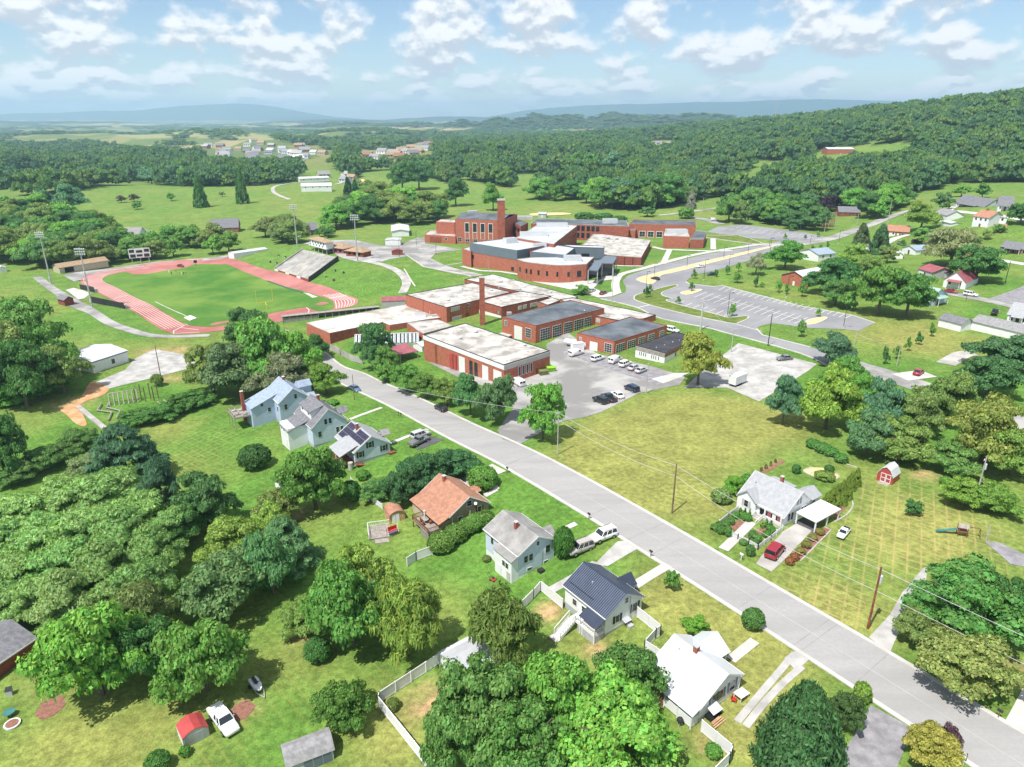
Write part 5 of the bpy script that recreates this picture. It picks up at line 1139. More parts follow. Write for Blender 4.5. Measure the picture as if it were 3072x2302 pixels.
gn.links.new(gi.outputs[0], m2p.inputs['Mesh']); gn.links.new(m2p.outputs[0], iop.inputs['Points'])
g2i = gn.nodes.new('GeometryNodeGeometryToInstance')
for i in range(3):
    cm = crown(500 + i, 'broad', 34, 30, .098)
    cm.materials.append(MATS['leaf_far'])
    co_ = bpy.data.objects.new('wood_crown', cm)
    oi = gn.nodes.new('GeometryNodeObjectInfo'); oi.inputs['Object'].default_value = co_
    oi.transform_space = 'ORIGINAL'
    gn.links.new(oi.outputs['Geometry'], g2i.inputs[0])
iop.inputs['Pick Instance'].default_value = True
gn.links.new(g2i.outputs[0], iop.inputs['Instance'])
def attr_node(nm, tp):
    n = gn.nodes.new('GeometryNodeInputNamedAttribute'); n.data_type = tp; n.inputs['Name'].default_value = nm
    return [o for o in n.outputs if o.enabled and o.name == 'Attribute'][0]
gn.links.new(attr_node('size', 'FLOAT_VECTOR'), iop.inputs['Scale'])
gn.links.new(attr_node('pick', 'INT'), iop.inputs['Instance Index'])
cxyz = gn.nodes.new('ShaderNodeCombineXYZ'); gn.links.new(attr_node('turn', 'FLOAT'), cxyz.inputs[2])
gn.links.new(cxyz.outputs[0], iop.inputs['Rotation'])
gn.links.new(iop.outputs[0], go.inputs[0])
md = wood.modifiers.new('scatter', 'NODES'); md.node_group = gn

# ------------------------------------------------------------------ houses of the street
RZ = math.atan2(-.811, .585)      # local x: down the street towards us; local y: towards its right side
class House:
    def __init__(s, name, label, s0, L, qr, zr, bF, rF, bB, zF, zB, wall, roof, found='block', cat='house', fl=1.0, oh=.3):
        s.L, s.yr, s.W = L - .6, bB - .3, bB + bF - .6
        s.zr, s.eF, s.eB = zr, zr - rF, zr - rF * bB / bF
        xy = st(s0 + .3, qr + bB - .3)
        s.z0 = min(zB, zF)
        s.root = thing(name, label, cat, (*xy, s.z0), RZ)
        s.wall, s.roofm = wall, roof
        s.zF, s.zB = zF, zB
        zt = zB + fl
        s.zt = zt
        s.part('foundation', MB().box(-s.L + .04, .04, zB - 1.2, -.04, s.W - .04, zt), found)
        k = (zr - s.eB) / bB
        s.kB, s.kF = k, rF / bF
        mb = MB()
        pr = [(0, zt), (s.W, zt), (s.W, s.eF + .3 * s.kF - .12), (s.yr, zr - .12), (0, s.eB + .3 * k - .12)]
        mb.loft([[(-s.L, y, z) for y, z in pr], [(0, y, z) for y, z in pr]])
        s.part('wall', mb, wall)
        s.gable('roof', -s.L - oh, oh, -.3, s.W + .3, s.eB, s.eF, s.yr, zr, roof)
    def part(s, name, mb, m, parent=None, **kw):
        mb.v = [(x, y, z - s.z0) for x, y, z in mb.v]
        return mb.build(name, m, parent or s.root, **kw)
    def gable(s, name, x0, x1, y0, y1, e0, e1, yr, zr, m, th=.16, parent=None):
        mb = MB().slab((x0, y0, e0), (x1, y0, e0), (x1, yr, zr), (x0, yr, zr), th)
        o = s.part(name, mb, m, parent)
        mb = MB().slab((x0, yr, zr), (x1, yr, zr), (x1, y1, e1), (x0, y1, e1), th)
        s.part(name, mb, m, parent)
        for x in (x0, x1):
            for a, b in (((y0, e0), (yr, zr)), ((yr, zr), (y1, e1))): s.part('verge_board', MB().bar((x, a[0], a[1] - .12), (x, b[0], b[1] - .12), .05, .22), 'white_paint', parent)
        for y, e in ((y0 - .05, e0), (y1 + .05, e1)): s.part('gutter', MB().bar((x0, y, e - .1), (x1, y, e - .1), .12, .12), 'white_paint', parent)
        return o
    def cross(s, x0, x1, ya, yb, e, zr, wall, roof, oh=.25, zb=None):
        """a wing or porch gable whose ridge runs along y, open end at yb"""
        xm = .5 * (x0 + x1)
        if wall:
            mb = MB()
            pr = [(x0, zb), (x1, zb), (x1, e), (xm, zr - .12), (x0, e)]
            mb.loft([[(x, ya, z) for x, z in pr], [(x, yb, z) for x, z in pr]])
            s.part('wing_wall', mb, wall)
        sg = 1 if yb > ya else -1
        for sx, xe in ((-1, x0 - oh), (1, x1 + oh)):
            ee = e - oh * (zr - e) / (.5 * (x1 - x0))
            mb = MB().slab((xm, ya, zr), (xm, yb + sg * oh, zr), (xe, yb + sg * oh, ee), (xe, ya, ee), .14)
            s.part('wing_roof', mb, roof)
    def win(s, face, u, z, w=.95, h=1.35, at=0, shutter=None, frame='white_paint'):
        """window centred at u along a face ('x': near gable, 'b': camera-side wall, at = offset of the plane)"""
        def bx(u0, u1, z0, z1, d0, d1):
            return MB().box(at + d0, u0, z0, at + d1, u1, z1) if face == 'x' else MB().box(u0, at - d1, z0, u1, at - d0, z1)
        f = s.part('window', bx(u - w / 2 - .09, u + w / 2 + .09, z - h / 2 - .09, z + h / 2 + .09, -.02, .05), frame)
        for k in (0, 1): s.part('pane', bx(u - w / 2, u + w / 2, z - h / 2 + k * (h / 2 + .02), z - .02 + k * (h / 2 + .02) if k == 0 else z + h / 2, .045, .065), 'glass', f)
        if shutter:
            for sg in (-1, 1): s.part('shutter', bx(u + sg * (w / 2 + .3) - .19, u + sg * (w / 2 + .3) + .19, z - h / 2 - .08, z + h / 2 + .08, -.02, .06), shutter)
    def door(s, face, u, z0, at=0, w=.95, h=2.05, m='white_paint'):
        b = MB().box(at - .02, u - w / 2, z0, at + .05, u + w / 2, z0 + h) if face == 'x' else MB().box(u - w / 2, at - .05, z0, u + w / 2, at + .02, z0 + h)
        d = s.part('door', b, m)
        k = MB().box(at + .04, u + w / 2 - .16, z0 + 1, at + .1, u + w / 2 - .1, z0 + 1.06) if face == 'x' else MB().box(u + w / 2 - .16, at - .1, z0 + 1, u + w / 2 - .1, at - .04, z0 + 1.06)
        s.part('handle', k, 'chrome', d)
    def chimney(s, x, y, z0, z1, w=.6, m='brick', cap='concrete'):
        c = s.part('chimney', MB().box(x - w / 2, y - w / 2, z0, x + w / 2, y + w / 2, z1), m)
        s.part('chimney_cap', MB().box(x - w / 2 - .06, y - w / 2 - .06, z1 + .002, x + w / 2 + .06, y + w / 2 + .06, z1 + .1), cap, c)
    def rail(s, pts, z, h=.95, m='white_paint', bal=.35):
        mb = MB()
        for a, b in zip(pts, pts[1:]):
            za, zb_ = (a[2] if len(a) > 2 else z), (b[2] if len(b) > 2 else z)
            A_, B_ = Vector((a[0], a[1], za)), Vector((b[0], b[1], zb_))
            up = Vector((0, 0, h))
            mb.bar(A_ + up, B_ + up, .09).bar(A_ + up * .15, B_ + up * .15, .06)
            n = max(1, int((B_ - A_).length / bal))
            for i in range(n + 1):
                p = A_.lerp(B_, i / n)
                mb.bar(p, p + up, .045 if 0 < i < n else .11)
        s.part('railing', mb, m)
    def steps(s, x0, x1, ya, yb, z0, z1, m, n=8):
        for i in range(n):
            f0, f1 = i / n, (i + 1) / n
            z = z0 + (z1 - z0) * f1
            y0, y1 = ya + (yb - ya) * f0, ya + (yb - ya) * f1
            s.part('step', MB().box(x0, min(y0, y1) , z - .16, x1, max(y0, y1) - .01, z), m)
        mb = MB()
        for x in (x0 - .04, x1 + .04): mb.bar((x, ya, z0 - .1), (x, yb, z1 - .15), .06, .26)
        s.part('stringer', mb, m)
    def deck(s, x0, x1, y0, y1, z, m='wood_grey', post='wood_grey', zg=None, nb=None):
        zg = s.zB if zg is None else zg
        n = nb or max(4, int((x1 - x0) / .45))
        for i in range(n):
            a = x0 + (x1 - x0) * i / n
            s.part('deck_board', MB().box(a, y0, z - .05, a + (x1 - x0) / n - .025, y1, z), m)
        s.part('deck_frame', MB().box(x0 + .03, y0 + .03, z - .25, x1 - .03, y1 - .03, z - .052), m)
        for x in (x0 + .1, .5 * (x0 + x1), x1 - .1): s.part('post', MB().bar((x, y0 + .1, zg - .6), (x, y0 + .1, z - .25), .13), post)

# white house under the white metal roof
h = House('white_house', 'white cottage with plain white metal roof and wooden back steps', 20.8, 8.6, 23.4, 3.7, 3.3, 1.9, 4.8, -.4, -1.8, 'white_siding', 'metal_white', 'block')
h.chimney(-4.6, h.yr - .1, 3.2, 4.4, .6, 'brick', 'metal_grey')
for y, w_ in ((2.6, .8), (3.8, .8)): h.win('x', y, .75, w_, 1.25, 0, 'panel_blue_grey')
h.win('x', 6.0, .9, .9, 1.3, 0, 'panel_blue_grey')
h.cross(-7.6, -3.4, h.yr + .6, h.W + 1.9, 2.0, 3.45, None, 'metal_white')
for x in (-7.4, -3.6): h.part('porch_post', MB().bar((x, h.W + 1.8, -.6), (x, h.W + 1.8, 2.0), .14), 'white_paint')
h.part('front_slab', MB().box(-6.8, h.W + .02, -1.4, -.8, h.W + 1.7, -.1), 'concrete')
h.part('rear_porch_wall', MB().box(-4.3, -1.25, -1.5, -.03, -.02, -.15), 'white_siding')
h.part('porch_screen', MB().box(-4.25, -1.22, -.148, -.06, -.06, .72), 'glass_pale')
h.part('rear_porch_roof', MB().slab((-4.5, -1.6, .62), (.3, -1.6, .62), (.3, -.1, 1.18), (-4.5, -.1, 1.18), .12), 'metal_white')
for x in (-4.25, -2.1, -.05): h.part('porch_post', MB().bar((x, -1.25, -3.2), (x, -1.25, .62), .14), 'white_paint')
h.steps(-5.7, -4.5, -.2, -2.6, -.5, -2.0, 'wood_fresh', 7)
h.rail([(-5.75, -.2, -.5), (-5.75, -2.6, -1.9)], 0, .9, 'wood_brown'); h.rail([(-4.45, -.2, -.5), (-4.45, -2.6, -1.9)], 0, .9, 'wood_brown')
h.part('awning', MB().slab((.02, 1.3, .25), (.02, 3.0, .25), (1.15, 3.0, -.15), (1.15, 1.3, -.15), .06), 'metal_white')
h.part('bulkhead', MB().box(.02, 1.2, -2.2, 1.0, 3.1, -.95), 'dark_void')
h.part('downpipe', MB().bar((.06, h.W - .1, -.4), (.06, h.W - .1, h.eF - .1), .08), 'white_paint')
h.part('vent_pipe', MB().cyl((-6.4, 3.3, 2.6), (-6.4, 3.3, 3.5), .06), 'metal_grey')
H1 = h
# white house under the black ribbed roof
h = House('white_house', 'white house with black ribbed metal roof and raised back porch', 38.2, 9.2, 23.1, 4.3, 3.6, 2.15, 4.0, -.4, -2.0, 'white_siding', 'metal_black', 'block')
mb = MB()
for i in range(28):
    x = -h.L - .2 + i * (h.L + .5) / 27
    mb.bar((x, -.3, h.eB + .02), (x, h.yr, h.zr + .02), .13, .07); mb.bar((x, h.yr, h.zr + .02), (x, h.W + .3, h.eF + .02), .13, .07)
h.part('roof_rib', mb, 'metal_rib_sheen', kind='stuff')
h.part('ridge_cap', MB().bar((-h.L - .3, h.yr, h.zr + .03), (.3, h.yr, h.zr + .03), .3, .06), 'metal_black')
h.part('snow_guard', MB().bar((-h.L + .3, .55, h.eB + .85 * h.kB + .1), (-3.2, .55, h.eB + .85 * h.kB + .1), .08, .12), 'metal_black')
h.part('vent_cap', MB().cyl((-5.2, 2.2, h.eB + 2.5 * h.kB - .1), (-5.2, 2.2, h.eB + 2.5 * h.kB + .22), .12), 'galvanised')
h.win('x', 2.3, .55, .7, 1.1, 0, 'black_trim'); h.win('x', 5.6, 1.0, .95, 1.3, 0, 'black_trim'); h.win('x', 3.9, 2.9, .5, .8, 0)
for x, z in ((-6.4, .3), (-4.4, .3)): h.win('b', x, z, .8, .9, 0)
h.part('rear_porch_roof', MB().slab((-3.3, -2.0, .95), (.3, -2.0, .95), (.3, .2, 2.0), (-3.3, .2, 2.0), .12), 'metal_black')
h.deck(-5.2, -.05, -1.9, -.02, -.55, 'white_paint', 'white_paint')
h.part('porch_skirt', MB().box(-3.6, -1.85, -3.2, -.1, -.06, -.83), 'block')
for x in (-3.1, -.12): h.part('porch_post', MB().bar((x, -1.85, -3.0), (x, -1.85, .95), .13), 'white_paint')
h.rail([(-4.2, -1.85), (-.1, -1.85), (-.1, -.1)], -.55)
h.steps(-5.3, -4.1, -1.9, -4.6, -.6, -2.4, 'white_paint', 9)
h.rail([(-5.35, -1.9, -.55), (-5.35, -4.6, -2.3)], 0); h.rail([(-4.05, -1.9, -.55), (-4.05, -4.6, -2.3)], 0)
h.part('landing_pad', MB().box(-5.5, -5.5, -3.0, -3.9, -4.65, -2.42), 'concrete')
h.cross(-5.6, -3.2, h.W - .6, h.W + 1.9, 1.75, 2.9, None, 'metal_black')
for x in (-5.5, -3.3): h.part('porch_post', MB().bar((x, h.W + 1.8, -.6), (x, h.W + 1.8, 1.8), .12), 'white_paint')
h.part('hvac_unit', MB().box(.5, 3.6, -1.6, 1.3, 4.4, -.7), 'metal_grey'); h.part('hvac_pad', MB().box(.35, 3.4, -2.0, 1.5, 4.6, -1.602), 'concrete')
h.part('awning', MB().slab((.02, 3.1, .1), (.02, 4.4, .1), (.8, 4.4, -.15), (.8, 3.1, -.15), .05), 'metal_grey')
h.part('service_mast', MB().cyl((.1, 4.6, -.3), (.1, 4.6, 3.4), .04), 'galvanised')
H2 = h
# pale blue house
h = House('blue_house', 'pale blue house with weathered grey roof and brick chimney', 57.1, 9.8, 24.0, 3.9, 3.8, 2.0, 4.1, -1.4, -3.2, 'pale_blue_siding', 'shingle_weathered', 'white_siding', fl=1.1)
ell = MB().loft([[(x, y, z) for y, z in ((-1.3, -3.4), (.02, -3.4), (.02, h.eB + .02), (-1.3, h.eB - .62))] for x in (-4.6, -.02)])
h.part('rear_wing', ell, 'white_siding')
h.part('rear_wing_roof', MB().slab((-4.85, -1.6, h.eB - .72), (.3, -1.6, h.eB - .72), (.3, -.25, h.eB - .02), (-4.85, -.25, h.eB - .02), .14), 'shingle_weathered')
h.chimney(-4.4, h.yr - 1.0, 2.8, 4.5, .55, 'brick')
for x, z in ((-1.2, -.4), (-2.1, -.4)): h.win('b', x, z, .7, .9, -1.3)
h.win('b', -7.2, .5, .7, 1.2, 0); h.door('b', -3.2, -3.3, -1.3, 1.1, 2.0); h.door('b', -.8, -3.3, -1.3, 1.0, 1.9, 'panel_grey'); h.door('b', -6.3, -3.3, 0, .95, 2.0)
for y in (1.5, 2.5): h.win('x', y, .35, .7, 1.2)
h.win('x', 5.9, .6, .85, 1.3); h.win('x', 3.9, 2.4, .5, .7)
for y in (2.2, 5.6): h.win('x', y, -1.75, .8, .4)
h.cross(-4.6, -2.2, h.W - .3, h.W + 1.7, 1.2, 2.2, None, 'shingle_grey')
for x in (-4.5, -2.3): h.part('porch_post', MB().bar((x, h.W + 1.6, -1.8), (x, h.W + 1.6, 1.2), .12), 'white_paint')
h.part('hvac_unit', MB().box(.8, 3.2, -2.6, 1.7, 4.1, -1.7), 'black_trim'); h.part('hvac_pad', MB().box(.6, 3.0, -3.2, 1.9, 4.3, -2.602), 'concrete')
h.part('service_mast', MB().cyl((.12, 4.4, -2), (.12, 4.4, 1.4), .04), 'galvanised')
H3 = h
# tan house
h = House('tan_house', 'tan house with wide brown shingle roof and railed back deck', 76.9, 10.9, 24.3, 1.9, 4.5, 2.8, 4.5, -2.9, -4.4, 'tan_siding', 'shingle_brown', 'tan_siding', fl=.9)
h.part('flared_roof', MB().slab((-h.L - .3, -2.5, h.eB - .75), (.3, -2.5, h.eB - .75), (.3, -.2, h.eB + .08), (-h.L - .3, -.2, h.eB + .08), .16), 'shingle_brown')
h.part('rear_room', MB().box(-h.L, -2.0, -5.4, -5.9, -.02, h.eB - .75), 'tan_wall')
h.part('screen_room', MB().box(-1.1, -2.0, -5.4, -.03, -.02, h.eB - .75), 'tan_siding')
for x in (-9.5, -8.6, -7.7, -6.8): h.win('b', x, -2.0, .65, .8, -2.0)
h.deck(-6.0, -.15, -4.4, -.03, -2.95, 'wood_grey', 'wood_brown')
h.rail([(-6.0, -2.1), (-6.0, -4.35), (-.2, -4.35), (-.2, -2.1)], -2.95, .95, 'wood_brown', .25)
for i in range(9): h.part('lattice_board', MB().box(-2.9 + i * .32, -4.42, -5.6, -2.9 + i * .32 + .26, -4.38, -3.2), 'wood_grey')
h.part('deck_table', MB().cyl((-3.6, -2.9, -2.3), (-3.6, -2.9, -2.22), .55, n=14), 'wood_grey')
for a in range(4): h.part('deck_chair', MB().box(-3.6 + .9 * math.cos(a * 1.57 + .6) - .22, -2.9 + .9 * math.sin(a * 1.57 + .6) - .22, -2.94, -3.6 + .9 * math.cos(a * 1.57 + .6) + .22, -2.9 + .9 * math.sin(a * 1.57 + .6) + .22, -2.5).box(-3.6 + 1.1 * math.cos(a * 1.57 + .6) - .2, -2.9 + 1.1 * math.sin(a * 1.57 + .6) - .05, -2.5, -3.6 + 1.1 * math.cos(a * 1.57 + .6) + .2, -2.9 + 1.1 * math.sin(a * 1.57 + .6) + .05, -2.05), 'wood_brown')
h.part('sunshade', MB().cyl((-4.6, -2.6, -2.9), (-4.6, -2.6, -1.0), .16), 'white_vinyl')
h.chimney(-8.0, h.yr - .5, .9, 2.6, .6, 'brick_bright')
h.part('vent_pipe', MB().cyl((-7.4, 2.4, 0), (-7.4, 2.4, .9), .07), 'pole_pale')
h.win('x', h.yr, .35, .95, 1.0); h.win('x', 2.2, -2.3, .8, 1.1); h.win('x', 6.4, -1.6, .75, 1.1, 0, 'wood_brown')
for y in (.5, 4.3): h.part('downpipe', MB().bar((.05, y, -4.8), (.05, y, -1.2), .1), 'white_paint')
h.part('flue', MB().cyl((.25, 5.6, -2.4), (.25, 5.4, .0), .13), 'black_trim'); h.part('satellite_dish', MB().cyl((.25, 5.4, .0), (.4, 5.3, .12), .28, .3, 12), 'white_paint')
h.cross(-7.0, -4.8, h.W - .4, h.W + 1.2, -.9, -.2, None, 'shingle_brown')
h.part('hvac_unit', MB().box(.3, 1.1, -4.9, 1.1, 1.9, -4.0), 'metal_grey')
H4 = h
# solar house
h = House('blue_house', 'pale blue house with dark solar panels and covered back porch', 112.3, 10.4, 27.0, 1.2, 4.6, 3.0, 4.4, -4.3, -4.9, 'pale_blue_siding', 'shingle_pale', 'block', fl=.8)
for r_ in range(3):
    for c_ in range(6):
        if r_ == 2 and c_ > 1: continue
        if r_ == 0 and c_ == 2: continue
        x0, y0 = -h.L + .1 + c_ * 1.62, h.yr - .35 - (r_ + 1) * 1.12
        if r_ == 2: x0 -= .0
        z_ = lambda y: h.eB + (y + .3) * h.kB + .10
        h.part('solar_panel', MB().slab((x0, y0, z_(y0)), (x0 + 1.57, y0, z_(y0)), (x0 + 1.57, y0 + 1.07, z_(y0 + 1.07)), (x0, y0 + 1.07, z_(y0 + 1.07)), .05), 'solar')
h.chimney(-h.L + 4.1, h.yr - .7, .2, 2.1, .55, 'brick_bright')
h.part('rear_porch_roof', MB().slab((-6.6, -3.3, h.eB - .45), (-.4, -3.3, h.eB - .45), (-.4, 1.0, h.eB + 1.3 * h.kB + .35), (-6.6, 1.0, h.eB + 1.3 * h.kB + .35), .14), 'shingle_pale')
h.deck(-6.4, -.6, -3.0, -.03, -4.1, 'wood_brown', 'white_paint', zg=-6.2)
for x in (-6.3, -3.4, -.7): h.part('porch_post', MB().bar((x, -2.95, -4.1), (x, -2.95, h.eB - .4), .14), 'white_paint')
h.rail([(-6.3, -2.9), (-.7, -2.9), (-.7, -.1)], -4.1, .9, 'wood_brown')
h.win('x', 1.3, -2.6, .75, 1.25, 0, 'black_trim'); h.win('x', 6.9, -2.6, .75, 1.25, 0, 'black_trim'); h.win('x', 3.7, -.9, .75, 1.25, 0, 'black_trim')
h.part('water_tank', MB().cyl((.4, -1.3, -6.2), (.4, -1.3, -3.6), .55, n=14), 'pole_pale')
h.steps(.1, 1.1, -.2, 2.2, -4.2, -5.0, 'wood_brown', 6)
h.part('side_steps', MB().box(.02, h.W - .6, -4.6, .9, h.W + 1.0, -3.9), 'wood_brown')
h.cross(-5.4, -3.2, h.W - .4, h.W + 1.5, -1.0, -.2, None, 'shingle_grey')
H5 = h
# slate roofed house with the long dormer
h = House('white_house', 'white house with slate grey roof and long back dormer', 130.4, 11.6, 29.4, 2.0, 4.6, 4.0, 4.6, -5.5, -7.4, 'pale_blue_siding', 'shingle_slate', 'block', fl=.9)
h.part('dormer_wall', MB().loft([[(x, y, z) for y, z in ((.9, h.eB + 1.0 * h.kB), (h.yr - .3, h.zr - .4), (.9, h.zr - 1.05))] for x in (-9.4, -2.6)]), 'white_siding')
h.part('dormer_roof', MB().slab((-9.7, .5, h.zr - 1.05), (-2.3, .5, h.zr - 1.05), (-2.3, h.yr, h.zr + .08), (-9.7, h.yr, h.zr + .08), .14), 'shingle_slate')
for x in (-8.0, -4.0): h.win('b', x, h.zr - 1.75, .8, .8, .9)
h.part('rear_wing', MB().box(-9.2, -4.6, -8.6, -3.6, -.02, h.eB - .35), 'white_siding')
h.part('rear_wing_roof', MB().slab((-9.5, -4.9, h.eB - 1.0), (-3.3, -4.9, h.eB - 1.0), (-3.3, .6, h.eB + .75), (-9.5, .6, h.eB + .75), .14), 'shingle_slate')
for x in (-8.0, -6.4): h.win('b', x, -3.3, .8, .8, -4.6)
h.door('b', -5.2, -7.6, -4.6)
for y in (3.4, 4.5): h.win('x', y, -1.2, .65, 1.3)
for y in (6.1, 7.2): h.win('x', y, -3.9, .65, 1.3)
h.win('x', 1.7, -4.0, .75, 1.35)
h.chimney(-7.5, h.yr + .5, 1.2, 2.8, .6, 'brick')
h.cross(-6.6, -3.6, h.W - .6, h.W + 1.8, -1.4, -.5, None, 'shingle_slate')
H6 = h
# blue roofed house
h = House('blue_house', 'pale blue house with blue grey roof and tall brick chimney', 152.0, 11.0, 30.4, .6, 4.0, 3.2, 4.2, -7.2, -8.9, 'blue_siding', 'shingle_blue', 'block', fl=.8)
h.part('rear_wing', MB().loft([[(x, y, z) for y, z in ((-6.0, -10.4), (.02, -10.4), (.02, h.eB + .5), (-6.0, h.eB - 1.6))] for x in (-10.2, -4.2)]), 'blue_siding')
h.part('rear_wing_roof', MB().slab((-10.5, -6.3, h.eB - 1.6), (-3.9, -6.3, h.eB - 1.6), (-3.9, 1.2, h.eB + 1.25), (-10.5, 1.2, h.eB + 1.25), .15), 'shingle_blue')
for x in (-7.8, -5.4): h.win('x', -1.5 - (x + 5.4), -5.6, .75, 1.1, -4.2)
h.win('x', -3.2, -3.9, .7, .8, -4.2); h.win('x', 1.6, -4.2, .75, 1.4); h.win('x', 4.4, -1.9, .7, 1.2); h.win('b', -1.8, -5.0, .8, 1.3, 0)
h.chimney(-9.4, -6.6, -9.6, -1.0, .75, 'brick'); h.chimney(-7.6, h.yr + .2, -.2, 1.3, .6, 'brick')
h.deck(-11.6, -5.2, -10.2, -6.1, -6.4, 'wood_grey', 'wood_grey', zg=-10.5)
h.rail([(-11.6, -6.2), (-11.6, -10.1), (-5.3, -10.1), (-5.3, -6.4)], -6.4, .9, 'wood_grey')
for i, (x, y) in enumerate(((-9.8, -7.4), (-7.4, -8.9), (-6.4, -7.3), (-10.2, -9.0))): h.part('deck_seat', MB().box(x - .4, y - .4, -6.39, x + .4, y + .4, -6.0).box(x - .4, y + .3, -6.0, x + .4, y + .4, -5.5), ['pole_pale', 'wood_grey', 'block', 'pole_pale'][i])
h.cross(-8.4, -5.4, h.W - .6, h.W + 3.0, -1.6, -.4, 'blue_siding', 'shingle_blue', zb=-7.8)
h.cross(-3.4, -.6, h.W - .3, h.W + 2.2, -3.2, -2.4, None, 'shingle_blue')
H7 = h
# house across the street
h = House('white_house', 'white house with pale grey roof, front porch and carport across the street', 38.8, 9.7, -19.1, 6.0, 3.6, 2.7, 4.7, .4, -.1, 'white_siding', 'shingle_pale', 'white_siding', fl=.9)
h.cross(-9.0, -5.2, 1.8, -.55, 3.0, 4.5, 'white_siding', 'shingle_pale', zb=-.4)
h.win('b', -7.1, 1.9, .8, 1.2, -.55, 'panel_grey')
h.part('porch_floor', MB().box(-5.1, -.5, -.6, -.02, .02, .75), 'concrete'); h.part('painted_porch_shade', MB().box(-4.6, -.02, .8, -.3, -.012, 2.5), 'dark_void'); h.part('porch_beam', MB().box(-5.1, -.48, 2.5, .0, -.2, 2.75), 'white_paint')  # near-black sheet painted in for the shade under the porch
for x in (-3.3, -.1): h.part('porch_post', MB().bar((x, -.4, .75), (x, -.4, 2.5), .26), 'white_paint')
h.part('porch_wall', MB().box(-3.1, -.5, .752, -.05, -.32, 1.3), 'white_paint')
for i in range(3): h.part('porch_curtain', MB().box(-2.9 + i * .95, -.3, 1.35, -2.9 + i * .95 + .7, -.24, 2.4), ['metal_maroon', 'white_vinyl', 'metal_maroon'][i])
h.steps(-4.9, -3.5, -.52, -2.7, .7, -.05, 'concrete', 5)
h.rail([(-4.95, -.55, .7), (-4.95, -2.7, .0)], 0, .8); h.rail([(-3.45, -.55, .7), (-3.45, -2.7, .0)], 0, .8)
for y in (1.6, 2.5, 5.4, 6.3): h.win('x', y, 1.8, .6, 1.4)
for y in (3.7, 4.5): h.win('x', y, 4.1, .45, 1.1)
h.cross(-3.6, -.3, h.W - .5, h.W + 3.6, 2.9, 4.0, 'white_siding', 'shingle_pale', zb=-.2); h.win('x', h.W + 1.6, 2.2, .8, .6, -.3)
h.part('rear_room', MB().box(-9.0, h.W, -.3, -4.6, h.W + 2.6, 2.9), 'white_siding'); h.part('rear_room_roof', MB().slab((-9.3, h.W - .2, 3.35), (-4.4, h.W - .2, 3.35), (-4.4, h.W + 2.9, 2.9), (-9.3, h.W + 2.9, 2.9), .12), 'shingle_pale')
h.chimney(-4.7, h.yr + 1.3, 4.2, 6.3, .5, 'brick')
h.part('carport_roof', MB().slab((.45, 2.9, 2.62), (4.3, 2.9, 2.55), (4.3, 10.3, 2.5), (.45, 10.3, 2.57), .2), 'white_vinyl')
for x, y in ((4.1, 3.1), (4.1, 6.6), (4.1, 10.1), (.6, 3.1)): h.part('carport_post', MB().bar((x, y, -.6), (x, y, 2.4), .22), 'white_paint')
h.part('carport_floor', MB().box(.1, 2.6, -.8, 4.3, 10.3, .42), 'asphalt_dark')
h.part('vent_pipe', MB().cyl((-7.8, 2.6, 4.2), (-7.8, 2.6, 4.9), .07), 'black_trim')
H8 = h

# ------------------------------------------------------------------ white board fences
FENCE_N = [0]
def fence(label, pts, h=1.8, m='white_vinyl', panel=2.4, picket=False, cat='fence', gap=False, name='white_fence'):
    """panels and posts one by one along a ground line"""
    P = [Vector((p[0], p[1], hz(p[0], p[1]))) for p in pts]
    root = thing(name, label, cat, P[0])
    for a, b in zip(P, P[1:]):
        L = (b - a).xy.length
        n = max(1, round(L / panel))
        for i in range(n):
            p, q = a.lerp(b, i / n), a.lerp(b, (i + 1) / n)
            p.z, q.z = hz(p.x, p.y), hz(q.x, q.y)
            d = (q - p); u = d.xy.normalized() * .06
            o = Vector((-u.y, u.x, 0)) * .35
            mb = MB()
            p0, q0 = p + Vector((u.x, u.y, .05)) - root.location, q - Vector((u.x, u.y, -.05)) - root.location
            if picket:
                k = max(2, int(d.length / .16))
                for j in range(k):
                    c = p0.lerp(q0, (j + .5) / k)
                    mb.bar(c, c + Vector((0, 0, h - .1)), .08, .03)
                for zz in (.25, h - .3): mb.bar(p0 + Vector((0, 0, zz)), q0 + Vector((0, 0, zz)), .05, .08)
            else:
                up = Vector((0, 0, h - .12))
                k0 = len(mb.v)
                for w in (-o, o):
                    for c in (p0 + w, q0 + w, q0 + w + up, p0 + w + up): mb.v.append(tuple(c))
                mb.f += [tuple(k0 + j for j in f) for f in ((0, 1, 2, 3), (7, 6, 5, 4), (0, 4, 5, 1), (3, 2, 6, 7), (0, 3, 7, 4), (1, 5, 6, 2))]
                for zz in (.1, h - .1): mb.bar(p0 + Vector((0, 0, zz)), q0 + Vector((0, 0, zz)), .09, .13)
            mb.build('panel', m, root)
            pp = p - root.location
            MB().bar(pp - Vector((0, 0, .3)), pp + Vector((0, 0, h + .06)), .14).build('post', m, root)
        pp = b - root.location
        MB().bar(pp - Vector((0, 0, .3)), pp + Vector((0, 0, h + .06)), .14).build('post', m, root)
    return root
fence('white vinyl fence running from the garage corner off the bottom edge', gpts('B3', (1440, 800), (940, 1130)) + gpts('B3', (930, 1165), (1400, 1760)))
fence('white fence between the weeping tree and the black roofed house', gpts('C3', (-250, 350), (-130, 400), (0, 270), (60, 200), (240, 350)))
fence('white fence closing the side yard of the black roofed house', gpts('C3', (860, 420), (1050, 575), (1010, 600)) + gpts('C3', (920, 700), (1100, 820)))
fence('short white fence at the lower corner of the white roofed house', gpts('C3', (1390, 1370), (1640, 1580), (1620, 1640), (1500, 1760)))
fence('white privacy fence at the deck of the tan house', gpts('B2', (1165, 1660), (1240, 1610), (1375, 1560)))
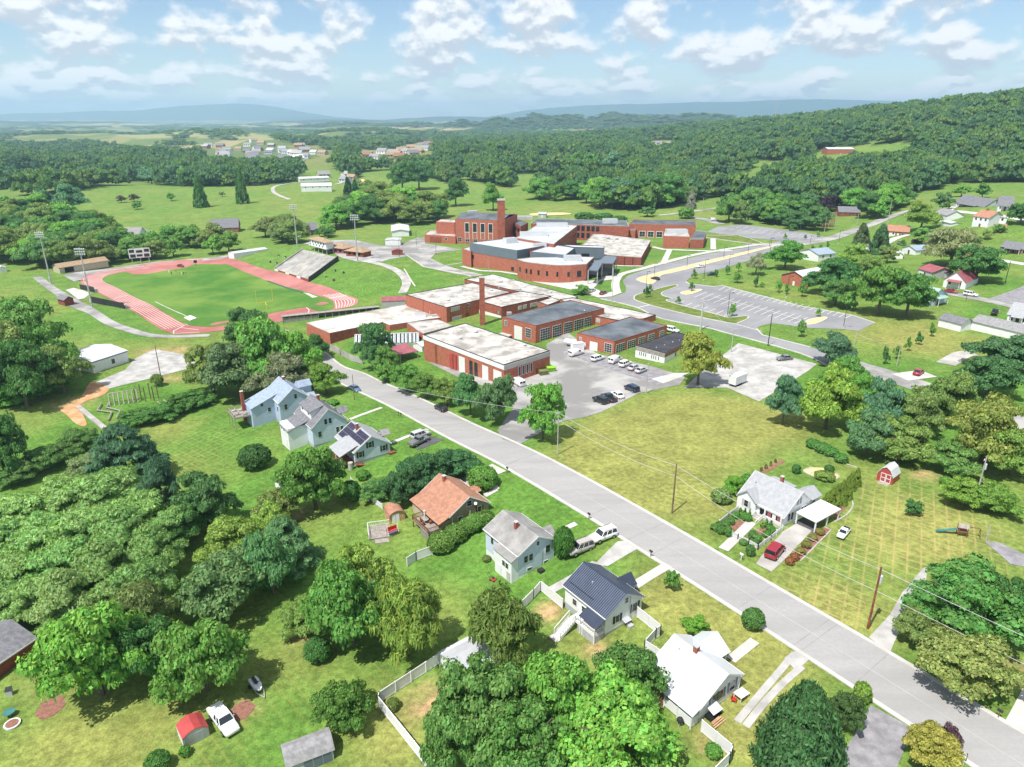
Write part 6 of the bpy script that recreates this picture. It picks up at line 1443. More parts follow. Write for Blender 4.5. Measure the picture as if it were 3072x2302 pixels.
fence('white picket fence from the maple to the brown barrel shed', gpts('B2', (700, 960), (760, 1030), (860, 1110), (960, 1185)), 1.3, picket=True)
fence('white garden fence round the front garden across the street', gpts('h8', (470, 830), (300, 950), (150, 1080)), 1.0, picket=True)
fence('white garden fence with gate along the front walk across the street', gpts('h8', (360, 1270), (460, 1320), (640, 1400), (790, 1490), (1000, 1330), (1190, 1170)), 1.0, picket=True)
fence('two leaning white fence panels under the drooping bush', gpts('B3', (290, 520), (330, 550), (480, 480)), 1.9)
fence('white rail fence at the bottom right street corner', gpts('D3', (1610, 1560), (1720, 1620), (1690, 1680)), 1.1)

# ------------------------------------------------------------------ sheds and outbuildings
def frame_at(w, a, b):
    """ground frame: origin at a, x towards b"""
    A_, B_ = gnd(w, *a), gnd(w, *b)
    return A_, math.atan2(B_.y - A_.y, B_.x - A_.x), (B_ - A_).xy.length
def shed(name, label, w, a, b, D, hw, hr, wall, roof, gambrel=False, cat='shed', barrel=False, ridge_x=False, oh=.2, door=None, L=None, zoff=0.0, found=.25, group=None):
    """a: near-left ground corner, b: near-right ground corner, D: depth away; ridge_x: ridge parallel to the near wall"""
    A_, rz, L_ = frame_at(w, a, b)
    L = L or L_
    root = thing(name, label, cat, A_ + Vector((0, 0, zoff)), rz, group)
    def prof(W):
        if barrel: return [(W * (.5 - .5 * math.cos(t)), hw + (hr - hw) * math.sin(t)) for t in [i * math.pi / 8 for i in range(9)]]
        if gambrel: return [(0, hw), (W * .22, hw + (hr - hw) * .68), (W * .5, hr), (W * .78, hw + (hr - hw) * .68), (W, hw)]
        return [(0, hw), (W * .5, hr), (W, hw)]
    W = D if ridge_x else L
    pr = prof(W)
    ring = [(0, -.6), (W, -.6)] + pr[::-1]
    conv = (lambda u, z, k: (k, u, z)) if ridge_x else (lambda u, z, k: (u, k, z))
    K = L if ridge_x else D
    mb = MB().loft([[conv(u, z - .03 if z > hw else z, k) for u, z in ring] for k in (0, K)])
    mb.build('wall', wall, root)
    for (u0, z0), (u1, z1) in zip(pr, pr[1:]):
        if z0 == hw and (u0 == 0): f = oh / math.hypot(u1 - u0, z1 - z0); u0, z0 = u0 - (u1 - u0) * f, z0 - (z1 - z0) * f
        if z1 == hw and abs(u1 - W) < 1e-6: f = oh / math.hypot(u1 - u0, z1 - z0); u1, z1 = u1 + (u1 - u0) * f, z1 + (z1 - z0) * f
        MB().slab(conv(u0, z0 + .02, -oh), conv(u0, z0 + .02, K + oh), conv(u1, z1 + .02, K + oh), conv(u1, z1 + .02, -oh), .08).build('roof', roof, root)
    if door:
        x0, x1, dh, dm = door
        d = MB().box(x0, -.05, 0, x1, .02, dh).build('door', dm, root)
        MB().box(x1 - .2, -.08, dh * .48, x1 - .12, -.045, dh * .52).build('handle', 'chrome', d)
    return root, L
r, L = shed('barn_shed', 'red barn shed with white gambrel roof and white cross braced doors', 'D2', (985, 940), (1115, 985), 3.2, 1.7, 3.4, 'metal_red', 'metal_white', True, oh=.15)
for k in (0, 1):
    d = MB().box(.7 + k * .95, -.07, .1, 1.6 + k * .95, .02, 2.0).build('door', 'metal_red', r)
    MB().bar((.75 + k * .95, -.09, .15), (.75 + k * .95, -.09, 1.95), .1).bar((1.55 + k * .95, -.09, .15), (1.55 + k * .95, -.09, 1.95), .1).bar((.75 + k * .95, -.09, 1.05), (1.55 + k * .95, -.09, 1.05), .1).bar((.75 + k * .95, -.09, 1.92), (1.55 + k * .95, -.09, 1.92), .1).bar((.75 + k * .95, -.09, .2), (1.55 + k * .95, -.09, .2), .1).build('door_brace', 'white_paint', d)
MB().slab((.6, -1.2, .02), (2.5, -1.2, .02), (2.5, -.08, .15), (.6, -.08, .15), .08).build('ramp', 'wood_grey', r)
shed('garden_shed', 'small white shed with grey hip roof left of the maple', 'B2', (115, 1040), (215, 1000), 3.2, 2.1, 3.0, 'white_siding', 'shingle_grey', door=(.5, 1.3, 1.9, 'panel_grey'))
r, L = shed('barrel_shed', 'brown barrel roofed shed beside the white deck', 'B2', (1020, 1310), (1150, 1265), 3.4, 1.5, 2.6, 'wood_fresh', 'shingle_brown', barrel=True)
for k in range(2): MB().box(.5 + k * .75, -.06, .05, 1.18 + k * .75, .02, 1.9).build('door', 'white_paint', r)
A_, rz, L = frame_at('B3', (1440, 815), (1640, 1010))
r = thing('garage', 'white garage with grey metal roof in the fence corner', 'garage', A_, rz)
D = 6.0
MB().loft([[(x, y, z) for x, z in ((0, -.8), (L, -.8), (L, 2.1), (L * .45, 2.9), (0, 2.2))] for y in (0, D)]).build('wall', 'white_siding', r)
MB().slab((-.25, -.25, 2.1), (-.25, D + .25, 2.1), (L * .45, D + .25, 2.98), (L * .45, -.25, 2.98), .1).build('roof', 'metal_grey', r)
MB().slab((L * .45, -.25, 2.98), (L * .45, D + .25, 2.98), (L + .25, D + .25, 2.0), (L + .25, -.25, 2.0), .1).build('roof', 'metal_grey', r)
r, L = shed('metal_shed', 'small metal shed with red roof and white sides on the lawn', 'A3', (1530, 1510), (1740, 1400), 2.7, 1.5, 2.2, 'galvanised', 'metal_red', True, oh=.06)
MB().box(-.03, .05, .05, .02, 2.6, 1.5).build('side_panel', 'white_vinyl', r)
for k in range(12): MB().box(.15 + k * L / 13, -.05, .05, .22 + k * L / 13, .0, 1.55).build('front_rib', 'panel_grey', r)
MB().box(L * .45, -.04, .1, L * .8, .0, 1.5).build('door', 'block', r)
r, L = shed('long_shed', 'long grey gambrel shed cut by the bottom edge', 'B3', (185, 1760), (560, 1600), 3.4, 1.9, 3.0, 'grey_siding', 'shingle_grey', True, ridge_x=True, oh=.2)
for k in range(3): MB().box(L * .35 + k * 1.1, -.05, .1, L * .35 + k * 1.1 + .95, .02, 1.8).build('door', 'panel_blue_grey', r)
# brick house on the left edge
P = gnd('A3', -215, 1075)
r = thing('brick_house', 'brick house with dark grey roof cut by the left edge', 'house', P, RAD(68))
MB().box(-1, -.0, -.6, 9, 9, 2.6).build('wall', 'brick_dark', r)
MB().slab((-1.4, -.4, 2.5), (9.4, -.4, 2.5), (9.4, 4.5, 4.3), (-1.4, 4.5, 4.3), .15).build('roof', 'shingle_slate', r)
MB().slab((-1.4, 4.5, 4.3), (9.4, 4.5, 4.3), (9.4, 9.4, 2.5), (-1.4, 9.4, 2.5), .15).build('roof', 'shingle_slate', r)
MB().box(-1.45, -.45, 2.35, 9.45, -.4, 2.55).build('gutter', 'white_paint', r)
# white timber terrace
A_, rz, L = frame_at('B2', (850, 1450), (1080, 1400))
r = thing('timber_terrace', 'low white railed timber terrace on the lawn below the tan house', 'deck', A_, rz)
for i in range(14): MB().box(i * L / 14, 0, .35, (i + 1) * L / 14 - .03, 4.2, .45).build('deck_board', 'wood_grey', r)
MB().box(.05, .05, -.3, L - .05, 4.1, .348).build('deck_frame', 'wood_grey', r)
for a, b in (((0, 0), (0, 4.2)), ((0, 4.2), (L, 4.2))):
    mb = MB()
    for k in range(15):
        c = Vector((*a, .45)).lerp(Vector((*b, .45)), k / 14); mb.bar(c, c + Vector((0, 0, .9)), .05 if k % 7 else .12)
    mb.bar((*a, 1.35), (*b, 1.35), .09).bar((*a, .6), (*b, .6), .06).build('railing', 'white_vinyl', r)
MB().box(L * .2, -1.4, .05, L * .8, -.05, .3).build('step', 'wood_grey', r)
A2_, rz2, L2 = frame_at('B2', (1010, 1420), (1110, 1375))
r = thing('garden_swing', 'garden swing seat with red and blue cushions on the white terrace', 'swing seat', A2_ + Vector((0, 0, .5)), rz2)
MB().box(0, 0, .4, 2.0, .7, .55).build('seat', 'metal_red', r); MB().box(0, .6, .56, 2.0, .75, 1.2).build('backrest', 'flag_red', r); MB().box(.2, -.3, .4, 1.8, -.05, .5).build('cushion', 'paint_blue', r)
for x in (0, 2.0): MB().bar((x, -.2, 0), (x, .35, 1.7), .07).bar((x, .9, 0), (x, .35, 1.7), .07).build('leg', 'white_paint', r)

# ------------------------------------------------------------------ school buildings
def top_z(w, x, yb, yt):
    P = gnd(w, x, yb)
    return P.z + rise(P, w, x, yt)
class Block:
    """a flat-roofed mass on a plan outline; corners run left, near, right, far"""
    def __init__(s, root, pts, zt, zb, wall, roof, par=.35, cap='concrete', drop=0.0):
        s.root = root
        o = root.location
        s.o = o
        a = sum(pts[i][0] * pts[(i + 1) % len(pts)][1] - pts[(i + 1) % len(pts)][0] * pts[i][1] for i in range(len(pts)))
        s.rev = a < 0
        s.p = [(p[0] - o.x, p[1] - o.y) for p in pts]
        s.zt, s.zb = zt - o.z, zb - o.z
        MB().prism(s.p, s.zb, s.zt - par).build('wall', wall, root)
        n = len(s.p)
        c = (sum(p[0] for p in s.p) / n, sum(p[1] for p in s.p) / n)
        def inset(p, d):
            v = Vector((c[0] - p[0], c[1] - p[1])); return p[0] + v.x / v.length * d, p[1] + v.y / v.length * d
        q = [inset(p, .32) for p in s.p]
        mb = MB(); mb.prism(q, s.zt - par - .1, s.zt - par + .04); mb.build('roof', roof, root)
        mb = MB()
        for i in range(n):
            j = (i + 1) % n
            a_, b_, c_, d_ = s.p[i], s.p[j], q[j], q[i]
            k = len(mb.v)
            mb.v += [(*a_, s.zt - par - .02), (*b_, s.zt - par - .02), (*c_, s.zt - par - .02), (*d_, s.zt - par - .02), (*a_, s.zt), (*b_, s.zt), (*c_, s.zt), (*d_, s.zt)]
            mb.f += [tuple(k + x for x in f) for f in ((0, 1, 5, 4), (2, 3, 7, 6), (4, 5, 6, 7))]
        mb.build('parapet', cap, root)
    def face(s, e, t0, t1, z0, z1, d, m, name, parent=None, back=.02):
        """a plate standing d proud of wall e between fractions t0..t1 and absolute heights z0..z1"""
        a, b = Vector(s.p[e]), Vector(s.p[(e + 1) % len(s.p)])
        nrm = (b - a).normalized(); nrm = Vector((nrm.y, -nrm.x)) * (-1 if s.rev else 1)
        p, q = a.lerp(b, t0), a.lerp(b, t1)
        mb = MB(); mb.prism([tuple(p - nrm * back), tuple(q - nrm * back), tuple(q + nrm * d), tuple(p + nrm * d)], z0 - s.o.z, z1 - s.o.z)
        return mb.build(name, m, parent or s.root)
    def win(s, e, t0, t1, z0, z1, grid=(0, 0), frame='white_paint', glass='glass', fw=.12):
        L = (Vector(s.p[e]) - Vector(s.p[(e + 1) % len(s.p)])).length
        f = s.face(e, t0, t1, z0, z1, .05, frame, 'window')
        w = fw / L
        s.face(e, t0 + w, t1 - w, z0 + fw, z1 - fw, .07, glass, 'pane', f)
        if grid[0]:
            mbs = []
            for i in range(1, grid[0]):
                t = t0 + (t1 - t0) * i / grid[0]; s.face(e, t - .035 / L, t + .035 / L, z0 + fw, z1 - fw, .09, frame, 'muntin', f)
            for i in range(1, grid[1]):
                z = z0 + (z1 - z0) * i / grid[1]; s.face(e, t0 + w, t1 - w, z - .035, z + .035, .092, frame, 'muntin', f)
def campus(name, label, w, x, y, cat='school building'):
    P = gnd(w, x, y); return thing(name, label, cat, P)
def unit(root, w, x, y, z, l, d, h, m='metal_white', rz=0.0, name='roof_unit'):
    X_, Y_ = lvl(w, x, y, z); o = root.location
    c, s_ = math.cos(rz), math.sin(rz)
    pts = [(X_ - o.x + a * c - b_ * s_, Y_ - o.y + a * s_ + b_ * c) for a, b_ in ((-l / 2, -d / 2), (l / 2, -d / 2), (l / 2, d / 2), (-l / 2, d / 2))]
    mb = MB(); mb.prism(pts, z - o.z - .3, z - o.z + h); u = mb.build(name, m, root)
    mb = MB(); mb.prism([(p[0] * .98 + .02 * (X_ - o.x), p[1] * .98 + .02 * (Y_ - o.y)) for p in pts], z - o.z + h + .002, z - o.z + h + .08); mb.build('unit_lid', 'galvanised', u)
def vents(root, w, z, pts, m='galvanised'):
    for x, y, r_ in pts:
        X_, Y_ = lvl(w, x, y, z); o = root.location
        p = Vector((X_ - o.x, Y_ - o.y, z - o.z - .3))
        MB().cyl(p, p + Vector((0, 0, .3 + r_ * .7)), r_ * .6, n=9).cyl(p + Vector((0, 0, .3 + r_ * .7)), p + Vector((0, 0, .3 + r_ * 1.2)), r_, r_ * .5, n=9).build('roof_vent', m, root)
def at_lvl(z, w, *xy): return [lvl(w, a, b, z) for a, b in xy]

# --- vocational workshops
r = campus('workshop_building', 'brick workshop with flat grey roof and white fascia beside the yard', 'F', 725, 500)
b = Block(r, at_lvl(1.0, 'F', (55, 122), (722, 372), (1105, 253), (400, 25)), 1.0, -10, 'brick_bright', 'roof_white', .25, 'black_trim')
b.face(0, -.003, 1.003, -.55, .76, .10, 'white_siding', 'fascia'); b.face(1, 0, 1, -.75, .74, .14, 'panel_grey', 'fascia')
for i in range(60): b.face(1, i / 60 + .004, i / 60 + .010, -.74, .73, .18, 'panel_grey', 'fascia_rib')
b.face(0, .155, .185, -7, -.9, .04, 'wood_brown', 'door')
for t0, t1 in ((.47, .545), (.755, .825), (.885, .975)): b.face(0, t0, t1, -7.2, -1.5, .05, 'white_paint', 'garage_door')
for t0, t1 in ((.36, .40), (.42, .445)): b.face(0, t0, t1, -7, -1.6, .3, 'metal_red', 'red_panel')
for t0, t1 in ((.60, .64), (.66, .70)): b.face(0, t0, t1, -6, -1.6, .04, 'glass', 'window')
for k in range(4): b.win(1, .30 + k * .085, .355 + k * .085, -3.9, -1.0)
b.face(1, .68, .72, -6, -3.2, .05, 'wood_brown', 'door')
vents(r, 'F', .8, [(490, 105, .75), (370, 88, .35), (300, 105, .25), (365, 155, .45), (895, 215, .6), (918, 262, .3), (745, 335, .2)])
r = campus('school_wing', 'long low brick school wing with stained flat roof beside the field', 'L', 245, 300)
b = Block(r, at_lvl(-6.5, 'L', (50, 133), (245, 218), (685, 128), (745, 152), (1000, 112), (1214, 82), (875, -20)), -6.5, -16, 'brick_bright', 'roof_stained', .2, 'concrete_old')
b.face(1, .0, 1, -14, -6.75, .02, 'brick_dark', 'painted_wall_shade'); unit(r, 'K', 430, 620, -6.6, 4.5, 3.2, 1.0, 'white_siding', .3); unit(r, 'K', 620, 575, -6.6, 3.0, 1.5, 1.2, 'metal_white', .3); unit(r, 'K', 670, 620, -6.6, 3.5, 1.2, .7, 'galvanised', .3)  # plate of darker brick paints the shade over this whole wall
r = campus('school_link', 'low pale roofed link between greenhouse and workshop', 'L', 1022, 270)
b = Block(r, at_lvl(-5.4, 'L', (884, 128), (976, 197), (1022, 222), (1266, 158), (1146, 108)), -5.4, -14, 'brick_bright', 'roof_white', .2, 'concrete_old')
r = campus('school_building', 'two storey brick school block with white roof and tall chimney', 'K', 820, 700)
z = -1.8
b = Block(r, at_lvl(z, 'K', (225, 305), (815, 492), (1750, 270), (1180, 135)), z, -13, 'brick_bright', 'roof_white', .25, 'black_trim')
b.win(1, .06, .19, -4.0, -2.5, (4, 0), glass='glass_pale'); b.win(1, .08, .215, -7.8, -6.3, (4, 0), glass='glass_pale'); b.win(1, .29, .335, -3.6, -2.4, (2, 0)); b.face(1, .27, .33, -8.5, -6.0, .05, 'wood_brown', 'door')
for t in (.05, .29): b.face(1, t, t + .002, -9, -2.2, .06, 'black_trim', 'downpipe')
b.face(0, .44, .447, -9, -2.1, .08, 'brick_dark', 'joint')
b2 = Block(r, at_lvl(z - .5, 'K', (1237, 385), (1605, 486), (2330, 325), (1890, 257)), z - .5, -13, 'brick', 'roof_white', .25, 'black_trim')
b2.face(0, 0, 1, -12, -5.9, .04, 'white_siding', 'plinth'); b2.win(0, .86, .94, -5.6, -4.0, (2, 3), 'black_trim', 'glass_pale'); b2.face(0, .04, .09, -9, -6.4, .08, 'panel_blue_grey', 'door')
for t in (.32, .42, .56, .64): b2.win(1, t, t + .075, -5.2, -3.5, (4, 3), glass='glass_pale')
b3 = Block(r, at_lvl(-2.6, 'K', (1075, 85), (2600, 425), (2712, 335), (1480, 10)), -2.6, -13, 'brick', 'roof_white', .25, 'black_trim')
P = gnd('K', 1335, 745)
zc = top_z('K', 1335, 745, 66)
X_, Y_ = P.x - r.location.x, P.y - r.location.y
c = MB().box(X_ - .95, Y_ - .75, -6, X_ + .95, Y_ + .95, zc - r.location.z).build('chimney', 'brick', r)
MB().box(X_ - 1.02, Y_ - .82, zc - r.location.z + .002, X_ + 1.02, Y_ + 1.02, zc - r.location.z + .3).build('chimney_cap', 'concrete_old', c)
vents(r, 'K', z - .2, [(600, 310, .5), (1040, 230, .6), (840, 395, .7), (860, 375, .4), (1460, 250, .7), (1440, 225, .4), (820, 255, .25), (1570, 220, .35)]); vents(r, 'K', -2.9, [(1600, 130, .9), (1780, 105, .4), (1870, 235, .6), (1960, 200, .5), (1990, 180, .4), (2200, 300, .5)]); vents(r, 'K', z - .7, [(1595, 395, .4), (1975, 310, .4)])
r = campus('workshop_garage', 'larger brick garage with dark flat roof and gridded windows', 'G', 440, 590)
z = .8
b = Block(r, at_lvl(z, 'G', (93, 312), (440, 405), (1152, 224), (800, 138)), z, -10, 'brick_bright', 'roof_dark', .25, 'brick_dark')
b.face(0, .37, .605, -7, -1.1, .06, 'white_paint', 'garage_door'); b.win(0, .07, .15, -2.2, -.2, (2, 3)); b.win(0, .70, .87, -4.2, -.8, (3, 4))
for t0, t1 in ((.06, .195), (.23, .355), (.39, .51), (.54, .68), (.69, .80)): b.win(1, t0, t1, -5.2, -.9, (4, 5))
b.face(0, .0, .3, -5.2, -4.9, 1.6, 'concrete', 'side_canopy')
unit(r, 'G', 165, 290, z - .2, 1.6, 1.2, .8, 'galvanised', .2); vents(r, 'G', z - .2, [(945, 255, .35)])
r = campus('workshop_garage', 'smaller brick garage with dark flat roof behind the parked vans', 'G', 1255, 720)
z = .3
b = Block(r, at_lvl(z, 'G', (868, 478), (1255, 568), (1802, 404), (1425, 311)), z, -9, 'brick_bright', 'roof_dark', .25, 'brick_dark')
b.face(0, .36, .57, -7, -1.5, .06, 'white_paint', 'garage_door'); b.face(0, .17, .25, -7, -2.4, .06, 'white_paint', 'door'); b.win(0, .75, .95, -3.8, -.8, (3, 4)); b.win(0, .07, .13, -1.9, -.9, (2, 2))
for t0, t1 in ((.035, .195), (.24, .395), (.45, .58), (.63, .755), (.86, .95)): b.win(1, t0, t1, -4.4, -1.0, (4, 5))
r = campus('school_wing', 'low white roofed brick wing between the two garages', 'G', 1065, 400)
b = Block(r, at_lvl(-1.2, 'G', (1062, 305), (1300, 350), (1560, 332), (1686, 292), (820, 112), (690, 130)), -1.2, -8, 'brick_bright', 'roof_white', .25, 'black_trim')
b.win(0, .02, .2, -3.4, -2.0, (2, 2), glass='glass_pale'); vents(r, 'G', -1.4, [(1183, 310, .4), (600, 60, .6)]); Block(r, at_lvl(-1.9, 'G', (460, 155), (560, 190), (700, 140), (610, 112)), -1.9, -8, 'brick_bright', 'roof_white', .2, 'black_trim')
r = campus('office_building', 'small white walled office with black roof and brown upper band', 'G', 1775, 820)
b = Block(r, at_lvl(.3, 'G', (1478, 608), (1780, 688), (2115, 525), (1890, 468)), .3, -7, 'white_siding', 'roof_black', .2, 'black_trim')
b.face(0, 0, 1, -1.15, .06, .08, 'wood_grey', 'band'); b.face(1, 0, 1, -1.15, .055, .08, 'brick_brown', 'band')
for t in (.12, .19, .27, .34, .55, .62, .69, .78): b.win(0, t, t + .045, -2.6, -1.3)
for t in (.30, .36, .52, .60): b.win(1, t, t + .045, -2.5, -1.2)
vents(r, 'G', .1, [(1860, 580, .25), (1690, 635, .2), (1775, 610, .2), (1930, 560, .2), (2000, 530, .2)])
# greenhouse
A_, rz, L = frame_at('L', (455, 372), (985, 300))
r = thing('greenhouse', 'old glass greenhouse with white ribs beside the school wing', 'greenhouse', A_, rz)
hw, hr, D = 2.6, 5.0, 7.0
MB().box(0, 0, -1.5, L, D, 1.1).build('wall', 'white_siding', r); MB().loft([[(x, y, z) for y, z in ((.05, 1.1), (D - .05, 1.1), (D - .05, hw), (D / 2, hr - .1), (.05, hw))] for x in (.05, L - .05)]).build('glazing', 'glass_pale', r)
for i in range(34):
    x = i * L / 33
    MB().bar((x, -.05, hw), (x, D / 2, hr), .16, .12).bar((x, D / 2, hr), (x, D + .05, hw), .16, .12).bar((x, 0, 1.0), (x, 0, hw), .1).build('rib', 'white_vinyl' if i % 3 else 'panel_grey', r)
    if i < 33: MB().slab((x + .1, 0, hw + .02), (x + L / 33 - .1, 0, hw + .02), (x + L / 33 - .1, D / 2, hr), (x + .1, D / 2, hr), .03).build('pane', 'glass' if i % 2 else 'glass_pale', r)
MB().bar((0, D / 2, hr + .06), (L, D / 2, hr + .06), .3, .12).build('ridge', 'white_paint', r)
fence('stained concrete retaining wall below the greenhouse', gpts('L', (205, 350), (335, 400)) + gpts('L', (338, 405), (520, 478)), 2.2, 'concrete_old', 6, name='retaining_wall', cat='wall')
A_, rz, L = frame_at('L', (830, 470), (985, 425))
r = thing('canopy', 'flat maroon metal canopy beside the workshop', 'canopy', A_, rz)
MB().slab((0, 0, 2.9), (L, 0, 2.9), (L, 9, 3.2), (0, 9, 3.2), .15).build('roof', 'metal_maroon', r)
for x in (.2, L - .2):
    for y in (.2, 8.8): MB().bar((x, y, -.5), (x, y, 2.8), .15).build('post', 'galvanised', r)
shed('storage_shed', 'small white storage shed against the workshop end', 'L', (940, 360), (1015, 378), 3.6, 2.3, 3.0, 'white_siding', 'metal_white')
# long covered bench and stores between the wing and the track
A_, rz, L = frame_at('T', (735, 850), (1800, 690))
r = thing('dugout_shelter', 'long open fronted timber shelter between school wing and track', 'shelter', A_, rz)
MB().box(0, 2.6, -1, L, 2.75, 2.7).build('rear_wall', 'wood_grey', r); MB().slab((-.2, -.3, 2.9), (L + .2, -.3, 2.9), (L + .2, 3.1, 2.7), (-.2, 3.1, 2.7), .15).build('roof', 'wood_grey', r)
for i in range(15): MB().bar((i * L / 14, 0, -1), (i * L / 14, 0, 2.8), .2).build('post', 'panel_grey', r)
MB().box(0, 1.8, -.5, L, 2.3, .5).build('bench', 'wood_brown', r); MB().box(0, .05, -1, L * .35, .15, 2.0).build('front_boards', 'wood_grey', r)
shed('field_house', 'small pale field house with maroon shingle roof at the end of the shelter', 'T', (1830, 680), (2090, 640), 4.5, 3.0, 4.4, 'grey_siding', 'metal_maroon', ridge_x=True)

# --- main school
r = campus('gymnasium', 'tall brick gymnasium with dark roof and four white framed windows', 'M', 560, 690, 'gymnasium')
z = top_z('M', 560, 690, 330); zb = -9
b = Block(r, at_lvl(z, 'M', (505, 322), (1195, 348), (1405, 252), (660, 225)), z, zb, 'brick_bright', 'roof_dark', .3, 'brick_bright')
hh = z - gnd('M', 560, 690).z
for t in (.21, .375, .54, .705):
    f_ = b.face(0, t - .008, t + .088, z - .78 * hh, z - .13 * hh, .10, 'white_paint', 'window_surround')
    b.face(0, t, t + .08, z - .5 * hh, z - .15 * hh, .13, 'glass', 'pane', f_); b.face(0, t, t + .08, z - .77 * hh, z - .52 * hh, .13, 'brick_bright', 'spandrel', f_)
for t in (.045, .21, .375): b.win(0, t, t + .09, z - .90 * hh, z - .73 * hh, (2, 2))
mid = at_lvl(z, 'M', (580, 272), (1300, 300)); o = r.location
p = [Vector((q[0] - o.x, q[1] - o.y)) for q in at_lvl(z, 'M', (520, 320), (1185, 345), (1390, 255), (670, 228))]
ra, rb = p[0].lerp(p[3], .5), p[1].lerp(p[2], .5)
for e, f_ in (((p[0], p[1]), (rb, ra)), ((ra, rb), (p[2], p[3]))):
    lo = z - o.z + .02
    q = [(*e[0], lo if e[0] is p[0] else lo + 1.6), (*e[1], lo if e[1] is p[1] else lo + 1.6), (*f_[0], lo + 1.6 if f_[0] is rb else lo), (*f_[1], lo + 1.6 if f_[1] is ra else lo)]
    MB().slab(*q, .12).build('pitched_roof', 'roof_dark', r)
unit(r, 'M', 760, 240, z + 1, 6, 3, 1.4, 'galvanised', .3)
P = Vector((*lvl('M', 1172, 352, z), 0)); P.z = hz(P.x, P.y)
zc = P.z + rise(P, 'M', 1172, 55)
X_, Y_ = P.x - o.x, P.y - o.y
c = MB().box(X_ - 2.2, Y_ - 2.4, zb - o.z, X_ + 2.2, Y_ + 1.6, zc - o.z).build('chimney', 'brick', r)
MB().box(X_ - 2.35, Y_ - 2.55, zc - o.z + .002, X_ + 2.35, Y_ + 1.75, zc - o.z + .8).build('chimney_cap', 'concrete_old', c)
r = campus('school_annex', 'low brick annex with loading bay left of the gymnasium', 'M', 300, 670)
z = top_z('M', 100, 660, 545)
b = Block(r, at_lvl(z, 'M', (65, 545), (512, 575), (505, 495), (145, 482)), z, -9, 'brick_bright', 'roof_white', .3, 'brick_bright')
b.face(0, .17, .55, -8, z - 1.0, .05, 'brick_dark', 'loading_bay'); b.win(0, .66, .74, z - 2.6, z - 1.2)
z2 = top_z('M', 235, 640, 362)
Block(r, at_lvl(z2, 'M', (230, 362), (498, 374), (620, 335), (300, 325)), z2, -9, 'brick_bright', 'roof_white', .3, 'brick_bright')
vents(r, 'M', z - .3, [(270, 500, 1.2), (430, 505, 1.0), (385, 520, .5)])
r = campus('classroom_wing', 'two storey brick classroom wing at the back of the school', 'N', 350, 625)
z = top_z('N', 350, 625, 400)
b = Block(r, at_lvl(z, 'N', (-420, 380), (620, 412), (995, 425), (960, 347), (130, 326), (-330, 318)), z, -8, 'brick', 'roof_dark', .3, 'concrete_old')
hh = z - gnd('N', 350, 625).z
for x in (245, 315, 392, 458, 525):
    t = (x + 420) / 1040
    b.win(0, t, t + .045, z - .42 * hh, z - .1 * hh, (2, 2), 'black_trim')
    if x < 430: b.win(0, t, t + .045, z - .86 * hh, z - .54 * hh, (2, 2), 'black_trim')
b_ = Block(r, at_lvl(z - .4, 'M', (1315, 350), (1455, 430), (1560, 375), (1420, 330)), z - .4, -8, 'brick', 'roof_dark', .3, 'brick_brown')
for t in (.05, .35, .65): b_.win(0, t, t + .22, z - 4.6, z - 2.2, frame='black_trim')
unit(r, 'N', 720, 375, z, 9, 4, 2.2, 'metal_white', .05); unit(r, 'M', 1510, 320, z, 10, 4, 1.6, 'concrete', 0)
r = campus('auditorium', 'brick auditorium with long dark roof and three tall windows', 'N', 1140, 605, 'auditorium')
z = top_z('N', 1140, 605, 405)
b = Block(r, at_lvl(z, 'N', (1000, 392), (1962, 416), (1965, 345), (1060, 332)), z, -7, 'brick_bright', 'roof_dark', .35, 'brick_bright')
hh = z - gnd('N', 1140, 605).z
for t in (.155, .285, .415): b.win(0, t, t + .10, z - .95 * hh, z - .5 * hh, (2, 2), 'white_paint', 'glass', .3)
z2 = top_z('N', 1085, 610, 475)
Block(r, at_lvl(z2, 'N', (882, 470), (1088, 480), (1135, 420), (925, 410)), z2, -7, 'brick_bright', 'roof_dark', .3, 'concrete_old')
z3 = top_z('N', 880, 600, 440)
b = Block(r, at_lvl(z3, 'N', (612, 438), (885, 444), (965, 395), (650, 398)), z3, -7, 'brick_bright', 'roof_dark', .3, 'concrete_old'); b.win(0, .78, .96, z3 - 4.5, z3 - 1.5, frame='black_trim')
z2 = top_z('N', 1855, 742, 570)
Block(r, at_lvl(z2, 'N', (1495, 560), (1870, 574), (1845, 512), (1515, 503)), z2, -7, 'brick_bright', 'roof_white', .3, 'concrete'); unit(r, 'N', 1680, 520, z2, 12, 5, 1.8, 'metal_white', .03)
z2 = top_z('N', 2065, 745, 610)
Block(r, at_lvl(z2, 'N', (1880, 612), (2075, 612), (2112, 500), (1960, 492)), z2, -7, 'brick', 'roof_dark', .3, 'concrete_old')
r = campus('cafeteria', 'low brick cafeteria with broad white stained roof', 'N', 1165, 1000, 'school building')
z = top_z('N', 1165, 1000, 870)
b = Block(r, at_lvl(z, 'N', (330, 700), (645, 835), (1172, 872), (1308, 632), (600, 543), (480, 543)), z, -8, 'brick_dark', 'roof_white', .3, 'concrete')
for t in (.33, .55, .77): b.face(1, t, t + .02, -7, z - .4, .15, 'black_trim', 'pilaster')
vents(r, 'N', z - .3, [(690, 610, 1.4), (820, 620, 1.2), (770, 655, .7)])
r = campus('main_school', 'new brick school front with blue grey upper storey', 'M', 1400, 1105)
z = top_z('M', 1398, 1105, 778)
b = Block(r, at_lvl(z, 'M', (720, 665), (1402, 776), (1900, 690), (1385, 585)), z, -10, 'brick_bright', 'roof_grey', .3, 'panel_blue_grey')
hh = z - gnd('M', 1398, 1105).z
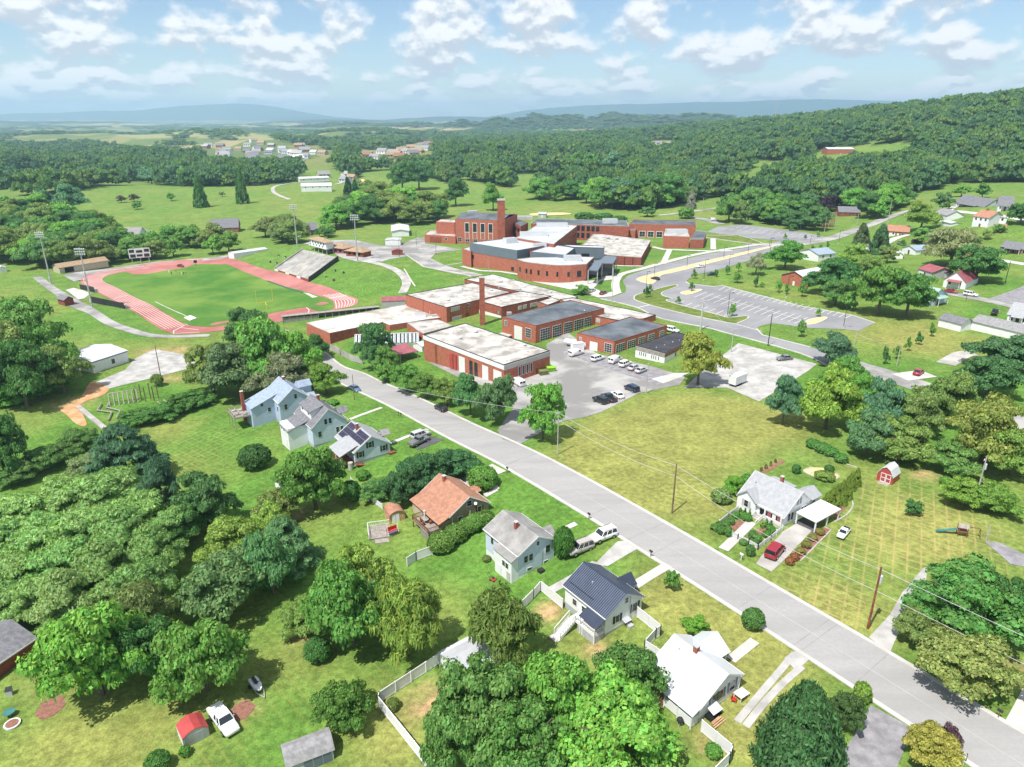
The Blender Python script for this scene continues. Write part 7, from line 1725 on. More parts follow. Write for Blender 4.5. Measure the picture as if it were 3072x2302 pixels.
b.face(0, -.002, 1.002, z - .43 * hh, z - .3, .12, 'panel_blue_grey', 'cladding'); b.face(1, 0, .3, z - .43 * hh, z - .3, .12, 'panel_blue_grey', 'cladding')
for t in (.22, .435, .65): b.win(0, t, t + .085, z - .36 * hh, z - .17 * hh, (2, 2), 'black_trim')
for t in (.03, .88): b.win(0, t, t + .055, z - (.72 if t < .5 else .95) * hh, z - (.55 if t < .5 else .77) * hh, (0, 0), 'black_trim')
unit(r, 'M', 1300, 660, z, 6.5, 4, 2.2, 'metal_white', .5); unit(r, 'M', 1720, 720, z - .5, 7, 2.5, 1.5, 'metal_white', .3)
zw = z - .36 * hh
Block(r, at_lvl(zw, 'M', (608, 750), (735, 790), (800, 740), (700, 725)), zw, -10, 'brick_bright', 'roof_grey', .3, 'brick_bright')
z2 = top_z('N', 238, 690, 418)
b = Block(r, at_lvl(z2, 'M', (1385, 592), (1930, 682), (2268, 418), (1720, 388)), z2, -9, 'brick', 'roof_grey', .3, 'concrete_old')
for k in range(7): b.win(1, .38 + k * .085, .41 + k * .085, z2 - 5.4, z2 - 3.4, (0, 0), 'black_trim')
unit(r, 'M', 1905, 430, z2, 18, 4, 1.9, 'metal_white', .02); unit(r, 'M', 1640, 560, z2, 15, 4, 1.8, 'metal_white', .02)
z3 = top_z('N', 375, 1215, 968)
cur = at_lvl(z3, 'M', (1405, 900), (1500, 932), (1620, 950), (1750, 965), (1880, 978), (2010, 985), (2170, 985)) + at_lvl(z3, 'N', (385, 968), (490, 872), (200, 868)) + at_lvl(z3, 'M', (1590, 880))
b = Block(r, cur, z3, -9, 'brick_bright', 'roof_grey', .3, 'concrete')
h3 = z3 - gnd('N', 375, 1215).z
for e, t in ((0, .3), (1, .2), (1, .75), (2, .6), (3, .55), (4, .7), (5, .75)): b.win(e, t, t + .22, z3 - .7 * h3, z3 - .42 * h3, (0, 0), 'black_trim')
b.win(6, .42, .68, z3 - .75 * h3, z3 - .38 * h3, (2, 2), 'black_trim')
b = Block(r, at_lvl(z - .6, 'M', (1588, 792), (2098, 842), (2240, 735), (1905, 692)), z - .6, -8, 'panel_blue_grey', 'roof_grey', .3, 'panel_blue_grey')
for t in (.08, .21): b.win(0, t, t + .06, z - .5 * hh, z - .3 * hh, (0, 0), 'black_trim')
b = Block(r, at_lvl(z - .2, 'N', (200, 728), (642, 738), (640, 712), (0, 690)), z - .2, -8, 'panel_blue_grey', 'roof_grey', .3, 'black_trim')
b.win(0, .26, .52, z - .45 * hh, z - .3 * hh, (0, 0), 'black_trim'); unit(r, 'N', 180, 915, z3, 8, 4, 2.0, 'metal_white', .1)
zc = z3 - .8
cp = at_lvl(zc, 'N', (412, 1050), (545, 1068), (612, 958), (770, 962), (822, 868), (650, 850), (600, 900), (500, 945))
mb = MB(); mb.prism([(q[0] - r.location.x, q[1] - r.location.y) for q in cp], zc - r.location.z - .5, zc - r.location.z); mb.build('entrance_canopy', 'panel_blue_grey', r)
for q in cp[:5]: MB().cyl((q[0] - r.location.x, q[1] - r.location.y + .6, -8 - r.location.z), (q[0] - r.location.x, q[1] - r.location.y + .6, zc - r.location.z - .5), .22).build('canopy_column', 'galvanised', r)
q = at_lvl(zc - 1, 'N', (390, 1000), (500, 905), (790, 960), (800, 900))
mb = MB(); mb.prism([(p_[0] - r.location.x, p_[1] - r.location.y) for p_ in (q[0], q[1], q[3], q[2])], -8 - r.location.z, zc - r.location.z - .52); mb.build('glazed_lobby', 'glass', r)
# batting cage
A_ = gnd('D1', 640, 500)
r = thing('batting_cage', 'tall dark mesh batting cage by the upper car park', 'cage', A_, .2)
for x in (-9, -4.5, 0):
    for y in (0, 7): MB().cyl((x, y, -1), (x, y, 9), .15).build('post', 'pole_pale', r)
for z_ in (3, 6, 9): MB().bar((-9, 0, z_), (0, 0, z_), .12).bar((-9, 7, z_), (0, 7, z_), .12).build('rail', 'pole_pale', r)
mb = MB()
for i in range(40): mb.bar((-9 + i * .23, 0, 0), (-9 + i * .23, 0, 9), .06)
mb.build('netting', 'brick_dark', r, kind='stuff')

# ------------------------------------------------------------------ stadium
def lerp2(a, b, t): return Vector(a).lerp(Vector(b), t)
fl, fr = Vector((*lvl('T', 645, 250, -12.2), -12.2)), Vector((*lvl('T', 1018, 362, -12.2), -12.2))
tl, tr_ = Vector((*lvl('T', 955, 35, -5.2), -5.2)), Vector((*lvl('T', 1345, 122, -5.2), -5.2))
r = thing('grandstand', 'grey stepped concrete grandstand beside the running track', 'grandstand', (fl.x, fl.y, -14))
o = r.location
NR = 22
for i in range(NR):
    a, b = fl.lerp(tl, i / NR) - o, fr.lerp(tr_, i / NR) - o
    c, d = fr.lerp(tr_, (i + 1) / NR) - o, fl.lerp(tl, (i + 1) / NR) - o
    z = a.z + (tl.z - fl.z) / NR
    mb = MB(); mb.prism([a.xy[:], b.xy[:], c.xy[:], d.xy[:]], z - 1.6, z); mb.build('seat_row', 'concrete_old', r)
    e0, e1 = a.lerp(b, .33), a.lerp(b, .66)
    for e in (e0, e1):
        u = (b - a).normalized() * .55; g = (d - a) * .98
        mb = MB(); mb.prism([(e - u).xy[:], (e + u).xy[:], (e + u + g).xy[:], (e - u + g).xy[:]], z + .003, z + .03); mb.build('aisle_step', 'pole_pale', r)
a, b = fl - o, fr - o
n_ = (b - a).normalized(); n_ = Vector((n_.y, -n_.x, 0))
for i in range(9):
    p, q = a.lerp(b, i / 9), a.lerp(b, (i + .94) / 9)
    mb = MB(); mb.prism([p.xy[:], q.xy[:], (q + n_ * .3).xy[:], (p + n_ * .3).xy[:]], -1, 1.75); mb.build('front_wall', 'brick_dark' if i % 3 else 'white_paint', r)
for e0, e1 in ((fl, tl), (fr, tr_)):
    p, q = e0 - o, e1 - o
    s_ = Vector((-(q - p).y, (q - p).x, 0)).normalized() * .2
    mb = MB()
    k = len(mb.v)
    for w_ in (-s_, s_):
        for c in (p + w_ + Vector((0, 0, -2.5)), q + w_ + Vector((0, 0, -3)), q + w_ + Vector((0, 0, 1.0)), p + w_ + Vector((0, 0, 1.0))): mb.v.append(tuple(c))
    mb.f += [tuple(k + j for j in f) for f in ((0, 1, 2, 3), (7, 6, 5, 4), (0, 4, 5, 1), (3, 2, 6, 7), (0, 3, 7, 4), (1, 5, 6, 2))]
    mb.build('side_wall', 'stone_dark' if e0 is fr else 'concrete_old', r)
# away seating with dark back screens
A_, rz, L = frame_at('S', (640, 620), (1010, 690))
r = thing('away_stand', 'low away stand with black back screen above the track', 'stand', A_, rz)
for i in range(4): MB().box(0, .5 + i * .7, -.5, L, 1.15 + i * .7, 1.9 - i * .45).build('seat_row', 'galvanised', r)
for i in range(8): MB().box(i * L / 8 + .03, 0, -.4, (i + 1) * L / 8 - .03, .12, 3.0).build('back_screen', 'black_trim', r)
A_, rz, L = frame_at('S', (450, 480), (610, 520))
r = thing('away_stand', 'smaller dark back screen above the pale seating pad', 'stand', A_, rz)
for i in range(5): MB().box(i * L / 5 + .03, 3.0, -.4, (i + 1) * L / 5 - .03, 3.12, 2.2).build('back_screen', 'black_trim', r)
MB().box(0, 3.2, -.4, L, 4.6, 1.0).build('seat_row', 'galvanised', r)
def mast(label, w, x, yb, yt):
    P = gnd(w, x, yb); H = max(rise(P, w, x, yt), 16)
    r = thing('floodlight_mast', label, 'light pole', P)
    MB().cyl((0, 0, -.5), (0, 0, H), .38, .2, 10).build('pole', 'galvanised', r)
    for k in range(3):
        z = H - .4 - k * 1.1
        MB().bar((-2.1, 0, z), (2.1, 0, z), .16).build('crossarm', 'galvanised', r)
        for j in range(5): MB().cyl((-1.9 + j * .95, -.12, z), (-1.9 + j * .95, -.6, z - .3), .22, .38, 8).build('lamp', 'lamp_glass', r)
    MB().box(-.35, -.55, 2.2, .35, -.2, 3.6).build('control_box', 'metal_grey', r)
mast('floodlight mast at the far left corner of the field path', 'A1', 425, 970, 530); mast('floodlight mast in front of the away stand', 'A1', 765, 1165, 665)
mast('floodlight mast behind the left end of the grandstand', 'B1', 255, 665, 310); mast('floodlight mast behind the right end of the grandstand', 'B1', 755, 785, 395)
# press box and huts behind the stand
P = gnd('B1', 440, 700)
A_, rz, L = frame_at('B1', (360, 690), (500, 735))
r = thing('press_box', 'white two level press box with tan roof above the grandstand', 'press box', A_, rz)
for i in range(5):
    for y in (.3, 4.3): MB().bar((.4 + i * (L - .8) / 4, y, -1), (.4 + i * (L - .8) / 4, y, 3.0), .22).build('post', 'white_paint', r)
MB().box(0, 0, 3.0, L, 4.6, 6.6).build('wall', 'white_siding', r); MB().box(-.4, -.6, 2.8, L + .4, 5, 3.0).build('floor', 'concrete', r)
for i in range(6): MB().box(.5 + i * L / 6.2, -.05, 4.6, .5 + i * L / 6.2 + 1.1, .02, 6.0).build('window', 'glass', r)
for i in range(5): MB().box(.7 + i * L / 5.4, -.08, 3.3, .7 + i * L / 5.4 + .9, -.02, 4.3).build('sign_letter', 'black_trim', r)
def hip(r, x0, y0, x1, y1, z, hgt, m, oh=.8, rl=.35):
    xm0, xm1, ym = x0 + (x1 - x0) * rl, x1 - (x1 - x0) * rl, .5 * (y0 + y1)
    a, b, c, d = (x0 - oh, y0 - oh, z), (x1 + oh, y0 - oh, z), (x1 + oh, y1 + oh, z), (x0 - oh, y1 + oh, z)
    e, f = (xm0, ym, z + hgt), (xm1, ym, z + hgt)
    MB().poly(a, b, f, e).poly(b, c, f).poly(c, d, e, f).poly(d, a, e).poly(d, c, b, a).build('roof', m, r)
hip(r, 0, 0, L, 4.6, 6.6, 1.8, 'shingle_tan')
for lab, a, b, D, hw, wl, rf in (('round tan roofed refreshment hut behind the grandstand', (515, 715), (640, 725), 9, 3.4, 'metal_maroon', 'shingle_tan'), ('lower brick ticket hut with tan roof beside the floodlight', (660, 745), (800, 755), 7, 3.2, 'brick_dark', 'shingle_tan')):
    A_, rz, L = frame_at('B1', a, b)
    r = thing('stadium_hut', lab, 'hut', A_, rz)
    MB().box(0, 0, -1, L, D, hw).build('wall', wl, r); hip(r, 0, 0, L, D, hw, 2.2, rf, .9, .42)
    for k in range(3): MB().box(L * (.14 + .28 * k), -.05, 1.2, L * (.14 + .28 * k) + 1.6, .02, 2.5).build('hatch', 'dark_void', r)
shed('equipment_building', 'long white metal building behind the stadium car park', 'B1', (1040, 582), (1160, 578), 26, 3.6, 4.6, 'white_siding', 'metal_white', L=11, oh=.5)
shed('equipment_building', 'long tan roofed equipment building with dark doors at the far track corner', 'S', (300, 300), (838, 235), 7.5, 3.3, 4.9, 'tan_wall', 'shingle_tan', ridge_x=True, oh=.5, door=(2.5, 7.2, 2.7, 'dark_void'))
shed('white_store', 'white block store at the far end of the track', 'T', (135, 128), (205, 140), 22, 3.6, 4.0, 'white_siding', 'metal_white', L=7)
shed('block_shed', 'low grey block shed in the stadium car park', 'B1', (985, 655), (1075, 655), 8, 3.2, 3.6, 'white_siding', 'roof_grey', L=9)
shed('gate_booth', 'small brown gate booth with yellow bins by the stadium drive', 'B1', (1040, 735), (1130, 735), 3.4, 2.4, 3.2, 'brick_dark', 'metal_maroon')
shed('pavilion', 'small brick kiosk with dark roof on the field path', 'S', (355, 660), (455, 640), 6, 3.0, 4.2, 'brick_dark', 'shingle_slate', oh=.6)
shed('small_store', 'tiny white store at the left edge beyond the path', 'A1', (-10, 880), (60, 872), 4, 2.6, 3.2, 'white_siding', 'metal_white')
r, L = shed('metal_building', 'white metal building with blue trim beside the gravel pad', 'A2', (785, 55), (1070, -38), 16, 4.0, 5.2, 'white_siding', 'metal_white', ridge_x=True, oh=.3)
MB().box(-.06, -.06, 3.45, L + .06, -.002, 3.95).build('trim', 'paint_blue', r); MB().box(-.07, -.05, 3.4, -.002, 16.05, 3.9).build('trim', 'paint_blue', r)
d = MB().box(L * .5, -.06, 1.0, L * .62, .02, 2.8).build('window', 'white_paint', r); MB().box(L * .515, -.09, 1.1, L * .605, -.055, 2.7).build('pane', 'glass', d)
d = MB().box(-.06, 3.0, .9, .02, 4.4, 2.4).build('window', 'white_paint', r); MB().box(-.09, 3.1, 1.0, -.055, 4.3, 2.3).build('pane', 'glass', d); MB().box(-.08, 9, 0, .02, 12.5, 3.0).build('garage_door', 'panel_grey', r)
# goal, scoreboard, clocks
P = gnd('T', 545, 692)
r = thing('goal_post', 'yellow american football goal post on the near goal line', 'goal post', P, .62)
MB().cyl((0, -1.6, -.3), (0, -1.6, 2.2), .15).cyl((0, -1.6, 2.2), (0, 0, 3.2), .13).build('stand', 'yellow_paint', r); MB().bar((-3.6, 0, 3.2), (3.6, 0, 3.2), .22).build('crossbar', 'yellow_paint', r)
for x in (-3.6, 3.6): MB().cyl((x, 0, 3.2), (x, 0, 9.0), .12, .09).build('upright', 'yellow_paint', r)
P = gnd('S', 1195, 188)
r = thing('scoreboard', 'white scoreboard with black panels standing before the trees', 'scoreboard', P, .5)
for x in (-4.4, 4.4, 0): MB().cyl((x, .2, -1), (x, .2, 8.5), .2).build('post', 'galvanised', r)
MB().box(-5.6, -.2, 3.4, 5.6, .2, 8.8).build('board', 'white_paint', r)
for x0, z0, x1, z1 in ((-5.2, 6.6, -2.6, 8.3), (2.6, 6.6, 5.2, 8.3), (-1.6, 6.4, 1.6, 7.8), (-5.0, 3.8, -2.2, 5.6), (-1.6, 4.2, 1.4, 5.4), (2.2, 3.8, 5.0, 5.6)): MB().box(x0, -.26, z0, x1, -.203, z1).build('score_panel', 'black_trim', r)
for lab, w, x, yb, yt in (('black play clock on a post at the far end of the field', 'S', 1798, 215, 150), ('black play clock on a post at the near end of the field', 'S', 2195, 815, 735)):
    P = gnd(w, x, yb); H = max(3.0, rise(P, w, x, yt))
    r = thing('play_clock', lab, 'play clock', P, .5); MB().cyl((0, 0, -.3), (0, 0, H - 1), .1).build('post', 'black_trim', r); MB().box(-.9, -.15, H - 1.6, .9, .15, H).build('board', 'black_trim', r)
# players on the grass: one skinned body, copied
def figure():
    me = bpy.data.meshes.new('person_rig')
    v = [(0, 0, .95), (0, 0, 1.2), (0, 0, 1.45), (0, 0, 1.56), (0, .03, 1.7), (.1, 0, .9), (.13, .05, .5), (.12, 0, .06), (.12, .12, .03), (-.1, 0, .9), (-.14, -.04, .5), (-.13, -.1, .06), (-.13, .02, .03), (.2, 0, 1.42), (.3, -.05, 1.15), (.3, .12, .95), (-.2, 0, 1.42), (-.3, .05, 1.15), (-.28, .2, .98)]
    e = [(0, 1), (1, 2), (2, 3), (3, 4), (0, 5), (5, 6), (6, 7), (7, 8), (0, 9), (9, 10), (10, 11), (11, 12), (2, 13), (13, 14), (14, 15), (2, 16), (16, 17), (17, 18)]
    rr_ = [.15, .15, .17, .07, .12, .1, .075, .05, .05, .1, .075, .05, .05, .08, .05, .045, .08, .05, .045]
    me.from_pydata(v, e, [])
    ob = bpy.data.objects.new('rig', me); COL.objects.link(ob)
    md_ = ob.modifiers.new('skin', 'SKIN')
    for i, q in enumerate(rr_):
        me.skin_vertices[0].data[i].radius = (q, q)
        me.skin_vertices[0].data[i].use_root = i == 0
    ob.modifiers.new('sub', 'SUBSURF').levels = 1
    dg = bpy.context.evaluated_depsgraph_get()
    out = bpy.data.meshes.new_from_object(ob.evaluated_get(dg))
    bpy.data.objects.remove(ob)
    return out
try: BODY = figure()
except Exception: BODY = MB().cyl((0, 0, 0), (0, 0, 1.7), .22, .16).mesh('person')
SHIRTS = ['paint_white', 'paint_black', 'flag_red', 'skin']
for i, (x, y, lab) in enumerate(((1505, 300, 'person in white leading the group on the far grass'), (1530, 315, 'person standing behind the leading one on the far grass'), (1580, 290, 'person in dark clothes upright in the middle of the far grass'), (1620, 315, 'person at the left of the cluster near the red car'), (1640, 320, 'person in the middle of the cluster near the red car'), (1665, 318, 'person at the right of the cluster near the red car'), (1690, 312, 'person standing apart at the right of the cluster'), (1820, 288, 'person alone below the far play clock'))):
    m_ = BODY.copy(); m_.materials.clear(); m_.materials.append(MATS[SHIRTS[i % 4]])
    P = gnd('S', x, y); q = put('person', m_, None, None, lab, 'person', 'people on the playing field'); q.location = P + Vector((0, 0, .14)); q.rotation_euler.z = i * 1.3
for w, x, y in (('T', 685, 110), ('T', 760, 125), ('T', 595, 178), ('T', 665, 190), ('T', 1312, 275), ('T', 1405, 297), ('T', 1213, 350), ('T', 1297, 380)):
    P = gnd(w, x, y)
    r = thing('slope_marker', 'small black and white marker stone on the grandstand slope', 'marker stone', P, x, 'marker stones on the grandstand slopes')
    MB().loft([[(a * k, b_ * k, z) for a, b_ in ((-.5, -.3), (.4, -.4), (.6, .2), (0, .5), (-.5, .3))] for k, z in ((1, -.2), (1.05, .5), (.6, 1.1))]).build('stone', 'stone_dark', r); MB().box(-.3, -.6, 0, .3, -.4, .4).build('plate', 'white_paint', r)

# ------------------------------------------------------------------ obstacle course by the pad
def beam(label, w, pts, z=.5):
    P = gpts(w, *pts); r = thing('log_beam', label, 'log beam', P[0])
    for a, b in zip(P, P[1:]):
        MB().cyl(a - P[0] + Vector((0, 0, z)), b - P[0] + Vector((0, 0, z)), .2, n=8).build('log', 'wood_grey', r)
        for p in (a, b): MB().cyl(p - P[0] - Vector((0, 0, .4)), p - P[0] + Vector((0, 0, z)), .15, n=7).build('post', 'wood_grey', r)
beam('left zigzag log beam of the obstacle course', 'A2', [(845, 320), (810, 375), (930, 392), (900, 455)]); beam('right zigzag log beam of the obstacle course', 'A2', [(912, 305), (888, 352), (1000, 378), (970, 438)])
for i, (p, lab) in enumerate(((((1310, 300), (1360, 345)), 'first pale balance beam on the obstacle lawn'), (((1360, 285), (1415, 330)), 'second pale balance beam on the obstacle lawn'), (((1540, 235), (1570, 260)), 'short balance beam near the hedge'), (((1590, 220), (1625, 245)), 'last balance beam near the hedge'))): beam(lab, 'A2', p, .3)
P = gnd('A2', 1030, 300)
r = thing('leaning_log_frame', 'row of leaning logs on the obstacle course', 'log frame', P, .5)
for i in range(7): MB().cyl((-3.6 + i * 1.2, -1.6, 0), (-3.6 + i * 1.2, 1.4, 3.0), .16, n=7).cyl((-3.6 + i * 1.2, 1.6, -.2), (-3.6 + i * 1.2, 1.4, 3.0), .14, n=7).build('log', 'wood_grey', r)
MB().cyl((-4, 1.4, 3.0), (4, 1.4, 3.0), .15).build('top_log', 'wood_grey', r)
P = gnd('A2', 1210, 290)
r = thing('climbing_posts', 'tall bare climbing posts on the obstacle course', 'posts', P, .4)
for i, (x, y) in enumerate(((-2.5, 0), (-1.2, 1.8), (0, 0), (1.2, 1.8), (2.2, 0), (3.2, 2.2))): MB().cyl((x, y, -.3), (x, y, 4.4 + (i % 2) * .6), .15, n=7).build('post', 'wood_pole', r)
ribbon('concrete_strip', gpts('A2', (650, 340), (760, 430), (870, 520)), 1.3, 'concrete_old', .5, lift=.8)

# ------------------------------------------------------------------ vehicles
VM = {}
def vmesh(key, fn):
    if key not in VM: VM[key] = fn()
    return VM[key]
def ring(x, hw, z0, z1): return [(x, -hw * .88, z0), (x, hw * .88, z0), (x, hw, z0 + .22 * (z1 - z0)), (x, hw, z1 - .14), (x, hw * .9, z1), (x, -hw * .9, z1), (x, -hw, z1 - .14), (x, -hw, z0 + .22 * (z1 - z0))]
SPEC = {  # stations of the body, cabin (bottom back, bottom front, top back, top front, belt, roof), wheelbase, wheel radius
    'sedan': ([(-2.35, .74, .42, .78), (-2.2, .86, .28, .96), (-1.5, .9, .24, 1.0), (.9, .9, .24, .98), (1.9, .88, .26, .84), (2.25, .8, .3, .7), (2.35, .7, .36, .62)], (-1.75, 1.0, -1.15, .3, .95, 1.44), (-1.38, 1.42), .33),
    'suv': ([(-2.4, .88, .46, 1.0), (-2.3, .95, .36, 1.16), (-1.5, .97, .32, 1.18), (1.0, .97, .32, 1.16), (2.1, .95, .34, 1.06), (2.4, .88, .4, .95), (2.5, .78, .46, .8)], (-2.3, 1.1, -2.1, .5, 1.12, 1.82), (-1.45, 1.5), .39),
    'van': ([(-2.75, .95, .45, 2.0), (-2.7, 1.0, .36, 2.1), (-1.0, 1.0, .34, 2.15), (.9, 1.0, .34, 2.1), (1.3, .98, .34, 1.35), (2.1, .96, .36, 1.2), (2.6, .9, .4, 1.05), (2.75, .8, .45, .9)], (.6, 1.75, .5, .95, 1.25, 2.06), (-1.6, 1.75), .37),
    'pickup': ([(-2.85, .92, .5, 1.02), (-2.8, .96, .42, 1.1), (-.6, .97, .38, 1.1), (1.1, .97, .38, 1.1), (2.3, .95, .4, 1.05), (2.7, .88, .44, .95), (2.8, .78, .5, .8)], (-.75, 1.15, -.6, .6, 1.06, 1.8), (-1.75, 1.75), .4),
    'minivan': ([(-2.4, .88, .42, 1.0), (-2.3, .95, .3, 1.1), (-1.5, .97, .26, 1.12), (1.2, .97, .26, 1.08), (2.0, .94, .28, .95), (2.4, .84, .34, .78), (2.5, .74, .4, .7)], (-2.35, 1.6, -2.15, .55, 1.06, 1.72), (-1.5, 1.5), .34)}
def car(kind, colour, label, w, c, f, group=None, extra=None, cat=None):
    P, Q = gnd(w, *c), gnd(w, *f)
    r = thing({'sedan': 'parked_car', 'suv': 'parked_suv', 'van': 'white_van', 'pickup': 'pickup_truck', 'minivan': 'minivan'}[kind], label, cat or {'sedan': 'car', 'suv': 'suv', 'van': 'van', 'pickup': 'pickup truck', 'minivan': 'minivan'}[kind], P + Vector((0, 0, .09)), math.atan2(Q.y - P.y, Q.x - P.x), group)
    stn, (b0, b1, t0, t1, zb, zt), wb, wr = SPEC[kind]
    pm_ = 'paint_' + colour
    hw = stn[2][1]
    def body(): return MB().loft([ring(*s_) for s_ in stn]).mesh('body', True)
    me_ = vmesh((kind, 'body', colour), body); put('body', me_, r, pm_)
    if kind != 'van':
        put('cabin_glass', vmesh((kind, 'glass'), lambda: MB().loft([[(b0, -hw * .93, zb), (b1, -hw * .93, zb), (b1, hw * .93, zb), (b0, hw * .93, zb)], [(t0, -hw * .76, zt), (t1, -hw * .76, zt), (t1, hw * .76, zt), (t0, hw * .76, zt)]]).mesh('glass')), r, 'glass')
        put('car_roof', vmesh((kind, 'roof', colour), lambda: MB().box(t0 - .05, -hw * .79, zt - .03, t1 + .05, hw * .79, zt + .04).mesh('roof')), r, pm_)
        def pil():
            mb = MB()
            for sy in (-1, 1):
                for u in ((0, .45, 1) if kind != 'suv' and kind != 'minivan' else (0, .35, .68, 1)):
                    mb.bar((b0 + (b1 - b0) * u, sy * hw * .94, zb - .05), (t0 + (t1 - t0) * u, sy * hw * .77, zt), .09)
            return mb.mesh('pillars')
        put('pillar', vmesh((kind, 'pil', colour), pil), r, pm_)
    else:
        put('windscreen', vmesh((kind, 'ws'), lambda: MB().slab((1.28, -.86, 1.42), (1.28, .86, 1.42), (.97, .84, 2.02), (.97, -.84, 2.02), .03).mesh('ws')), r, 'glass')
        for sy in (-1, 1): put('side_window', vmesh((kind, 'sw', sy), lambda: MB().box(.1, sy * 1.0 - .02, 1.35, .9, sy * 1.0 + .02, 1.9).mesh('sw')), r, 'glass')
        for sy in (-.45, .45): put('rear_window', vmesh((kind, 'rw', sy), lambda: MB().box(-2.79, sy - .36, 1.3, -2.74, sy + .36, 1.85).mesh('rw')), r, 'glass')
    for sx in wb:
        for sy in (-1, 1):
            t_ = put('wheel', vmesh((kind, 'tyre'), lambda: MB().cyl((0, -.12, 0), (0, .12, 0), wr, n=14).mesh('tyre')), r, 'rubber'); t_.location = (sx, sy * (hw - .08), wr)
            put('rim', vmesh((kind, 'rim'), lambda: MB().cyl((0, -.135, 0), (0, .135, 0), wr * .62, n=10).mesh('rim')), t_, 'chrome')
    xf, xr = stn[-2][0], stn[0][0]
    for sy in (-1, 1):
        put('headlight', vmesh((kind, 'hl', sy), lambda: MB().box(xf - .1, sy * .72 - .16, stn[-2][3] - .26, xf + .08, sy * .72 + .16, stn[-2][3] - .1).mesh('hl')), r, 'lamp_glass')
        put('tail_light', vmesh((kind, 'tl', sy), lambda: MB().box(xr - .04, sy * .76 - .1, stn[0][3] - .4, xr + .1, sy * .76 + .1, stn[0][3] - .08).mesh('tl')), r, 'flag_red')
        put('mirror', vmesh((kind, 'mi', sy), lambda: MB().box(b1 - .55, sy * (hw + .08) - .09, zb + .02, b1 - .4, sy * (hw + .08) + .09, zb + .18).mesh('mi')), r, pm_ if kind != 'van' else 'black_trim') if kind != 'van' else None
    if kind == 'pickup':
        if extra == 'cap': put('bed_cover', vmesh((kind, 'cap', colour), lambda: MB().box(-2.8, -.9, 1.08, -.72, .9, 1.2).mesh('cap')), r, pm_)
        else: put('bed_floor', vmesh((kind, 'bed'), lambda: MB().box(-2.72, -.82, 1.1, -.78, .82, 1.115).mesh('bed')), r, 'dark_void')
    if extra == 'rack': put('roof_rack', vmesh((kind, 'rack'), lambda: MB().bar((t0 + .2, -.7, zt + .1), (t1 - .1, -.7, zt + .1), .05).bar((t0 + .2, .7, zt + .1), (t1 - .1, .7, zt + .1), .05).mesh('rack')), r, 'black_trim')
    return r
car('suv', 'champagne', 'pale champagne suv on the lawn beside the round shrub', 'C2', (385, 1535), (290, 1585), extra='rack'); car('suv', 'white', 'white suv parked at the kerb on the lawn', 'C2', (580, 1430), (485, 1475), extra='rack')
car('minivan', 'red', 'red minivan on the concrete driveway across the street', 'C2', (2000, 1555), (2070, 1470)); c_ = car('pickup', 'white', 'small white utility cart with dark bed on the crosshatched lawn', 'D2', (712, 1400), (680, 1440), cat='utility cart'); c_.name = 'utility_cart'; c_.scale = (.66,) * 3
car('sedan', 'blue', 'blue car parked at the far left kerb of the street', 'B2', (735, 200), (795, 222)); car('sedan', 'black', 'black car parked at the right kerb beside the street hedge', 'B2', (1445, 362), (1390, 335))
car('suv', 'silver', 'silver suv beside the dark drive of the solar house', 'B2', (1275, 590), (1350, 560)); car('pickup', 'grey', 'dark grey loaded pickup on the dark drive', 'B2', (1265, 640), (1345, 600), extra='cap')
car('pickup', 'white', 'white pickup with covered bed on the lawn beside the red roofed shed', 'A3', (1860, 1310), (1935, 1405), extra='cap')
car('van', 'white', 'white work van nearest the larger garage', 'G', (860, 715), (940, 690)); car('suv', 'white', 'white suv second in the row by the smaller garage', 'G', (1080, 768), (1160, 740)); car('van', 'white', 'white work van third in the row by the smaller garage', 'G', (1265, 785), (1330, 752)); car('suv', 'white', 'white suv fourth in the row by the smaller garage', 'G', (1365, 825), (1440, 790))
car('sedan', 'silver', 'silver car fifth in the row before the office', 'G', (1460, 860), (1530, 830)); car('sedan', 'silver', 'silver car at the right end of the row before the office', 'G', (1535, 888), (1610, 858)); car('van', 'white', 'white van standing at the workshop corner', 'G', (255, 1020), (180, 980))
car('suv', 'black', 'black suv at the left end of the yard edge row', 'G', (1110, 1205), (1000, 1165)); car('pickup', 'navy', 'dark blue pickup second in the yard edge row', 'G', (1195, 1180), (1100, 1135)); car('sedan', 'white', 'white car third in the yard edge row', 'G', (1285, 1145), (1210, 1105)); car('minivan', 'navy', 'dark blue minivan at the right end of the yard edge row', 'G', (1432, 1080), (1350, 1050))
car('suv', 'white', 'white car half hidden behind the office roof', 'C1', (1150, 1372), (1200, 1380)); car('sedan', 'black', 'black car turning round the straw median', 'C1', (1010, 940), (960, 930)); car('sedan', 'white', 'white car driving on the school drive', 'C1', (1385, 838), (1330, 845)); car('sedan', 'navy', 'dark blue car parked below the young trees', 'C1', (1480, 903), (1430, 905)); car('sedan', 'grey', 'grey car alone on the gravel lot', 'C1', (2080, 1605), (2030, 1610))
car('sedan', 'silver', 'silver car in the bay by the school planting', 'C1', (485, 1040), (530, 1020)); car('sedan', 'maroon', 'dark red car in the bay by the school planting', 'C1', (580, 1060), (625, 1040)); car('sedan', 'red', 'red car parked beside the pink roofed house', 'D1', (1605, 1048), (1660, 1055)); car('suv', 'white', 'white suv on the village road', 'D1', (1765, 1075), (1820, 1082)); car('sedan', 'red', 'red car on the pale drive by the roadside', 'D2', (1335, 65), (1370, 40)); car('pickup', 'black', 'black pickup behind the long grey shed', 'D1', (1965, 1225), (1985, 1185)); car('sedan', 'grey', 'grey car in front of the brown roofed house', 'D1', (1185, 642), (1220, 630)); car('suv', 'black', 'black suv on the brown roofed house drive', 'D1', (1315, 635), (1360, 625))
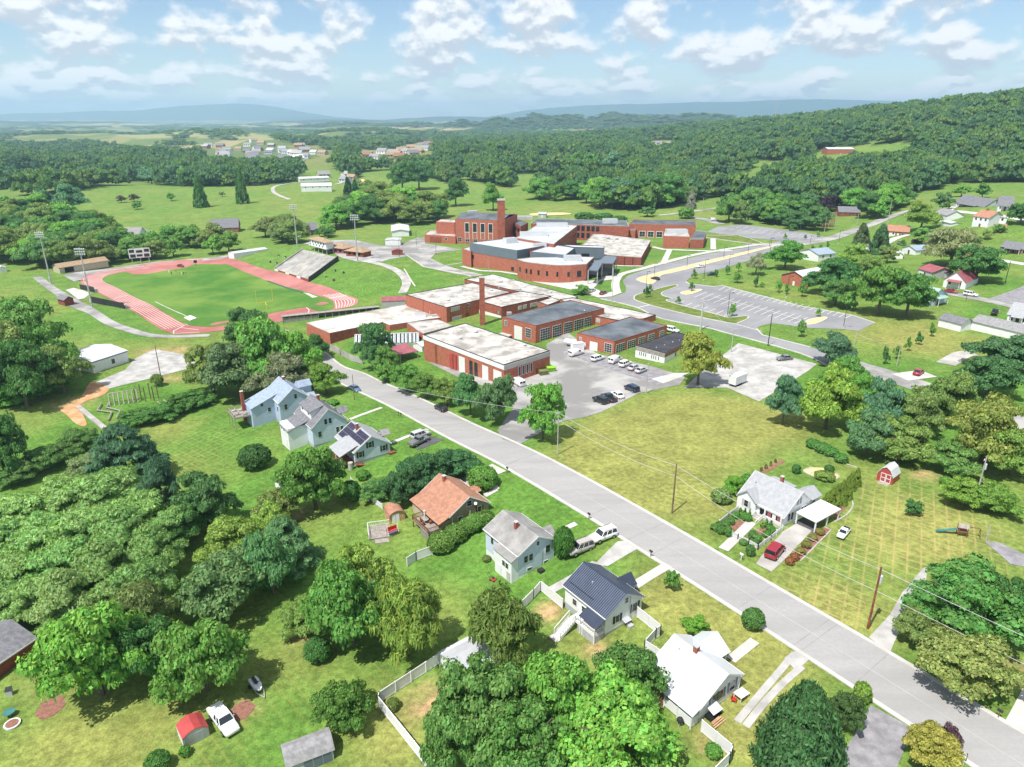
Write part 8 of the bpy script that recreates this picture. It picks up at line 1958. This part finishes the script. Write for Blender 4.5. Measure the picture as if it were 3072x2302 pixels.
car('sedan', 'maroon', 'dark red car on the far turn of the track', 'S', (1630, 228), (1690, 238)); car('van', 'white', 'white delivery truck at the back of the upper car park', 'C1', (1500, 452), (1530, 450))
P = gnd('C2', 1690, 150)
r = thing('box_truck', 'white box trailer under the yellow green elm', 'trailer', P, .7)
MB().box(-2.6, -1.1, .7, 2.6, 1.1, 3.0).build('box', 'white_paint', r); MB().box(-2.5, -.9, .4, 2.5, .9, .698).build('chassis', 'black_trim', r); MB().bar((2.6, 0, .55), (4, 0, .5), .12).build('drawbar', 'black_trim', r)
for sx in (-.9, .1):
    for sy in (-1, 1): MB().cyl((sx, sy * 1.05 - .1, .42), (sx, sy * 1.05 + .1, .42), .42, n=12).build('wheel', 'rubber', r)
P, Q = gnd('A3', 2130, 1010), gnd('A3', 2200, 1105)
r = thing('watercraft_trailer', 'white jet ski on its trailer at the tree shadow', 'jet ski', P, math.atan2(Q.y - P.y, Q.x - P.x))
MB().loft([[(x, -w_, z0), (x, w_, z0), (x, w_ * 1.1, z1), (x, -w_ * 1.1, z1)] for x, w_, z0, z1 in ((-1.4, .5, .55, .85), (-.6, .55, .45, .95), (.6, .5, .5, 1.0), (1.3, .25, .65, .95), (1.5, .05, .8, .9))]).build('hull', 'white_vinyl', r); MB().box(-1.1, -.2, .96, .2, .2, 1.2).build('seat', 'black_trim', r); MB().bar((.35, -.4, 1.3), (.35, .4, 1.3), .06).bar((.35, 0, 1.0), (.35, 0, 1.3), .1).build('handlebar', 'black_trim', r)
MB().bar((-1.6, -.5, .4), (1.2, -.5, .4), .08).bar((-1.6, .5, .4), (1.2, .5, .4), .08).bar((1.2, -.5, .4), (2.6, 0, .35), .08).bar((1.2, .5, .4), (2.6, 0, .35), .08).build('trailer_frame', 'galvanised', r)
for sy in (-.75, .75): MB().cyl((-.6, sy - .08, .28), (-.6, sy + .08, .28), .28, n=12).build('wheel', 'rubber', r)
# skips, tank, small yard things
for lab, nm, x, y, m_ in (('lime green skip beside the workshop', 'skip', 595, 880, 'lime_plastic'), ('olive skip left of the lime green one', 'skip', 515, 915, 'olive_plastic')):
    P = gnd('G', x, y); r = thing(nm, lab, 'skip', P, .3)
    MB().loft([[(-1.1, -.8, .15), (1.1, -.8, .15), (1.1, .8, .15), (-1.1, .8, .15)], [(-1.3, -1.0, 1.4), (1.3, -1.0, 1.4), (1.3, 1.0, 1.4), (-1.3, 1.0, 1.4)]]).build('body', m_, r); MB().slab((-1.3, -1.05, 1.42), (1.3, -1.05, 1.42), (1.3, 0, 1.7), (-1.3, 0, 1.7), .06).slab((-1.3, 0, 1.7), (1.3, 0, 1.7), (1.3, 1.05, 1.42), (-1.3, 1.05, 1.42), .06).build('lid', m_, r)
P = gnd('G', 800, 620); r = thing('gas_tank', 'white gas tank on legs beside the smaller garage', 'tank', P, -.5)
MB().loft([[(x, rr_ * math.cos(a * .628), 1.5 + rr_ * math.sin(a * .628)) for a in range(10)] for x, rr_ in ((-2.4, .2), (-2.1, .8), (-1.7, 1.0), (1.7, 1.0), (2.1, .8), (2.4, .2))]).build('shell', 'white_vinyl', r)
for x in (-1.3, 1.3): MB().box(x - .2, -.7, -.3, x + .2, .7, .6).build('leg', 'concrete', r)
P = gnd('G', 870, 660); r = thing('storage_box', 'cream storage container by the gas tank', 'container', P, .28); MB().box(-1.9, -1.2, 0, 1.9, 1.2, 2.5).build('box', 'white_siding', r); MB().box(-1.95, -1.25, 2.502, 1.95, 1.25, 2.6).build('lid', 'metal_white', r)
P = gnd('D2', 1690, 1400); r = thing('playset', 'wooden play frame with long green slide on the right lawn', 'play frame', P, -.35); r.scale = (.72,) * 3
for x in (-.9, .9):
    for y in (-.8, .8): MB().bar((x, y, -.2), (x, y, 2.6), .13).build('post', 'wood_brown', r)
MB().box(-1, -.9, 1.3, 1, .9, 1.42).build('platform', 'wood_brown', r); MB().slab((-5.2, -.45, .15), (-5.2, .45, .15), (-1.0, .45, 1.6), (-1.0, -.45, 1.6), .12).build('slide', 'teal_plastic', r); MB().slab((-1.1, -1, 2.4), (1.1, -1, 2.4), (1.1, 0, 3.1), (-1.1, 0, 3.1), .06).build('roof', 'wood_grey', r)
MB().bar((.9, 0, 2.5), (3.4, 0, 2.5), .12).bar((3.4, 0, 2.5), (3.6, -.9, -.1), .1).bar((3.4, 0, 2.5), (3.6, .9, -.1), .1).build('swing_beam', 'wood_brown', r)
P = gnd('h3', 440, 1335); r = thing('lawn_mower', 'red push mower behind the pale blue house', 'mower', P, -.6); MB().loft([[(-.45, -.35, .15), (.45, -.35, .15), (.45, .35, .15), (-.45, .35, .15)], [(-.3, -.25, .4), (.3, -.25, .4), (.3, .25, .4), (-.3, .25, .4)]]).build('deck', 'metal_red', r); MB().box(-.15, -.15, .4, .2, .15, .6).build('engine', 'black_trim', r); MB().bar((-.4, -.25, .3), (-1.1, -.25, .95), .04).bar((-.4, .25, .3), (-1.1, .25, .95), .04).bar((-1.1, -.25, .95), (-1.1, .25, .95), .04).build('handle', 'black_trim', r)
for sx in (-.38, .38):
    for sy in (-.38, .38): MB().cyl((sx, sy - .04, .14), (sx, sy + .04, .14), .14, n=10).build('wheel', 'rubber', r)
P = gnd('C3', 1212, 1320); r = thing('kettle_grill', 'black kettle grill on the lawn behind the white roofed house', 'grill', P); MB().loft([[(rr_ * math.cos(a * .785), rr_ * math.sin(a * .785), z) for a in range(8)] for rr_, z in ((.1, .55), (.38, .75), (.42, .9), (.32, 1.15), (.08, 1.25))]).build('kettle', 'black_trim', r)
for a in range(3): MB().bar((.1 * math.cos(a * 2.1), .1 * math.sin(a * 2.1), .6), (.4 * math.cos(a * 2.1), .4 * math.sin(a * 2.1), 0), .04).build('leg', 'galvanised', r)
P = gnd('h1', 1620, 1180); r = thing('patio_table', 'white patio table beside the white roofed house', 'table', P, .6); MB().box(-.8, -.6, .7, .8, .6, .78).build('top', 'white_vinyl', r)
for x in (-.7, .7):
    for y in (-.5, .5): MB().bar((x, y, 0), (x, y, .7), .07).build('leg', 'white_vinyl', r)
P = gnd('h1', 1500, 1250); r = thing('garden_chair', 'red folding chair by the patio table', 'chair', P, 1.0); MB().box(-.3, -.3, .4, .3, .3, .46).build('seat', 'flag_red', r); MB().box(-.3, .26, .46, .3, .32, 1.0).build('backrest', 'flag_red', r)
for x in (-.26, .26):
    for y in (-.26, .26): MB().bar((x, y, 0), (x, y, .4), .05).build('leg', 'galvanised', r)
P = gnd('h1', 1200, 1570); r = thing('brush_pile', 'pile of tan lumber scraps by the white house wall', 'lumber pile', P, .5)
for i in range(7): MB().bar((-1.0 + .1 * i, -.8 + i * .25, .1 + .05 * (i % 3)), (1.1 - .15 * i, -.5 + i * .22, .18 + .06 * (i % 3)), .16).build('plank', 'wood_fresh', r)
for lab, x, y, m_ in (('teal patio table at the left edge', 85, 1240, 'teal_plastic'), ('grey bin beside the brick house', 85, 1065, 'metal_grey')):
    P = gnd('A3', x, y); r = thing('patio_table' if 'table' in lab else 'wheeled_bin', lab, 'table' if 'table' in lab else 'bin', P, .4)
    if 'table' in lab:
        MB().cyl((0, 0, .68), (0, 0, .75), .7, n=12).build('top', m_, r); MB().cyl((0, 0, 0), (0, 0, .68), .06).build('leg', 'galvanised', r)
    else: MB().box(-.35, -.35, 0, .35, .35, 1.0).build('body', m_, r); MB().slab((-.4, -.4, 1.02), (.4, -.4, 1.02), (.4, .4, 1.12), (-.4, .4, 1.12), .06).build('lid', 'black_trim', r)
P = gnd('A3', 105, 1318); r = thing('round_planter', 'low round white planter on the left lawn', 'planter', P); MB().cyl((0, 0, -.1), (0, 0, .35), .85, .95, 16).build('bowl', 'white_vinyl', r); MB().cyl((0, 0, .352), (0, 0, .38), .75, n=16).build('soil', 'mulch', r)

# ------------------------------------------------------------------ poles, lamps and wires
POLE_TOP = {}
def pole(key, label, w, x, yb, yt, m='wood_pole', r0=.16, arm=0.0, transformer=False, lamp=False, name='utility_pole'):
    P = gnd(w, x, yb); H = max(3.0, rise(P, w, x, yt))
    r = thing(name, label, 'street lamp' if lamp else 'utility pole', P, RZ + 1.57)
    MB().cyl((0, 0, -.5), (0, 0, H), r0, r0 * .65, 8).build('shaft', m, r)
    if arm:
        MB().bar((-arm, .12, H - .6), (arm, .12, H - .6), .12, .14).build('crossarm', m, r)
        for k in (-.9, -.45, .45, .9): MB().cyl((arm * k, .12, H - .53), (arm * k, .12, H - .3), .06, .05, 6).build('insulator', 'white_vinyl', r)
    if transformer:
        MB().cyl((.42, 0, H - 2.6), (.42, 0, H - 1.5), .28, n=10).build('transformer', 'metal_white', r); MB().bar((.1, 0, H - 2.1), (.3, 0, H - 2.1), .1).build('bracket', 'galvanised', r)
    if lamp:
        MB().bar((0, 0, H - .05), (0, -1.0, H + .1), .1).build('lamp_arm', 'black_trim', r); MB().box(-.25, -1.7, H + .02, .25, -.9, H + .18).build('lamp_head', 'black_trim', r); MB().cyl((0, 0, -.3), (0, 0, .7), .3, n=10).build('base', 'concrete', r)
    else: MB().box(-.03, -.2, 1.6, .03, -.15, 1.9).build('pole_tag', 'metal_grey', r)
    POLE_TOP[key] = P + Vector((0, 0, H - .35))
    return r
pole('a', 'dark utility pole standing on the mown lot beside the street', 'C2', 1150, 1215, 802); pole('b', 'reddish utility pole with transformer near the gravel drive', 'D3', 915, 515, -27, 'wood_pole_red', .18, 0, True); pole('c', 'pale thin utility pole at the yard gate', 'C2', 200, 730, 370, 'pole_pale', .13, .5); pole('d', 'thin pole beside the blue parked car', 'B2', 728, 275, 65, 'wood_pole', .12)
pole('e', 'pale pole with transformer above the thick bushes', 'D2', 1830, 1020, 735, 'pole_pale', .15, .5, True); pole('f', 'pale pole at the corner of workshop yard and mown lot', 'G', 1585, 1108, 795, 'pole_pale', .14); pole('g', 'thick pale pole with crossarms between road and office', 'C1', 1385, 1357, 1105, 'concrete', .35, 1.6, True); pole('h', 'grey pole with crossarm at the gravel lot', 'C1', 1640, 1540, 1340, 'pole_pale', .14, 1.4)
pole('i', 'dark tall pole on the bank by the car park entrance', 'C1', 1945, 1490, 1218, 'black_trim', .16); pole('j', 'pale pole on the grass bank right of the car park', 'D1', 1155, 1652, 1470, 'pole_pale', .14); pole('k', 'short pale pole at the end of the car park', 'D1', 808, 1470, 1372, 'pole_pale', .16); pole('l', 'pale pole beside the school parking bays', 'C1', 650, 1142, 842, 'pole_pale', .13)
pole('m', 'utility pole where the hill road bends', 'D1', 1078, 485, 272, 'pole_pale', .2); pole('n', 'utility pole beside the dark roofed brick house', 'D1', 825, 485, 362, 'pole_pale', .18); pole('o', 'pole at the left end of the upper car park trees', 'D1', 355, 522, 402, 'pole_pale', .16); pole('p', 'pole beside the batting cage', 'D1', 555, 548, 422, 'pole_pale', .16); pole('q', 'dark pole on the lawn right of the dark round tree', 'D1', 2052, 975, 782, 'black_trim', .15); pole('r', 'thin pole by the white suv', 'D1', 1728, 1115, 1045, 'wood_pole', .12); pole('s', 'thin pole before the pink roofed house', 'D1', 1765, 965, 872, 'wood_pole', .1)
pole('t', 'dark pole at the edge of the gravel pad', 'A2', 1335, 92, -180, 'wood_pole', .16); pole('u', 'slender pole in front of the new school front', 'M', 985, 1112, 862, 'pole_pale', .12); pole('v', 'leaning post by the asphalt drive at right', 'D2', 1897, 1445, 1370, 'pole_pale', .12); pole('w', 'pole beside the gymnasium windows', 'M', 652, 712, 592, 'pole_pale', .12); pole('x', 'tall pole at the right edge of the far wood', 'C1', 1405, 340, 260, 'pole_pale', .2); pole('y', 'pole behind the auditorium', 'C1', 1402, 400, 340, 'pole_pale', .16)
for i, (w, x, yb, yt, lab) in enumerate((('C1', 935, 1012, 868, 'left end of the big grass island'), ('C1', 1003, 902, 802, 'near tip of the straw median'), ('C1', 1272, 838, 738, 'cafeteria lawn'), ('C1', 1413, 948, 768, 'grass corner of the car park'), ('C1', 1622, 838, 728, 'straw median beside the white car'), ('C1', 1577, 762, 668, 'lawn before the auditorium'), ('C1', 1777, 742, 640, 'far part of the straw median'), ('C1', 1957, 752, 592, 'round full tree'), ('C1', 1608, 1248, 1042, 'middle of the car park'), ('D1', 712, 1342, 1182, 'right end of the car park'), ('D1', 240, 1090, 905, 'brick gabled hall bank'), ('D1', 98, 672, 590, 'end of the straw median'), ('D1', 438, 642, 578, 'upper car park exit'), ('D1', 672, 642, 527, 'hill road junction'), ('M', 232, 868, 695, 'stadium drive lawn'), ('B1', 1103, 760, 600, 'gate booth'), ('B1', 1242, 660, 535, 'loading bay drive'))):
    pole('L%d' % i, 'dark lamp post at the ' + lab, w, x, yb, yt, 'black_trim', .11, lamp=True, name='lamp_post')
def wire(label, a, b, sag=.8, r_=.035, off=(0, 0, 0)):
    A_, B_ = a + Vector(off), b + Vector(off)
    mb = MB(); n = 14
    pts = [A_.lerp(B_, i / n) - Vector((0, 0, sag * 4 * (i / n) * (1 - i / n))) for i in range(n + 1)]
    rings = []
    d = (B_ - A_).normalized(); s_ = d.cross(Vector((0, 0, 1))).normalized(); u_ = Vector((0, 0, 1))
    for p in pts: rings.append([p + s_ * r_, p + u_ * r_, p - s_ * r_, p - u_ * r_])
    o = mb.loft(rings).build('power_line', 'wire', None); tag(o, label, 'power line')
T = POLE_TOP
far_r = Vector((*st(-45, -9), 10.2))
wire('power line spanning the mown lot from pale to dark pole', T['c'], T['a'], .9); wire('power line along the street between dark and reddish poles', T['a'], T['b'], 1.0); wire('power line leaving the reddish pole to the right edge', T['b'], far_r, .9); wire('lower cable between the dark and reddish street poles', T['a'] - Vector((0, 0, 2)), T['b'] - Vector((0, 0, 3.4)), 1.2); wire('lower cable leaving the reddish pole to the right edge', T['b'] - Vector((0, 0, 3.4)), far_r - Vector((0, 0, 3)), 1.2); wire('lower cable over the mown lot', T['c'] - Vector((0, 0, 1.5)), T['a'] - Vector((0, 0, 2)), 1.1)
wire('power line from the pale gate pole to the thin street pole', T['c'], T['d'], 1.2); wire('power line from grey crossarm pole to dark bank pole', T['h'], T['i'], .8); wire('power line from the thick pale pole to the grey crossarm pole', T['g'], T['h'], .8); wire('power line over the grass bank', T['k'], T['j'], .8)
# mailboxes
for i, (w, x, y, m_, lab) in enumerate((('h4', 2055, 215, 'black_trim', 'black mailbox beside the drive of the tan house'), ('C2', 460, 1268, 'black_trim', 'black mailbox at the pale blue house kerb'), ('C2', 972, 1582, 'black_trim', 'black mailbox below the gravel drive'), ('C2', 1722, 1608, 'white_vinyl', 'white mailbox before the fenced garden'), ('B2', 1095, 415, 'black_trim', 'left of two mailboxes by the slate roofed house'), ('B2', 1115, 425, 'black_trim', 'right of two mailboxes by the slate roofed house'), ('D3', 1995, 1258, 'black_trim', 'dark mailbox at the bottom right drive'))):
    P = gnd(w, x, y); r = thing('mailbox', lab, 'mailbox', P, RZ)
    MB().bar((0, 0, -.3), (0, 0, 1.05), .1).build('post', 'wood_pole' if m_ != 'white_vinyl' else m_, r)
    MB().loft([[(-.3, -.12, 1.05), (-.3, .12, 1.05), (-.3, .12, 1.22), (-.3, .06, 1.32), (-.3, -.06, 1.32), (-.3, -.12, 1.22)], [(.3, -.12, 1.05), (.3, .12, 1.05), (.3, .12, 1.22), (.3, .06, 1.32), (.3, -.06, 1.32), (.3, -.12, 1.22)]]).build('box', m_, r); MB().box(.05, .12, 1.2, .2, .15, 1.3).build('flag', 'flag_red', r)
# radio masts on the skyline
for lab, x, y, H in (('thin radio mast on the skyline above the right hill', 700, 1990, 58), ('thin radio mast rising from the far plain', -640, 5200, 75)):
    z = hz(x, y); r = thing('radio_mast', lab, 'radio mast', (x, y, z)); MB().cyl((0, 0, -2), (0, 0, H), 1.3, .6, 6).build('mast', 'metal_grey', r); MB().cyl((0, 0, H), (0, 0, H + 9), .3, .1, 5).build('antenna', 'metal_grey', r)

# ------------------------------------------------------------------ village and outlying houses
def cottage(label, w, a, b, D, hw, hr, wall, roof, ridge_x=True, nwin=3, name='village_house', chim=False, cat='house', oh=.4, group=None, L=None, porch=False, garage=False):
    r, L = shed(name, label, w, a, b, D, hw, hr, wall, roof, ridge_x=ridge_x, cat=cat, oh=oh, group=group, L=L)
    for k in range(nwin):
        u = L * (k + .6) / (nwin + .2)
        f = MB().box(u - .55, -.06, hw - 1.9, u + .55, .02, hw - .6).build('window', 'white_paint', r); MB().box(u - .45, -.09, hw - 1.8, u + .45, -.055, hw - .7).build('pane', 'glass', f)
    d = MB().box(L * .5 - .5, -.07, 0, L * .5 + .5, .02, 2.05).build('door', 'wood_brown' if nwin % 2 else 'white_paint', r)
    if garage: MB().box(L * .08, -.075, 0, L * .08 + 3, .02, 2.2).build('garage_door', 'white_paint', r)
    if chim: MB().box(L * .3, D * .45, hw, L * .3 + .8, D * .45 + .8, hr + 1.0).build('chimney', 'brick', r)
    if porch:
        MB().slab((L * .2, -2.2, hw - .3), (L * .8, -2.2, hw - .3), (L * .8, .05, hw + .2), (L * .2, .05, hw + .2), .12).build('porch_roof', roof, r)
        for x in (L * .22, L * .78): MB().bar((x, -2.0, -.3), (x, -2.0, hw - .4), .16).build('porch_post', 'white_paint', r)
    return r
cottage('brick gabled hall with white metal roof beside the car park', 'D1', (192, 968), (408, 1005), 15, 4.0, 6.4, 'brick_bright', 'metal_white', False, 0, 'gabled_hall', cat='hall', oh=.5)
cottage('building with pale blue metal roof behind the brick gabled hall', 'D1', (500, 790), (640, 770), 12, 3.6, 5.4, 'white_siding', 'shingle_blue', True, 2)
cottage('brown hip roofed house by the hill road', 'D1', (1075, 580), (1255, 560), 10, 3.2, 6.0, 'brick_brown', 'shingle_brown', True, 2, garage=True)
cottage('white garage with pale blue roof behind the willow like tree', 'D1', (1195, 718), (1310, 735), 10, 3.0, 4.6, 'white_siding', 'shingle_blue', False, 1, 'village_garage')
cottage('small white shed beside the olive tree', 'D1', (1140, 765), (1205, 765), 5, 2.4, 3.4, 'white_siding', 'metal_white', False, 0, 'village_shed', cat='shed')
cottage('white shed by the dark conifer', 'D1', (880, 705), (935, 705), 6, 2.6, 3.6, 'white_siding', 'metal_white', False, 0, 'village_shed', cat='shed')
cottage('grey house with maroon metal roof behind the yard clutter', 'D1', (1325, 905), (1440, 935), 10, 3.2, 5.0, 'grey_siding', 'metal_maroon', True, 1, garage=True); cottage('grey garage with maroon roof beside the pink roofed house', 'D1', (1445, 918), (1585, 925), 8, 2.8, 4.0, 'grey_siding', 'metal_maroon', True, 0, 'village_garage', garage=True)
cottage('white gabled house with faded pink metal roof', 'D1', (1535, 1000), (1720, 1020), 14, 3.4, 7.0, 'white_siding', 'metal_maroon', False, 2, porch=True); cottage('house with pale green metal roof behind a timber deck', 'D1', (1420, 1165), (1560, 1125), 11, 3.4, 6.2, 'pale_blue_siding', 'metal_green', False, 1, porch=True)
cottage('left of two long white sheds with dark roof', 'D1', (1495, 1325), (1680, 1372), 6, 2.8, 4.2, 'white_siding', 'shingle_slate', True, 0, 'long_white_shed', cat='shed'); cottage('right of two long white sheds with grey roof', 'D1', (1765, 1352), (1965, 1398), 8, 3.0, 4.6, 'white_siding', 'shingle_grey', True, 0, 'long_white_shed', cat='shed', L=19)
cottage('white house cut by the right edge beyond the long sheds', 'D1', (2060, 1305), (2230, 1330), 12, 3.4, 6.4, 'white_siding', 'shingle_pale', True, 3, porch=True); cottage('small blue and white shed near the right edge', 'D1', (2080, 1400), (2180, 1405), 5, 2.6, 3.2, 'pale_blue_siding', 'metal_white', True, 1, 'village_shed', cat='shed')
cottage('black roofed bungalow on the hillside', 'D1', (1625, 335), (1880, 338), 12, 3.2, 7.5, 'grey_siding', 'shingle_slate', True, 4, garage=True, porch=True); cottage('white house with dormers at the top right', 'D1', (1985, 372), (2110, 365), 11, 3.4, 8.0, 'white_siding', 'shingle_slate', True, 3, porch=True)
cottage('large white and brick house on the green slope', 'D1', (1775, 498), (1905, 505), 11, 5.6, 8.6, 'white_siding', 'shingle_brown', True, 3, chim=True); cottage('flat white wing of the large house on the green slope', 'D1', (1925, 480), (2060, 478), 8, 4.2, 4.8, 'white_siding', 'metal_white', True, 2); cottage('small brick outbuilding below the large house', 'D1', (1980, 540), (2050, 540), 5, 2.6, 3.8, 'brick_brown', 'shingle_brown', True, 0, 'village_shed', cat='shed')
cottage('long brick ranch house with dark roof near the right edge', 'D1', (2005, 715), (2230, 728), 10, 3.0, 5.2, 'brick_brown', 'shingle_slate', True, 5, porch=True); cottage('grey hillside house with white garage door', 'D1', (1450, 452), (1560, 460), 10, 5.0, 7.4, 'white_siding', 'shingle_grey', True, 1, garage=True); cottage('low white garage below the grey hillside house', 'D1', (1525, 495), (1600, 498), 6, 2.8, 3.4, 'white_siding', 'roof_grey', True, 0, 'village_garage'); cottage('dark roofed brick house behind the upper car park', 'D1', (672, 415), (850, 408), 12, 3.2, 6.4, 'brick_dark', 'shingle_slate', True, 3)
cottage('grey roofed white house behind the tree belt of the track', 'A1', (1000, 640), (1165, 640), 11, 6.0, 10, 'white_siding', 'shingle_grey', True, 4); cottage('white side wing of the grey roofed house behind the belt', 'A1', (1175, 625), (1255, 610), 8, 4.5, 7.4, 'white_siding', 'shingle_grey', True, 1); cottage('dark roofed house below the golf slope', 'A1', (1755, 560), (1980, 545), 14, 4.2, 9.6, 'brick_brown', 'shingle_slate', True, 3); cottage('dark roofed barn among trees behind the grandstand', 'B1', (295, 575), (430, 558), 12, 3.6, 7.6, 'brick_brown', 'shingle_slate', True, 2); cottage('low grey shed beside the dark roofed barn', 'B1', (170, 590), (250, 580), 8, 3, 5, 'wood_brown', 'shingle_slate', True, 1, 'village_shed', cat='shed')
cottage('long white club house on the golf course', 'B1', (290, 210), (540, 208), 16, 5.5, 8.0, 'white_siding', 'metal_white', True, 4, 'club_house', cat='club house'); cottage('low white club annex with parked carts', 'B1', (275, 130), (520, 128), 10, 4.0, 5.6, 'white_siding', 'metal_white', True, 4, 'club_house', cat='club house'); cottage('brick building with pale roof in the hill clearing', 'D0', (578, 1285), (800, 1272), 24, 7.5, 9.5, 'brick_bright', 'metal_white', True, 6, 'hill_school', cat='school building')
cottage('white house among trees at the foot of the hill', 'C0', (1040, 1225), (1150, 1245), 14, 6, 10, 'white_siding', 'shingle_pale', True, 3); cottage('tan house below the hill wood', 'C0', (1270, 1160), (1330, 1165), 12, 5, 9, 'tan_wall', 'shingle_tan', True, 2); cottage('brick house at the end of the far meadow', 'B0', (1030, 1300), (1095, 1300), 14, 6, 11, 'brick', 'shingle_tan', True, 2)
cottage('yellow roofed shelter by the school practice field', 'C1', (40, 425), (105, 425), 6, 3, 4, 'panel_grey', 'metal_grey', True, 0, 'practice_shelter', cat='shelter')
rsx = random.Random(21)
WALLS, ROOFS = ['white_siding', 'tan_wall', 'brick_brown', 'white_paint', 'pale_blue_siding'], ['shingle_grey', 'shingle_tan', 'shingle_weathered', 'shingle_pale', 'shingle_slate']
def far_house(P, s, wl, rf, label, group):
    r = thing('far_house', label, 'house', P, rsx.uniform(-.7, .7), group)
    L, D, hw, hr = 15 * s, 10 * s, 4.4 * s, 8.0 * s
    put('wall', vmesh(('fw', wl, round(s, 1)), lambda: MB().loft([[(x, y, z) for y, z in ((0, -2), (D, -2), (D, hw), (D / 2, hr), (0, hw))] for x in (-L / 2, L / 2)]).mesh('wall')), r, wl)
    put('roof', vmesh(('fr', rf, round(s, 1)), lambda: MB().slab((-L / 2 - .5, -.6, hw - .35), (L / 2 + .5, -.6, hw - .35), (L / 2 + .5, D / 2, hr + .2), (-L / 2 - .5, D / 2, hr + .2), .2).slab((-L / 2 - .5, D / 2, hr + .2), (L / 2 + .5, D / 2, hr + .2), (L / 2 + .5, D + .6, hw - .35), (-L / 2 - .5, D + .6, hw - .35), .2).mesh('roof')), r, rf)
    for k in range(3): put('window', vmesh(('fwin', k, round(s, 1)), lambda: MB().box(-L * .36 + k * L * .3, -.08, hw * .35, -L * .36 + k * L * .3 + 1.6, .02, hw * .8).mesh('win')), r, 'glass')
for poly, n, lab, grp, ss in (([(440, 318), (560, 306), (690, 320), (725, 338), (640, 350), (560, 354), (450, 342)], 40, 'house of the far subdivision left of centre', 'houses of the far subdivision', (1.2, 1.5)), ([(775, 332), (840, 332), (930, 308), (938, 335), (890, 345), (800, 347)], 16, 'house in the far subdivision beyond the fairway trees', 'houses beyond the fairway trees', (1.2, 1.5)),
                        ([(1408, 312), (1462, 306), (1455, 330), (1410, 332)], 6, 'house in the clearing below the far hills', 'houses in the far clearing', (1.0, 1.3)), ([(640, 385), (760, 380), (760, 395), (650, 398)], 4, 'low building beside the golf club car park', 'golf club outbuildings', (.8, 1.0))):
    got = []; tries = 0
    while len(got) < n and tries < 900:
        tries += 1
        x, y = rsx.uniform(min(p[0] for p in poly), max(p[0] for p in poly)), rsx.uniform(min(p[1] for p in poly), max(p[1] for p in poly))
        if not inpoly(np.array([x]), np.array([y]), poly)[0]: continue
        P = gnd('V', x, y)
        if any((P - g).length < 26 for g in got): continue
        got.append(P); i, j = rsx.randrange(5), rsx.randrange(5); far_house(P, rsx.uniform(*ss), WALLS[i], ROOFS[j], '%s %s, %s roof' % (('white', 'tan', 'brown brick', 'off white', 'pale blue')[i], lab, ('grey', 'tan', 'weathered', 'pale', 'slate')[j]), grp)

# ------------------------------------------------------------------ summer haze
mb = MB().box(-21500, -21500, float(gz.min()) - 1, 21500, 21500, max(CAM_H, float(gz.max())) + 25)
hm = bpy.data.materials.new('haze')
hm.use_nodes = True
t = hm.node_tree
t.nodes.clear()
pv = nd(t, 'ShaderNodeVolumePrincipled')
pv.inputs['Color'].default_value = (.50, .73, 1.0, 1)
pv.inputs['Density'].default_value = 1.0e-4
pv.inputs['Anisotropy'].default_value = .2
om = nd(t, 'ShaderNodeOutputMaterial')
t.links.new(pv.outputs[0], om.inputs['Volume'])
haze = put('haze', mb.mesh('haze'), None, hm, kind='stuff')
tag(haze, 'pale blue summer haze over the whole valley', 'haze')
